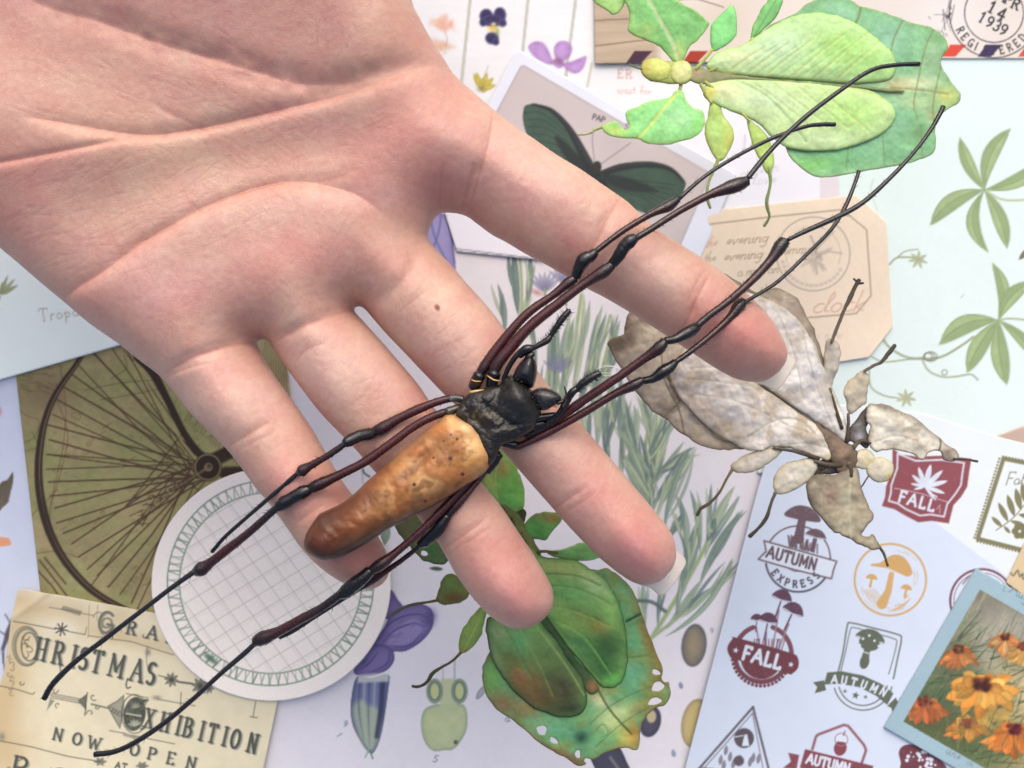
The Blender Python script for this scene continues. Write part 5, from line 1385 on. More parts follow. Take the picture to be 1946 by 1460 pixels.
# --- green one, upper right
G1 = empty('leaf_insect')
tag(G1, 'bright green leaf insect lying across the envelope and mint sheet, top right', 'leaf insect', 'dried leaf insects')
lg = C(150, 214, 132); dg = C(132, 190, 138); pl = C(196, 226, 160); yl_ = C(206, 214, 120); br_ = C(120, 138, 84)
abd = [(1450,60),(1510,26),(1540,4),(1575,-8),(1605,-6),(1632,12),(1665,20),(1700,32),(1740,46),(1775,55),(1797,78),(1800,95),(1788,116),(1796,140),(1815,168),(1825,182),(1820,197),(1800,208),(1778,232),(1777,262),(1778,284),(1765,297),(1720,312),(1650,325),(1560,338),(1530,326),(1500,300),(1490,275),(1450,200),(1420,140)]
bl = C(146, 196, 168)
shell('abdomen', abd, .30, leafpaint(dg, [(1600,30,30,20,20,C(160,204,180),.5),(1690,70,40,40,0,bl,.7),(1660,220,60,50,-20,bl,.6),(1600,290,40,25,0,C(128,198,150),.5),(1770,110,20,40,10,C(160,180,140),.6),(1740,160,50,16,0,C(214,224,178),.9),
      (1700,165,25,14,0,C(196,186,132),.8),(1800,185,25,20,0,C(204,206,112),.85),(1740,195,40,14,0,C(200,218,160),.7),(1745,255,16,20,0,C(104,140,92),.7),(1768,220,16,14,0,C(172,170,120),.6),(1540,315,60,16,-8,C(134,210,104),.6),(1790,70,20,16,0,C(110,176,104),.5)],
      [([(1636,12),(1630,36),(1622,50)],5,br_,.85),([(1716,38),(1700,70),(1690,100)],3.5,br_,.75),([(1774,58),(1758,90),(1748,130),(1740,170),(1735,200),(1742,230)],3,br_,.7),([(1795,100),(1782,150),(1772,200),(1775,240)],3,br_,.7),
       ([(1690,170),(1740,172),(1800,180)],3,C(150,138,90),.7),([(1610,285),(1608,325)],3,br_,.6),([(1676,262),(1680,316)],3,br_,.6),([(1748,240),(1752,300)],3,br_,.5)], edge=C(142,160,100), ew=3, seed=3), G1, dome=.16, R=120, curl=.04)
up = [(1343,122),(1358,104),(1378,94),(1410,85),(1450,60),(1485,40),(1520,27),(1560,24),(1600,33),(1640,53),(1675,80),(1700,108),(1702,135),(1690,152),(1650,158),(1600,158),(1500,150),(1400,143),(1350,134)]
vg = C(182,196,116); vv = C(160, 206, 132)
shell('forewing', up, .50, leafpaint(pl * np.array([.96, 1, .98]), [(1600,90,70,40,20,C(164,218,112),.75),(1480,90,60,34,-20,C(198,228,190),.8),(1400,110,40,20,0,C(224,232,184),.7),(1660,130,40,24,0,C(160,212,118),.6),(1560,50,60,16,10,C(190,224,160),.5)],
      [([(1345,128),(1400,142),(1500,151),(1620,159),(1695,153)],6,C(178,186,110),.8)] + [([(x,147+i*.8),(x+40+i*4,118-i*4),(x+80+i*7,92-i*8)],3,vg,.55) for i,x in enumerate((1370,1410,1450,1500,1545,1590))] + [([(x,147),(x+50,112),(x+92,84)],2,vv,.5) for x in (1390,1430,1475,1520,1570)],
      edge=C(150,186,104), ew=2.5, seed=4), G1, dome=.20, R=60)
lo = [(1342,160),(1352,152),(1372,147),(1430,150),(1500,152),(1580,160),(1640,168),(1680,186),(1700,208),(1701,226),(1682,250),(1640,272),(1590,285),(1540,288),(1495,280),(1468,262),(1440,234),(1400,216),(1360,198),(1338,184),(1336,172)]
shell('forewing', lo, .50, leafpaint(pl, [(1620,215,60,36,10,C(170,220,118),.7),(1450,190,60,24,10,C(206,230,192),.7),(1380,175,40,18,10,C(226,232,182),.7),(1560,265,60,14,-4,C(206,232,180),.7),(1348,175,12,14,0,C(214,204,90),.8)],
      [([(1345,158),(1400,151),(1480,152),(1600,165),(1680,188)],4,C(190,200,122),.7),([(1400,154),(1450,180),(1500,230),(1530,270)],4,C(150,190,130),.6)] + [([(x,158+i*2),(x+50,195+i*5),(x+100,235+i*5)],2.6,vg,.5) for i,x in enumerate((1430,1470,1510,1550))],
      edge=C(132,178,96), ew=2.5, seed=6), G1, dome=.18, R=60)
shell('thorax', [(1306,126),(1345,132),(1400,143),(1500,153),(1620,162),(1710,170),(1705,176),(1600,166),(1480,156),(1400,152),(1350,160),(1312,154)], .52, leafpaint(C(146,150,108), [(1325,140,18,9,0,C(190,166,128),.8)], edge=C(110,130,84), seed=8), G1, dome=.06, R=14)
shell('neck', [(1232,118),(1262,116),(1285,118),(1318,128),(1330,140),(1318,152),(1285,160),(1255,158),(1232,152),(1222,136)], .45, leafpaint(C(176,190,112), edge=C(140,150,84), seed=18), G1, dome=.10, R=16)
bead('head', 1247, 133, 30, 23, 8, .62, leafpaint(C(200,212,124), [(1228,130,9,16,0,C(200,176,84),.8),(1255,138,14,14,0,C(226,230,120),.8),(1240,150,24,8,0,C(150,170,84),.6)], edge=C(160,166,80), seed=9), G1, .16)
bead('pronotum', 1295, 138, 23, 23, 0, .62, leafpaint(C(208,216,144), [(1300,132,12,12,0,C(230,232,170),.7)], edge=C(170,180,92), seed=10), G1, .15)
gl1 = C(140, 212, 128)
shell('front_leg', [(1183,-14),(1194,20),(1196,40),(1193,55),(1203,66),(1225,74),(1250,85),(1268,102),(1285,120),(1297,119),(1305,102),(1312,88),(1325,78),(1338,62),(1346,50),(1338,40),(1320,25),(1290,8),(1262,-8),(1230,-20)], .5,
      leafpaint(gl1, [(1225,60,22,16,0,C(190,220,130),.6),(1290,100,12,22,0,C(210,222,130),.7),(1200,30,10,40,0,C(170,224,140),.5)], [([(1225,-10),(1250,35),(1275,75),(1292,118)],7,C(206,226,170),.8)], edge=C(150,186,96), seed=11), G1, dome=.14, R=40, tilt=(.1,-.2,0), curl=.05)
shell('front_leg', [(1190,212),(1214,202),(1240,192),(1270,185),(1283,174),(1298,176),(1305,194),(1320,208),(1334,212),(1339,232),(1334,248),(1318,262),(1290,271),(1260,276),(1226,272),(1208,264),(1172,262),(1150,254),(1144,243),(1152,236),(1170,231),(1186,246),(1196,242),(1190,228)], .5,
      leafpaint(C(146,220,138), [(1290,225,30,24,0,C(176,232,170),.8),(1165,248,24,8,20,C(212,232,120),.8),(1260,272,50,5,0,C(120,170,104),.8),(1325,240,10,16,0,C(140,224,110),.6)], [([(1288,178),(1262,205),(1235,240),(1212,264)],5,C(214,226,120),.9)], edge=C(166,206,104), seed=12), G1, dome=.14, R=40, curl=.05)
shell('hind_leg', [(1351,47),(1372,26),(1390,9),(1398,20),(1401,45),(1400,66),(1388,80),(1370,92),(1356,98),(1350,80)], .42, leafpaint(C(136,216,132), edge=C(120,176,96), ew=1.5, seed=13), G1, dome=.08, R=30, smooth=2)
shell('hind_leg', [(1427,76),(1430,52),(1440,30),(1452,10),(1468,-8),(1487,-5),(1484,15),(1472,36),(1452,56),(1436,72)], .42, leafpaint(C(128,200,120), [], [([(1475,0),(1455,35),(1430,74)],3,C(106,160,90),.7)], edge=C(110,150,80), ew=2, seed=14), G1, dome=.08, R=30)
l4 = shell('middle_leg', [(1349,196),(1360,190),(1368,200),(1376,222),(1392,245),(1394,268),(1384,292),(1368,306),(1354,292),(1342,266),(1339,242),(1345,222)], .45, leafpaint(C(178,206,112), [(1385,270,10,20,0,C(196,190,90),.6),(1358,250,14,30,0,C(170,212,128),.7)], edge=C(150,160,80), ew=2, seed=15), G1, dome=.10, R=28)
twig('foot', [(1366,300,.42,9),(1356,325,.36,6),(1346,350,.3,5),(1344,375,.25,7),(1350,396,.22,5)], l4, [C(170,184,110), C(150,170,110), C(130,140,96)])
l5 = shell('middle_leg', [(1420,226),(1440,240),(1462,266),(1471,300),(1468,322),(1458,330),(1444,306),(1428,268)], .45, leafpaint(C(174,204,112), edge=C(150,170,80), ew=2, seed=16), G1, dome=.08, R=20)
twig('foot', [(1462,318,.42,9),(1464,350,.36,6),(1457,385,.32,7),(1462,412,.28,5),(1452,430,.25,6)], l5, [C(150,178,104), C(120,136,90), C(110,124,84)])
shell('antenna_plate', [(1122,-14),(1135,8),(1150,18),(1165,28),(1180,20),(1188,0),(1184,-16)], .4, leafpaint(C(168,216,130), edge=C(140,170,90), ew=2, seed=17), G1, dome=.05, R=15)
twig('front_foot', [(1098,256,.3,4),(1118,254,.32,5),(1132,246,.36,6),(1146,241,.44,7)], G1, [C(176,182,142), C(188,200,130)])
twig('antenna', [(1195,122,.5,3),(1208,128,.55,3.5),(1220,132,.6,4)], G1, [C(110,110,80), C(120,120,70)])

RAG = 3.0; RUFF = 2.2
# --- pale dried one, right of the hand
G2 = empty('leaf_insect')
tag(G2, 'pale grey-white dried leaf insect lying below the index fingertip', 'leaf insect', 'dried leaf insects')
tan = C(196, 182, 160); dkb = C(112, 100, 84); wh2 = C(214, 209, 201)
shell('abdomen', [(1310,487),(1330,492),(1350,505),(1392,530),(1440,557),(1472,548),(1508,562),(1530,595),(1546,625),(1560,665),(1580,740),(1585,820),(1560,862),(1480,850),(1430,852),(1385,855),(1352,853),(1322,842),(1294,822),(1276,806),(1240,780),(1205,742),(1176,696),(1157,660),(1160,646),(1185,634),(1188,610),(1200,590),(1250,540)], .28,
      leafpaint(C(188,178,160), [(1180,650,24,20,0,C(96,88,76),.9),(1200,620,30,30,0,C(128,118,102),.7),(1230,690,30,40,50,C(170,160,144),.5),(1250,745,40,20,50,C(182,172,152),.6),(1340,830,60,20,10,C(208,190,160),.7),(1500,600,50,40,50,C(160,148,134),.7),(1370,525,60,16,28,C(138,134,124),.8),(1520,580,20,20,0,C(176,156,142),.6)],
      [([(1243,810),(1285,770),(1300,745)],3,C(120,104,84),.7),([(1300,830),(1290,780),(1262,720),(1255,650)],3,C(100,88,72),.7),([(1540,700),(1500,620),(1440,570)],3,C(150,140,124),.6)], edge=C(104,92,76), ew=5, mott=C(140,126,106), var=.2, seed=23), G2, dome=.16, R=90, curl=.06)
wl = [(1269,708),(1276,690),(1292,672),(1330,640),(1400,690),(1439,729),(1505,775),(1563,816),(1576,842),(1583,862),(1574,874),(1548,866),(1500,852),(1470,850),(1440,858),(1419,855),(1398,846),(1373,836),(1344,815),(1310,780),(1284,747),(1272,724)]
sv = C(176, 172, 150)
shell('forewing', wl, .50, leafpaint(wh2, [(1330,690,50,20,20,C(210,206,196),.7),(1340,780,50,14,40,C(196,176,150),.7),(1500,840,60,12,10,C(222,219,210),.7),(1400,760,60,24,20,C(226,224,218),.6),(1570,868,14,8,0,C(220,210,160),.7),(1400,830,30,14,10,C(190,170,140),.5)],
      [([(1269,708),(1290,755),(1344,812),(1400,848)],3.5,C(110,96,76),.75),([(1420,830),(1470,800),(1520,800),(1570,850)],3,sv,.8),([(1400,720),(1440,745),(1480,800),(1560,830)],2.5,sv,.5),([(1480,848),(1530,842),(1575,852)],2.5,sv,.8),([(1300,720),(1360,725),(1430,735)],2.5,sv,.5),([(1320,750),(1390,760),(1460,790)],2.5,C(190,184,168),.5),([(1310,700),(1370,700),(1420,722)],2.4,sv,.5)], edge=C(164,148,112), ew=3, mott=C(178,162,138), var=.2, seed=24), G2, dome=.16, R=60)
wu = [(1380,560),(1420,556),(1460,570),(1490,585),(1520,612),(1545,650),(1562,690),(1585,745),(1606,795),(1612,835),(1600,839),(1575,817),(1520,782),(1445,730),(1400,690),(1370,620)]
shell('forewing', wu, .50, leafpaint(C(214,211,206), [(1480,620,50,34,50,C(196,192,188),.7),(1550,720,24,40,30,C(200,198,206),.6),(1560,780,40,20,50,C(224,222,218),.8),(1440,650,40,40,0,C(214,212,208),.6)],
      [([(1520,600),(1535,680),(1560,760),(1590,825)],2.6,sv,.7),([(1480,600),(1510,680),(1525,760)],2.6,sv,.7),([(1439,727),(1505,773),(1563,815),(1600,840)],6,C(120,110,88),.8),([(1500,590),(1540,640),(1556,690)],3,C(170,164,150),.7),([(1560,700),(1580,770),(1600,820)],2.4,sv,.6)], edge=C(166,158,138), ew=3, mott=C(168,158,142), var=.2, seed=25), G2, dome=.14, R=50)
shell('thorax', [(1548,805),(1572,816),(1600,832),(1626,853),(1632,876),(1618,898),(1600,902),(1582,880),(1568,850)], .50, leafpaint(C(122,106,88), [(1600,858,14,8,40,C(168,138,118),.8),(1612,880,10,14,0,C(84,66,54),.8)], edge=C(80,68,54), ew=3, seed=26), G2, dome=.12, R=18)
bead('pronotum', 1641, 873, 23, 20, 0, .6, leafpaint(C(206,198,172), [(1650,880,8,5,0,C(196,186,110),.7)], edge=C(190,176,120), ew=2, seed=27), G2, .13)
bead('head', 1672, 893, 27, 24, 10, .6, leafpaint(C(212,206,184), [(1690,905,8,6,0,C(200,180,90),.8)], edge=C(188,172,104), ew=2, seed=28), G2, .15)
fl = shell('front_leg', [(1645,775),(1656,768),(1680,769),(1718,785),(1757,808),(1784,834),(1806,850),(1822,866),(1812,878),(1794,873),(1784,858),(1770,857),(1757,871),(1746,873),(1734,865),(1695,855),(1657,857),(1646,827),(1652,810),(1642,796)], .45,
      leafpaint(C(218,213,196), [(1700,782,60,10,25,C(150,144,126),.6),(1700,830,40,14,10,C(224,220,206),.8),(1800,862,14,12,0,C(150,130,108),.8),(1770,820,20,10,30,C(180,168,160),.6)], [([(1660,840),(1700,828),(1740,838)],3,C(190,180,150),.6),([(1783,856),(1786,840),(1782,830)],3.5,C(90,76,64),.8)], edge=C(98,86,70), ew=2.5, mott=C(170,158,134), var=.18, seed=29), G2, dome=.20, R=50, tilt=(0,-.1,0), curl=.08)
twig('claw', [(1812,872,.42,6),(1835,873,.36,4),(1858,877,.3,5)], fl, [C(80,70,60), C(70,62,54)])
shell('coxa', [(1616,812),(1630,795),(1648,772),(1656,790),(1646,812),(1654,835),(1648,852),(1628,842),(1612,838)], .40, leafpaint(C(92,86,80), [(1632,830,9,11,0,C(176,184,196),.8),(1630,806,10,4,-20,C(150,156,164),.7)], edge=C(56,50,46), ew=3, seed=30), G2, dome=.06, R=14)
shell('coxa', [(1552,880),(1580,872),(1606,884),(1610,896),(1590,900),(1560,902),(1546,906)], .38, leafpaint(C(70,64,56), [(1575,888,12,5,0,C(140,138,132),.6)], edge=C(46,42,38), ew=3, seed=31), G2, dome=.05, R=12)
fl2 = shell('front_leg', [(1538,907),(1548,902),(1561,900),(1582,902),(1600,896),(1611,888),(1626,888),(1632,900),(1636,925),(1644,950),(1658,982),(1648,996),(1640,1006),(1636,1016),(1648,1018),(1660,1014),(1666,1026),(1673,1040),(1658,1044),(1636,1036),(1615,1026),(1594,1015),(1575,1002),(1546,969),(1534,940),(1530,920)], .45,
      leafpaint(C(160,152,128), [(1580,940,22,24,0,C(134,112,98),.8),(1605,950,12,40,-10,C(184,180,156),.7),(1545,960,12,30,-20,C(110,96,84),.7),(1630,980,14,20,0,C(166,158,132),.6),(1650,1030,14,6,20,C(186,180,152),.7)], [([(1616,895),(1612,950),(1616,1020)],5,C(188,180,152),.7)], edge=C(92,78,64), ew=3.5, mott=C(186,178,150), var=.18, seed=32), G2, dome=.20, R=40, curl=.08)
twig('claw', [(1670,1038,.42,6),(1680,1053,.36,5),(1687,1076,.3,5)], fl2, [C(110,104,84), C(80,74,62)])
a1 = shell('hind_leg', [(1571,648),(1582,645),(1592,650),(1597,668),(1592,700),(1584,730),(1577,738),(1569,725),(1565,690)], .45, leafpaint(C(184,178,166), [(1578,700,8,30,0,C(168,162,150),.6)], edge=C(150,142,128), ew=2, seed=33), G2, dome=.08, R=14)
t_ = [(1580,652,.5,6),(1590,625,.5,7),(1604,590,.48,7),(1616,565,.46,9),(1625,545,.45,8),(1633,532,.44,9)]
twig('foot', t_, a1, [C(110,100,84), C(88,80,68), C(66,60,52)])
twig('claw', [(1622,530,.44,4),(1632,538,.44,5),(1641,538,.44,4)], a1, [C(66,60,52), C(66,60,52)])
a2 = shell('middle_leg', [(1603,739),(1618,720),(1640,704),(1650,712),(1650,735),(1646,764),(1632,778),(1615,789),(1607,765)], .45, leafpaint(C(182,174,154), [(1628,740,12,24,20,C(180,170,150),.6)], edge=C(166,156,130), ew=2, seed=34), G2, dome=.09, R=22)
twig('foot', [(1642,706,.5,6),(1660,695,.5,6),(1675,688,.5,7),(1690,670,.5,9),(1701,656,.5,8)], a2, [C(110,102,84), C(84,76,66), C(70,64,56)])
a3 = shell('middle_leg', [(1487,852),(1476,870),(1455,886),(1430,897),(1405,899),(1390,893),(1390,882),(1413,866),(1445,853),(1470,849)], .42, leafpaint(C(196,188,168), [(1440,875,30,8,-20,C(226,222,214),.7)], edge=C(150,136,104), ew=2, seed=35), G2, dome=.09, R=20)
twig('foot', [(1393,890,.42,7),(1380,912,.38,5),(1368,935,.34,5),(1350,955,.3,6),(1332,967,.28,7),(1325,980,.26,6)], a3, [C(140,126,96), C(100,86,66), C(72,64,54)])
a4 = shell('hind_leg', [(1546,868),(1552,885),(1545,904),(1530,920),(1505,935),(1483,940),(1472,934),(1469,914),(1483,888),(1515,874)], .42, leafpaint(C(200,194,174), [(1510,900,26,14,-20,C(226,224,214),.6)], edge=C(158,146,110), ew=2, seed=36), G2, dome=.10, R=26)
twig('foot', [(1474,936,.42,7),(1466,955,.38,6),(1456,985,.34,8),(1440,1005,.3,6),(1424,1020,.28,8)], a4, [C(110,100,80), C(74,68,58), C(62,56,50)])
for pts_ in ([(1470,851,.45,6),(1510,858,.44,7),(1556,872,.44,9)], [(1548,876,.44,8),(1575,884,.44,10),(1600,884,.45,10)], [(1577,738,.45,6),(1586,770,.45,6),(1600,815,.46,8)], [(1612,786,.45,6),(1612,810,.45,7),(1610,840,.46,9)],
             [(1622,850,.46,10),(1636,838,.46,8),(1655,842,.46,8)], [(1612,880,.45,12),(1616,892,.45,10),(1618,906,.46,8)], [(1604,866,.42,8),(1584,880,.4,6),(1560,892,.4,5)]):
    twig('leg_base', pts_, G2, [C(110,100,84), C(84,74,62), C(70,60,50)])
twig('antenna', [(1650,905,.5,3),(1642,918,.45,3),(1634,930,.4,3)], G2, [C(90,80,66), C(80,70,60)])

RAG = 2.0; RUFF = 1.3
# --- green and brown one, below the fingers
G3 = empty('leaf_insect')
tag(G3, 'dark green and brown leaf insect with nibbled edges, below the ring fingertip', 'leaf insect', 'dried leaf insects')
def hole(x, y, rx, ry, ang=0):
    a = np.linspace(0, 2 * pi, 14, endpoint=False); ca, sa = cos(radians(ang)), sin(radians(ang))
    r = 1 + .2 * np.sin(a * 3 + x)
    return np.c_[x + rx * r * np.cos(a) * ca - ry * np.sin(a) * sa, y + rx * r * np.cos(a) * sa + ry * np.sin(a) * ca]
g3a = C(100, 156, 104)
shell('abdomen', [(1000,1100),(1060,1070),(1127,1083),(1155,1080),(1184,1101),(1200,1118),(1211,1140),(1223,1176),(1243,1230),(1258,1268),(1257,1288),(1262,1296),(1271,1298),(1273,1321),(1262,1340),(1246,1344),(1236,1352),(1226,1362),(1218,1380),(1215,1410),(1208,1424),(1190,1420),(1171,1422),(1150,1428),(1132,1440),(1105,1454),(1090,1450),(1076,1441),(1050,1428),(1026,1413),(1004,1391),(980,1372),(945,1348),(928,1328),(919,1300),(916,1268),(926,1248),(960,1180)], .28,
      leafpaint(g3a, [(935,1290,20,40,0,C(116,176,84),.8),(965,1340,40,20,30,C(112,98,58),.7),(1225,1190,14,40,-20,C(108,120,66),.7),(950,1335,20,20,0,C(140,110,80),.7),(1200,1190,14,60,-15,C(96,168,120),.6),(1232,1220,12,50,-18,C(138,120,60),.85),(1245,1290,18,40,0,C(130,118,60),.8),(1200,1280,20,30,0,C(104,172,140),.5),
        (1060,1385,60,14,20,C(98,168,132),.6),(1000,1345,30,14,30,C(160,120,84),.6),(1105,1400,14,14,0,C(30,66,52),.85),(1160,1370,30,24,0,C(196,208,140),.8),(1190,1400,24,20,0,C(206,190,90),.8),(1205,1395,10,24,0,C(186,130,60),.7),(1080,1440,60,12,20,C(120,84,60),.8),
        (1125,1300,14,24,-30,C(196,140,84),.7),(1140,1330,24,14,30,C(220,222,170),.7),(1180,1350,30,14,-20,C(206,216,150),.7),(1160,1310,20,10,0,C(150,150,80),.6),(1225,1345,24,16,-20,C(140,120,66),.6),(1150,1400,30,10,0,C(110,180,120),.4),(1010,1400,30,10,35,C(150,120,80),.7)],
      [([(1190,1180),(1218,1166)],5,C(40,70,46),.9),([(1136,1310),(1160,1350),(1200,1395)],4,C(66,80,40),.8),([(1120,1375),(1160,1340),(1210,1315),(1255,1300)],2.4,C(66,106,66),.5),([(1130,1420),(1180,1375),(1240,1340)],2.4,C(66,106,66),.5),([(1180,1250),(1230,1246)],3,C(90,110,60),.5),([(1132,1388),(1145,1375),(1155,1392),(1140,1402)],2.2,C(60,100,60),.4)], edge=C(110,92,54), ew=4, mott=C(124,140,74), seed=43), G3, dome=.16, R=90, curl=.06,
      holes=(hole(1246,1277,8,5,20), hole(1250,1304,12,9,-20), hole(1244,1332,13,7,-15), hole(1030,1386,10,9,40), hole(1052,1407,9,5,40), hole(1098,1432,5,8,0), hole(1120,1446,12,5,20)))
shell('forewing', [(1000,1160),(960,1170),(930,1172),(923,1192),(928,1225),(937,1258),(963,1298),(994,1331),(1039,1356),(1083,1363),(1106,1354),(1117,1328),(1105,1288),(1086,1263),(1064,1227),(1035,1189),(1026,1176)], .46,
      leafpaint(C(108,150,84), [(950,1200,30,24,0,C(156,180,120),.7),(985,1220,20,30,0,C(100,176,116),.7),(990,1290,30,20,30,C(150,96,60),.85),(1020,1300,14,30,-20,C(160,116,70),.8),(1070,1305,36,54,-25,C(58,62,38),.95),(1030,1325,40,30,20,C(84,70,42),.85),(975,1255,26,22,20,C(112,104,58),.6),(1045,1250,30,26,40,C(84,110,60),.8),(1000,1320,30,14,30,C(120,92,54),.7),(982,1272,7,5,0,C(180,100,56),.6),(940,1250,10,40,-20,C(160,176,130),.6),(1080,1345,26,12,0,C(48,60,40),.8)],
      [([(1000,1165),(1040,1215),(1080,1270),(1110,1320)],3,C(140,176,96),.7),([(960,1190),(985,1240),(1010,1290)],3,C(96,140,84),.6),([(985,1185),(1020,1250),(1050,1320)],2.6,C(140,150,80),.5)], edge=C(40,66,42), ew=4, seed=44), G3, dome=.22, R=60)
shell('forewing', [(994,1028),(1004,1032),(1020,1050),(1042,1060),(1089,1063),(1120,1080),(1152,1104),(1168,1128),(1178,1151),(1186,1180),(1191,1210),(1192,1258),(1184,1292),(1172,1304),(1159,1308),(1139,1302),(1114,1271),(1076,1227),(1042,1178),(1010,1120),(985,1060)], .46,
      leafpaint(C(126,172,92), [(1060,1080,60,16,14,C(176,184,116),.7),(1130,1110,30,20,40,C(190,214,160),.7),(1080,1120,50,20,20,C(122,192,110),.7),(1152,1230,34,50,0,C(46,84,44),.9),(1120,1180,34,14,30,C(120,128,58),.6),(1150,1275,26,22,0,C(56,104,56),.8),(1105,1220,40,24,45,C(56,110,66),.7),(1140,1190,20,12,0,C(170,150,70),.6),(1165,1290,22,12,-20,C(110,196,90),.8),(1090,1190,40,14,30,C(150,180,90),.6),(1010,1040,16,14,40,C(196,176,110),.7),(1160,1170,14,30,-10,C(150,206,110),.6)],
      [([(1040,1150),(1090,1160),(1160,1190)],3,C(160,180,100),.6),([(1030,1110),(1100,1118),(1165,1150)],3,C(110,150,80),.7),([(1020,1090),(1090,1092),(1140,1112)],3.5,C(96,130,76),.7),([(1060,1180),(1110,1210),(1160,1280)],3,C(130,190,90),.7),([(1045,1172),(1090,1235),(1140,1295)],4,C(120,160,90),.8)], edge=C(46,84,48), ew=3.5, seed=45), G3, dome=.22, R=60)
shell('thorax', [(1030,1165),(1050,1190),(1090,1245),(1130,1295),(1138,1312),(1120,1318),(1100,1285),(1075,1248),(1046,1205),(1022,1178)], .46, leafpaint(C(56,84,46), [(1125,1305,12,12,0,C(170,110,70),.8)], seed=46), G3, dome=.03, R=10)
shell('hind_leg', [(1040,1052),(1056,1046),(1080,1040),(1105,1031),(1130,1036),(1142,1050),(1135,1062),(1100,1066),(1060,1060)], .36, leafpaint(C(104,158,90), edge=C(200,204,180), ew=1.5, seed=47), G3, dome=.06, R=16)
shell('middle_leg', [(986,1012),(998,994),(1013,979),(1028,974),(1043,973),(1068,978),(1066,992),(1052,1007),(1037,1026),(1012,1024),(994,1020)], .38, leafpaint(C(96,168,84), [(1050,985,20,10,0,C(150,110,64),.85),(1020,978,24,6,0,C(150,120,80),.6)], edge=C(120,130,76), ew=2, seed=48), G3, dome=.10, R=24)
shell('front_leg', [(951,852),(930,880),(914,912),(922,940),(938,962),(952,975),(972,976),(992,968),(998,945),(992,915),(984,893),(975,874),(963,856)], .38, leafpaint(C(120,192,92), [(955,890,14,18,0,C(186,156,100),.8),(960,870,12,8,0,C(160,190,110),.6),(930,915,10,24,-20,C(206,214,130),.7),(968,950,16,14,0,C(110,200,110),.7)], [([(950,860),(942,910),(950,970)],3,C(200,206,130),.7)], edge=C(140,150,84), ew=3, seed=49), G3, dome=.12, R=30)
shell('front_leg', [(955,974),(975,970),(996,966),(999,985),(993,1000),(985,1014),(974,1002),(962,988)], .30, leafpaint(C(62,74,42), seed=50), G3, dome=.05, R=14)
shell('middle_leg', [(748,985),(775,972),(810,975),(840,1010),(856,1050),(845,1072),(828,1073),(812,1068),(800,1062),(788,1050),(770,1030),(755,1010)], .34, leafpaint(C(120,134,84), [(820,1045,24,20,30,C(90,150,84),.8),(770,1000,24,20,0,C(136,130,90),.6)], edge=C(70,84,50), ew=3.5, seed=51), G3, dome=.08, R=26, holes=(hole(806,1052,7,5,20),))
l9 = shell('hind_leg', [(848,1092),(866,1092),(882,1108),(892,1124),(884,1140),(866,1148),(846,1150),(828,1142),(834,1122),(838,1106)], .36, leafpaint(C(122,150,74), [(862,1136,26,12,-5,C(124,84,50),.85),(855,1104,12,10,0,C(130,170,84),.6)], edge=C(104,92,56), ew=2.5, seed=52), G3, dome=.10, R=24)
twig('foot', [(832,1141,.38,6),(810,1145,.34,5),(785,1149,.32,6),(765,1156,.3,6),(752,1164,.28,7),(741,1170,.26,6)], l9, [C(104,96,60), C(90,92,76), C(96,98,86)])
l8 = shell('hind_leg', [(916,1152),(924,1162),(920,1185),(915,1206),(903,1226),(888,1238),(874,1243),(872,1226),(874,1206),(886,1186),(900,1168)], .36, leafpaint(C(140,172,86), [(882,1236,8,8,0,C(150,112,60),.8)], [([(918,1156),(900,1200),(880,1238)],2.4,C(178,190,110),.8)], edge=C(120,140,70), ew=2, seed=53), G3, dome=.09, R=20)
twig('foot', [(876,1240,.38,6),(860,1256,.36,5),(840,1268,.33,5),(822,1280,.3,8),(812,1296,.28,6),(796,1305,.26,6),(783,1304,.25,5)], l8, [C(104,84,54), C(70,66,46), C(58,56,46)])

shell('thorax', [(948,960),(962,952),(978,968),(1000,1000),(1018,1032),(1030,1060),(1018,1066),(1000,1045),(975,1010),(955,982)], .40, leafpaint(C(110,124,70), edge=C(80,84,50), seed=54), G3, dome=.10, R=14)
for pts_ in ([(925,955,.38,6),(945,962,.4,7),(958,970,.42,8)], [(855,1060,.36,5),(905,1030,.4,6),(965,990,.42,8)], [(884,1100,.36,4),(930,1070,.4,5),(985,1020,.42,7)], [(918,1154,.38,4),(950,1110,.42,5),(1000,1040,.44,7)],
             [(992,1012,.38,5),(990,1022,.4,6),(1000,1032,.42,6)], [(1060,1050,.38,5),(1035,1048,.4,6),(1022,1050,.42,6)], [(980,1010,.34,6),(978,998,.38,6),(972,985,.42,7)]):
    twig('leg_base', pts_, G3, [C(104,96,56), C(84,88,50)])
for pts_ in ([(1354,94,.42,6),(1340,112,.44,6),(1322,132,.46,8)], [(1432,72,.42,5),(1400,104,.4,6),(1350,136,.44,7)], [(1352,196,.46,6),(1342,180,.46,7),(1332,160,.46,8)], [(1424,230,.45,5),(1390,195,.42,6),(1340,156,.45,7)],
             [(1291,108,.34,6),(1293,114,.34,7),(1294,122,.33,8)], [(1290,182,.34,6),(1292,174,.34,7),(1294,160,.33,8)]):
    twig('leg_base', pts_, G1, [C(186,190,100), C(170,180,104)])
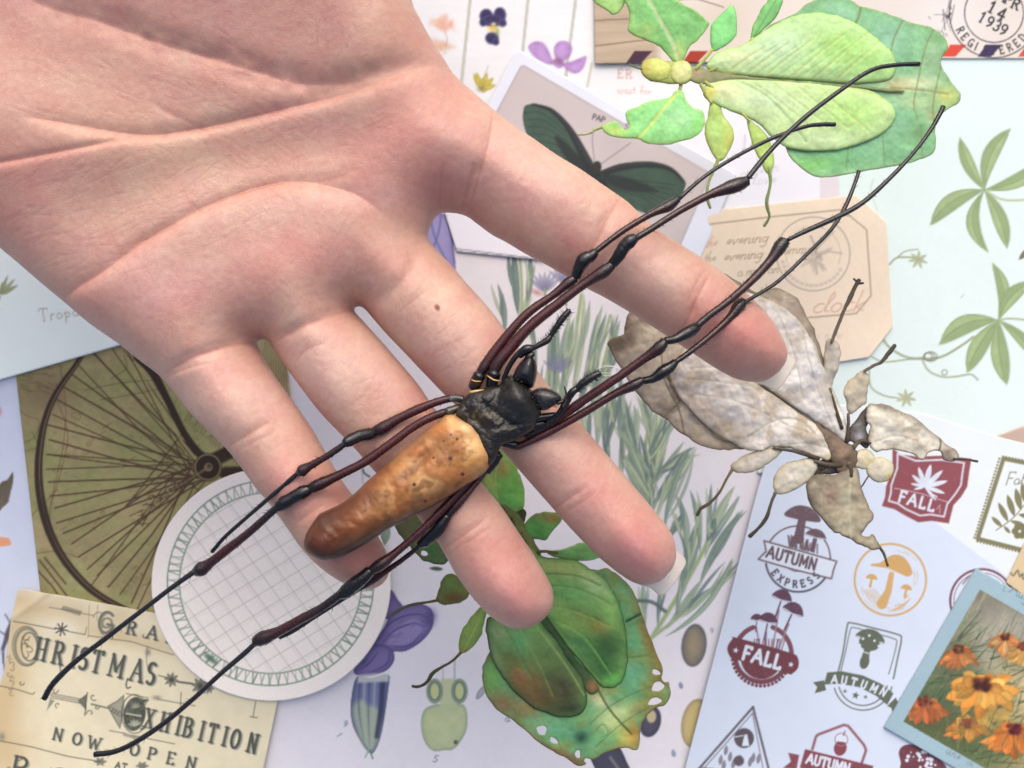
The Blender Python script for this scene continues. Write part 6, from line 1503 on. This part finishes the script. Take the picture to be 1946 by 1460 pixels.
# ------------------------------------------------------------------ the big orb-weaver
M_leg = material('spider_leg', 0.25, 0.5, 0.6, 30, 0.18, bdist=0.012, rvar=0.08)
M_black = material('black_shell', 0.17, 0.5, 0.4, 16, 0.15, bdist=0.015, rvar=0.08)
M_cara = material('carapace', 0.42, 0.5, 0.9, 9, 0.25, bdist=0.03, rvar=0.12)
M_abd = material('dried_abdomen', 0.36, 0.45, 0.45, 5, 0.06, bdist=0.03, rvar=0.08, sss=0.08, ssss=0.1)
M_hair = material('bristles', 0.6, 0.3, 0, 5, 0.0)
SP = empty('spider')
tag(SP, 'huge dried orb-weaver spider with tan abdomen and long black legs lying across the fingers', 'spider')
BK = C(20, 19, 22); DR = C(58, 24, 26); DM = C(44, 25, 28); GY = C(36, 34, 38)
def hairs(name, path, parent, n, length, col=C(26, 22, 22), w=.9, spread=1.0, lean=.6):
    """short bristles along a leg: joined three-sided spikes"""
    p = crom(path, 4, False); V = []; F = []
    for k in range(n):
        t = random.random() * (len(p) - 1.001); i = int(t); u = t - i
        q = p[i] * (1 - u) + p[i + 1] * u; d = p[i + 1] - p[i]; L = math.hypot(d[0], d[1]) + 1e-6
        tx, ty = d[0] / L, d[1] / L; nx, ny = -ty, tx
        a = random.uniform(0, 2 * pi)
        r = q[3] / 2 * .9; cpx = K * (HC - q[2] - ZOFF) / HC
        ox, oz = cos(a) * r, sin(a) * r * cpx
        base = np.array(P(q[0] + nx * ox, q[1] + ny * ox, q[2] + oz))
        l = length * random.uniform(.5, 1.2); le = lean * random.uniform(.3, 1.3)
        tip = np.array(P(q[0] + nx * (ox + cos(a) * l * spread) + tx * l * le, q[1] + ny * (ox + cos(a) * l * spread) + ty * l * le, q[2] + oz + sin(a) * l * cpx * .8))
        s = np.array([nx, -ny, 0]) * w * K * .5; s2 = np.array([tx, -ty, 0]) * w * K * .5
        b = len(V); V += [base + s, base - s, base + s2, tip]; F += [(b, b + 1, b + 3), (b + 1, b + 2, b + 3), (b + 2, b, b + 3)]
    o = new_mesh(name, V, F, np.tile(col, (len(V), 1)), M_hair, parent)
    o['kind'] = 'stuff'
    return o
random.seed(31)
def leg(segs, zs, nh=50):
    """segs: name -> list of (px, py, width), zs: height at each end of the four joints"""
    root = None
    zs = [z - .28 for z in zs]; zs[0] += .2
    for it in range(4):                       # lift the joints until every segment clears the skin
        for k, (nm, pts) in enumerate(segs):
            n = len(pts); need = 0
            for i in range((n - 1) * 6 + 1):
                a = i / 6.0; j = min(int(a), n - 2); u = a - j
                x, y, w = [pts[j][c] * (1 - u) + pts[j + 1][c] * u for c in range(3)]
                zz = zs[k] + (zs[k + 1] - zs[k]) * a / (n - 1)
                need = max(need, skin_z(x, y) + w * .5 * K * .55 - zz)
            if need > 0: zs[k] += need * (1 if k else .4); zs[k + 1] += need
    for k, (nm, pts) in enumerate(segs):
        za, zb = zs[k], zs[k + 1]
        pts = list(pts)
        if nm in ('femur', 'tibia') : pts[-2] = (pts[-2][0], pts[-2][1], pts[-2][2] * 1.34)
        ar = [0.0]
        for i in range(1, len(pts)): ar.append(ar[-1] + math.hypot(pts[i][0] - pts[i - 1][0], pts[i][1] - pts[i - 1][1]))
        kw = {'patella': 1.3, 'femur': .88, 'tibia': .95, 'metatarsus': .95}[nm]
        path = [(x, y, za + (zb - za) * a / ar[-1] + .03 * sin(pi * a / ar[-1]) * (1 if k < 3 else 0), w * kw) for (x, y, w), a in zip(pts, ar)]
        cols = {'femur': [BK, DR * 1.15, DR * 1.25, DR, BK], 'patella': [BK, BK * 1.2, BK], 'tibia': [BK, DM, DR * 1.05, DM, BK], 'metatarsus': [GY, GY * .95, GY * .9, BK]}[nm]
        o = tube('leg' if nm == 'femur' else nm, path, M_black if nm == 'patella' else M_leg, cols, SP if root is None else root, n=12, sub=5, bumpy=.09)
        if root is None: root = o
        if nm == 'femur': hairs('bristles', path, o, nh, 5, w=1.1)
        elif nm != 'patella': hairs('bristles', path, root, int(nh * .9), 7, w=1.0, lean=1.0)
    return root
F_, Pt, Ti, Mt = 'femur', 'patella', 'tibia', 'metatarsus'
ZB = 4.75
leg([(F_, [(912,712,20),(922,695,24),(950,655,22),(1000,598,20),(1050,562,18),(1080,538,17),(1093,530,20)]), (Pt, [(1093,528,15),(1100,510,17),(1110,494,21),(1124,486,17),(1132,478,12)]),
     (Ti, [(1130,480,12),(1150,464,12),(1185,438,13),(1235,408,14),(1270,392,17),(1288,378,16)]), (Mt, [(1290,378,9),(1340,335,8),(1400,297,8),(1470,262,8),(1530,241,8),(1560,237,9),(1587,237,9)])], (4.75,5.0,5.05,4.7,3.9))
leg([(F_, [(938,712,24),(944,694,27),(968,664,25),(1010,618,23),(1060,578,22),(1110,540,21),(1145,518,21),(1164,503,20)]), (Pt, [(1164,502,15),(1176,486,18),(1186,470,19),(1198,458,20),(1208,452,14)]),
     (Ti, [(1206,455,13),(1240,434,13),(1290,402,14),(1350,370,17),(1395,354,22),(1420,344,21)]), (Mt, [(1422,338,10),(1432,325,11),(1470,280,10),(1530,223,10),(1600,170,9),(1655,134,9),(1700,124,9),(1747,122,10)])], (4.85,5.25,5.35,5.0,3.8), 60)
leg([(F_, [(1000,828,18),(1040,808,18),(1075,785,20),(1119,754,20),(1174,717,20),(1225,681,20),(1252,662,21),(1264,648,18)]), (Pt, [(1264,648,11),(1282,645,13),(1300,636,17),(1314,628,18),(1326,620,13)]),
     (Ti, [(1322,622,15),(1350,598,14),(1385,572,15),(1430,532,17),(1465,494,20),(1482,470,21),(1491,458,24)]), (Mt, [(1498,456,8),(1530,440,10),(1590,413,11),(1640,385,10),(1695,335,9),(1740,286,8),(1772,242,9),(1793,203,10)])], (4.5,4.95,5.0,4.6,3.6), 60)
leg([(F_, [(962,832,16),(980,848,15),(1000,842,16),(1050,818,17),(1110,784,18),(1170,748,18),(1205,732,19),(1222,722,16)]), (Pt, [(1222,724,11),(1240,720,13),(1258,708,19),(1272,699,17),(1284,688,11)]),
     (Ti, [(1278,692,11),(1310,670,12),(1350,638,13),(1385,606,16),(1404,582,19),(1414,572,17)]), (Mt, [(1416,574,7),(1440,560,8),(1480,534,8),(1535,482,8),(1580,436,8),(1606,394,9),(1626,345,8),(1632,325,8)])], (4.4,4.7,4.75,4.3,3.5), 60)
leg([(F_, [(872,757,16),(855,758,16),(830,764,17),(795,778,20),(755,797,21),(725,815,21),(712,820,20)]), (Pt, [(712,822,16),(698,826,19),(680,830,18),(662,839,17),(654,843,12)]),
     (Ti, [(658,841,11),(640,855,13),(610,874,14),(588,886,17),(574,895,18),(566,900,12)]), (Mt, [(570,896,9),(545,918,10),(510,948,9),(465,987,8),(430,1018,8),(412,1038,8),(403,1049,8)])], (4.7,4.75,4.75,4.45,3.7), 46)
leg([(F_, [(868,778,16),(850,783,18),(822,792,18),(785,812,18),(740,845,19),(690,880,20),(640,905,20),(604,922,20),(588,930,20)]), (Pt, [(588,930,16),(575,936,20),(556,946,18),(540,956,20),(528,964,16)]),
     (Ti, [(530,962,15),(505,984,15),(470,1015,16),(430,1046,19),(400,1070,20),(382,1082,22),(370,1088,17)]), (Mt, [(370,1086,11),(320,1122,10),(260,1168,10),(200,1214,11),(150,1252,11),(115,1284,12),(96,1306,12),(84,1328,12)])], (4.8,4.85,4.8,4.2,3.2), 60)
leg([(F_, [(936,868,14),(920,898,14),(895,930,15),(870,958,15),(850,982,14)]), (Pt, [(850,980,14),(838,998,19),(826,1012,20),(808,1028,19),(797,1036,12)]),
     (Ti, [(802,1034,9),(775,1056,10),(735,1085,12),(705,1104,13),(686,1116,13)]), (Mt, [(688,1116,10),(640,1146,9),(590,1178,9),(555,1200,10),(531,1211,10)])], (4.5,4.6,4.55,4.15,3.6), 40)
leg([(F_, [(925,872,16),(905,900,17),(870,938,18),(830,980,18),(790,1018,17),(750,1052,18),(722,1074,20),(704,1084,18)]), (Pt, [(704,1084,16),(690,1098,20),(672,1112,21),(658,1124,22),(648,1130,16)]),
     (Ti, [(652,1126,17),(610,1156,17),(570,1178,19),(530,1200,20),(500,1213,22),(484,1220,20)]), (Mt, [(486,1222,10),(460,1246,11),(420,1280,10),(370,1326,10),(315,1372,11),(262,1408,11),(220,1428,11),(180,1434,12)])], (4.6,4.7,4.65,4.15,3.2), 50)
# abdomen
ABD = [(841,793),(848,788),(856,787),(868,788),(880,795),(893,800),(905,809),(914,820),(921,833),(928,845),(935,858),(936,870),(932,884),(920,900),(905,911),(890,920),(846,949),(797,976),(747,1001),(722,1017),(698,1033),(661,1053),(640,1062),(624,1065),(610,1064),(597,1059),(586,1051),(579,1042),(578,1028),(584,1010),(594,994),(604,980),(612,974),(649,957),(678,934),(700,912),(723,893),(742,875),(760,858),(780,842),(800,826),(821,810)]
def paint_abd(cv):
    e = np.array([-.82, .57])
    s = ((cv.X - 900) * e[0] + (cv.Y - 830) * e[1]) / 390.0      # 0 at the front, 1 at the tail
    v = ((cv.X - 900) * e[1] - (cv.Y - 830) * e[0])               # across
    front = C(224, 178, 124); mid = C(204, 144, 76); tail = C(112, 68, 44)
    n = fbm(cv.X, cv.Y, 60, 4, 4) - .5
    t = np.clip(s + n * .5, 0, 1)[..., None]
    cv.c[:] = np.where(t < .45, front + (mid - front) * (t / .45), mid + (tail - mid) * ((t - .45) / .55))
    # pale marbled streak down the back
    n2 = fbm(cv.X, cv.Y, 34, 14, 4) - .5
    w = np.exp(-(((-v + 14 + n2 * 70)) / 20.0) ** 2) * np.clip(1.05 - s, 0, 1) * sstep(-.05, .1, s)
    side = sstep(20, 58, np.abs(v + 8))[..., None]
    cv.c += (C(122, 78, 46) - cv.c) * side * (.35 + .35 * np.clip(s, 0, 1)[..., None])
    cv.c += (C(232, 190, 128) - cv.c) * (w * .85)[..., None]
    m = sstep(.50, .60, fbm(cv.X, cv.Y, 34, 24, 3))[..., None] * .5
    cv.c += (C(172, 100, 46) - cv.c) * m
    m = sstep(.54, .64, fbm(cv.X, cv.Y, 26, 34, 3))[..., None] * .4
    cv.c += (C(120, 78, 44) - cv.c) * m
    for b in ((860,800,16,10,20,C(238,204,150),.9),(885,812,18,8,30,C(240,214,168),.9),(905,840,14,16,0,C(238,206,150),.6),(838,815,18,16,-30,C(204,128,70),.7),(846,832,26,12,-30,C(176,120,80),.6),(800,880,30,10,-40,C(150,100,52),.6),
              (815,862,18,10,-40,C(134,92,54),.6),(775,900,14,8,-30,C(120,84,48),.6),(900,880,20,14,-30,C(206,142,70),.6),(650,965,40,12,-30,C(120,84,72),.7),(700,925,60,10,-42,C(150,104,90),.55),(780,850,50,8,-40,C(178,140,116),.6),
              (600,1040,26,24,0,C(96,56,40),.7),(640,1055,40,10,-25,C(70,50,44),.75),(700,1025,50,9,-28,C(80,52,40),.7),(770,985,50,7,-28,C(104,64,38),.7),(620,985,20,12,-30,C(104,84,80),.6),(640,1010,30,16,-30,C(140,78,44),.6),(680,985,40,12,-32,C(196,122,50),.6)):
        cv.blob(*b)
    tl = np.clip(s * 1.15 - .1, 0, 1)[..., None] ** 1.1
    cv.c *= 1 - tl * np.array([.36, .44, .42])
    cv.c *= np.array([.97, .95, .92])
    cv.c *= 1 + ((fbm(cv.X, cv.Y, 8, 54, 3) - .5)[..., None] * .16)
    for x, y, r in ((859,868,4),(881,898,3.5),(792,916,3.5),(811,949,3),(871,832,2.5),(827,867,2.2),(860,824,2),(846,836,1.5),(864,830,1.5),(700,965,2)):
        cv.disc(x, y, r, C(74, 34, 22), soft=2.5, a=.9)
def bump_abd(X, Y, D, prof, cv, used):
    b = .10 * gau(X, Y, 860, 815, 24, 20) + .06 * gau(X, Y, 905, 850, 20, 22) - .05 * gau(X, Y, 885, 800, 10, 16, 30)
    b -= .10 * gau(X, Y, 812, 862, 26, 12, -40) + .05 * gau(X, Y, 780, 895, 40, 9, -42) + .06 * gau(X, Y, 690, 930, 80, 8, -42)
    b += .10 * (fbm(X, Y, 34, 9, 3) - .5) + .035 * (fbm(X, Y, 12, 19, 3) - .5)
    return b * prof
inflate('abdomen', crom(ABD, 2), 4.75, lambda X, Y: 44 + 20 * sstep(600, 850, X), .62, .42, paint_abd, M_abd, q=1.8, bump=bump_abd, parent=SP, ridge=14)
# carapace with raised head part
CAR = [(866,788),(870,776),(878,762),(893,747),(908,741),(922,737),(938,733),(949,731),(956,720),(966,714),(976,713),(988,717),(1000,728),(1009,740),(1016,752),(1023,766),(1029,784),(1022,796),(1018,810),(1010,820),(994,829),(983,836),(972,840),(961,842),(951,850),(945,865),(936,880),(928,886),(918,870),(906,840),(890,815),(875,797)]
def paint_car(cv):
    cv.base(C(28, 26, 25), .2, 20, 5)
    m = sstep(.5, .68, fbm(cv.X, cv.Y, 12, 66, 4))[..., None] * np.exp(-(((cv.X - 905) / 42) ** 2 + ((cv.Y - 785) / 34) ** 2))[..., None]
    cv.c += (C(112, 98, 76) - cv.c) * m * .8
    cv.blob(985, 760, 22, 20, 0, C(44, 42, 44), .5)
def bump_car(X, Y, D, prof, cv, used):
    b = .22 * gau(X, Y, 988, 755, 30, 26, 40) - .12 * gau(X, Y, 905, 800, 30, 14, 45) - .07 * gau(X, Y, 950, 790, 50, 8, 35)
    b -= .08 * gau(X, Y, 948, 748, 8, 30, 30) + .05 * gau(X, Y, 972, 808, 30, 6, -10)
    b += .09 * (fbm(X, Y, 14, 33, 4) - .5) * (1 - gau(X, Y, 985, 755, 34, 30))
    return b * prof
inflate('carapace', crom(CAR, 3), 4.85, 34, .30, .35, paint_car, M_cara, q=1.4, bump=bump_car, parent=SP, ridge=10)
def blackpaint(c=BK, grey=None):
    def f(cv):
        cv.base(c, .2, 12, 5)
        if grey is not None: cv.blob(*grey, C(96, 92, 90), .5)
    return f
inflate('chelicera', crom([(974,722),(978,704),(988,688),(998,678),(1006,675),(1014,678),(1019,688),(1021,706),(1018,724),(1011,738),(1000,733),(986,728)], 4), 4.95, 23, .30, .3, blackpaint(), M_black, q=1.4, parent=SP, ridge=8)
c2 = inflate('chelicera', crom([(1008,748),(1016,740),(1030,736),(1048,740),(1062,748),(1068,758),(1058,768),(1042,778),(1028,780),(1018,770)], 4), 4.9, 18, .24, .25, blackpaint(C(38,36,40)), M_black, q=1.4, parent=SP, ridge=6)
hairs('bristles', [(1014,755,4.95,34),(1035,758,5.0,36),(1058,760,4.95,24)], c2, 130, 8, w=.8, col=C(60, 58, 58), lean=1.0)
tube('fang', [(1058,766,4.95,9),(1070,762,4.95,7),(1076,750,4.95,5),(1072,734,4.95,2)], M_black, [C(50,36,34), C(70,40,36), BK], c2, n=8)
# feelers
p1 = tube('pedipalp', [(956,724,4.9,8),(966,700,4.95,10),(980,678,5.0,11),(992,668,5.0,14)], M_black, BK, SP, n=10)
tube('palp_joint', [(986,676,5.0,15),(1000,664,5.05,18),(1012,663,5.05,14)], M_black, BK, p1, n=10)
tube('palp_joint', [(1000,690,5.0,14),(1006,678,5.05,15),(1014,672,5.05,10)], M_black, BK, p1, n=10)
tube('palp_joint', [(1010,664,5.05,9),(1024,656,5.05,11),(1040,647,5.05,13),(1047,638,5.05,9)], M_black, BK, p1, n=10)
q1 = [(1046,640,5.05,9),(1056,624,5.08,11),(1070,604,5.1,13),(1082,590,5.1,10)]
tube('palp_tip', q1, M_leg, [BK, GY * .8], p1, n=10); hairs('bristles', q1, p1, 150, 9, w=.8); hairs('bristles', [(1012,662,5.05,10),(1046,640,5.05,12)], p1, 60, 9, w=.8)
p2 = tube('pedipalp', [(1040,800,4.8,10),(1058,790,4.9,11),(1072,772,4.95,13),(1080,758,5.0,14)], M_black, BK, SP, n=10)
tube('palp_joint', [(1070,775,5.0,14),(1080,758,5.02,13),(1088,745,5.05,15),(1098,738,5.05,11)], M_black, BK, p2, n=10)
q2 = [(1094,742,5.05,11),(1108,728,5.08,15),(1126,716,5.1,15),(1140,709,5.1,10)]
tube('palp_tip', q2, M_leg, [BK, GY * .9], p2, n=10); hairs('bristles', q2, p2, 260, 9, w=.8, col=C(40, 40, 42))
# leg roots
for pts, c in (([(900,738,4.7,22),(905,726,4.75,24),(912,712,4.8,24)], [BK, C(60,36,20), BK]), ([(934,736,4.75,22),(936,722,4.8,24),(940,708,4.85,26)], [BK, BK, BK]),
               ([(955,838,4.5,20),(972,845,4.5,18),(985,848,4.45,16)], [BK, BK]), ([(1000,812,4.7,20),(1025,806,4.65,20),(1045,802,4.6,18)], [BK, BK]),
               ([(1010,796,4.8,16),(1035,792,4.8,14),(1062,790,4.8,16)], [BK, BK]), ([(880,760,4.7,16),(868,757,4.7,14),(856,758,4.7,14)], [BK, C(96,92,96)]),
               ([(880,775,4.7,14),(868,777,4.75,16),(850,783,4.78,17)], [BK, C(70,66,56)]), ([(945,862,4.5,24),(936,880,4.5,22),(924,896,4.5,18)], [BK, DM])):
    tube('coxa', pts, M_black, c, SP, n=12)
for pts in ([(893,746,4.9,5),(905,744,4.95,6),(922,742,4.95,5)], [(896,722,4.98,2.2),(904,725,5.0,2.5),(914,725,4.98,2.2)], [(926,714,5.08,2.2),(938,722,5.1,3),(950,724,5.06,2.4)]):
    tube('joint_membrane', pts, M_abd, [C(196,150,84), C(222,190,130), C(170,120,60)], SP, n=6)
tc_ = np.linspace(0, 2 * pi, 20, endpoint=False)
for x, y in ((984,722),(991,726),(998,742),(1012,756)):
    bead_p = np.c_[x + 3.2 * np.cos(tc_), y + 3.2 * np.sin(tc_)]
    inflate('eye', bead_p, 5.12, 3.2, .05, .05, blackpaint(C(16, 14, 16)), M_black, q=.8, parent=SP)
# loose thread of lint by the second feeler
lt = []
for k in range(60):
    a = k * .2; lt.append((1155 + (20 + k * .06) * cos(a), 704 + (8 + 3 * sin(k * .11)) * sin(a), 5.0 + .05 * sin(k * .3), .8))
o = tube('lint_thread', lt, M_paper, C(236, 236, 232), None, n=4, sub=3)
tag(o, 'thin pale thread of lint curled beside the furry feeler tip', 'thread')
# ------------------------------------------------------------------ the table under everything
bpy.ops.mesh.primitive_plane_add(size=1, location=(0, 0, -0.12))
tbl = bpy.context.object; tbl.name = 'table_top'; tbl.scale = (120, 90, 1); tbl['kind'] = 'structure'
mt = bpy.data.materials.new('pale_table'); mt.use_nodes = True
_n = mt.node_tree.nodes; _b = _n['Principled BSDF']
_w = _n.new('ShaderNodeTexNoise'); _w.inputs['Scale'].default_value = 0.6; _w.inputs['Detail'].default_value = 6
_r = _n.new('ShaderNodeValToRGB'); _r.color_ramp.elements[0].color = (.55, .53, .52, 1); _r.color_ramp.elements[1].color = (.7, .69, .68, 1)
mt.node_tree.links.new(_w.outputs['Fac'], _r.inputs[0]); mt.node_tree.links.new(_r.outputs[0], _b.inputs['Base Color'])
_b.inputs['Roughness'].default_value = 0.6
tbl.data.materials.append(mt)
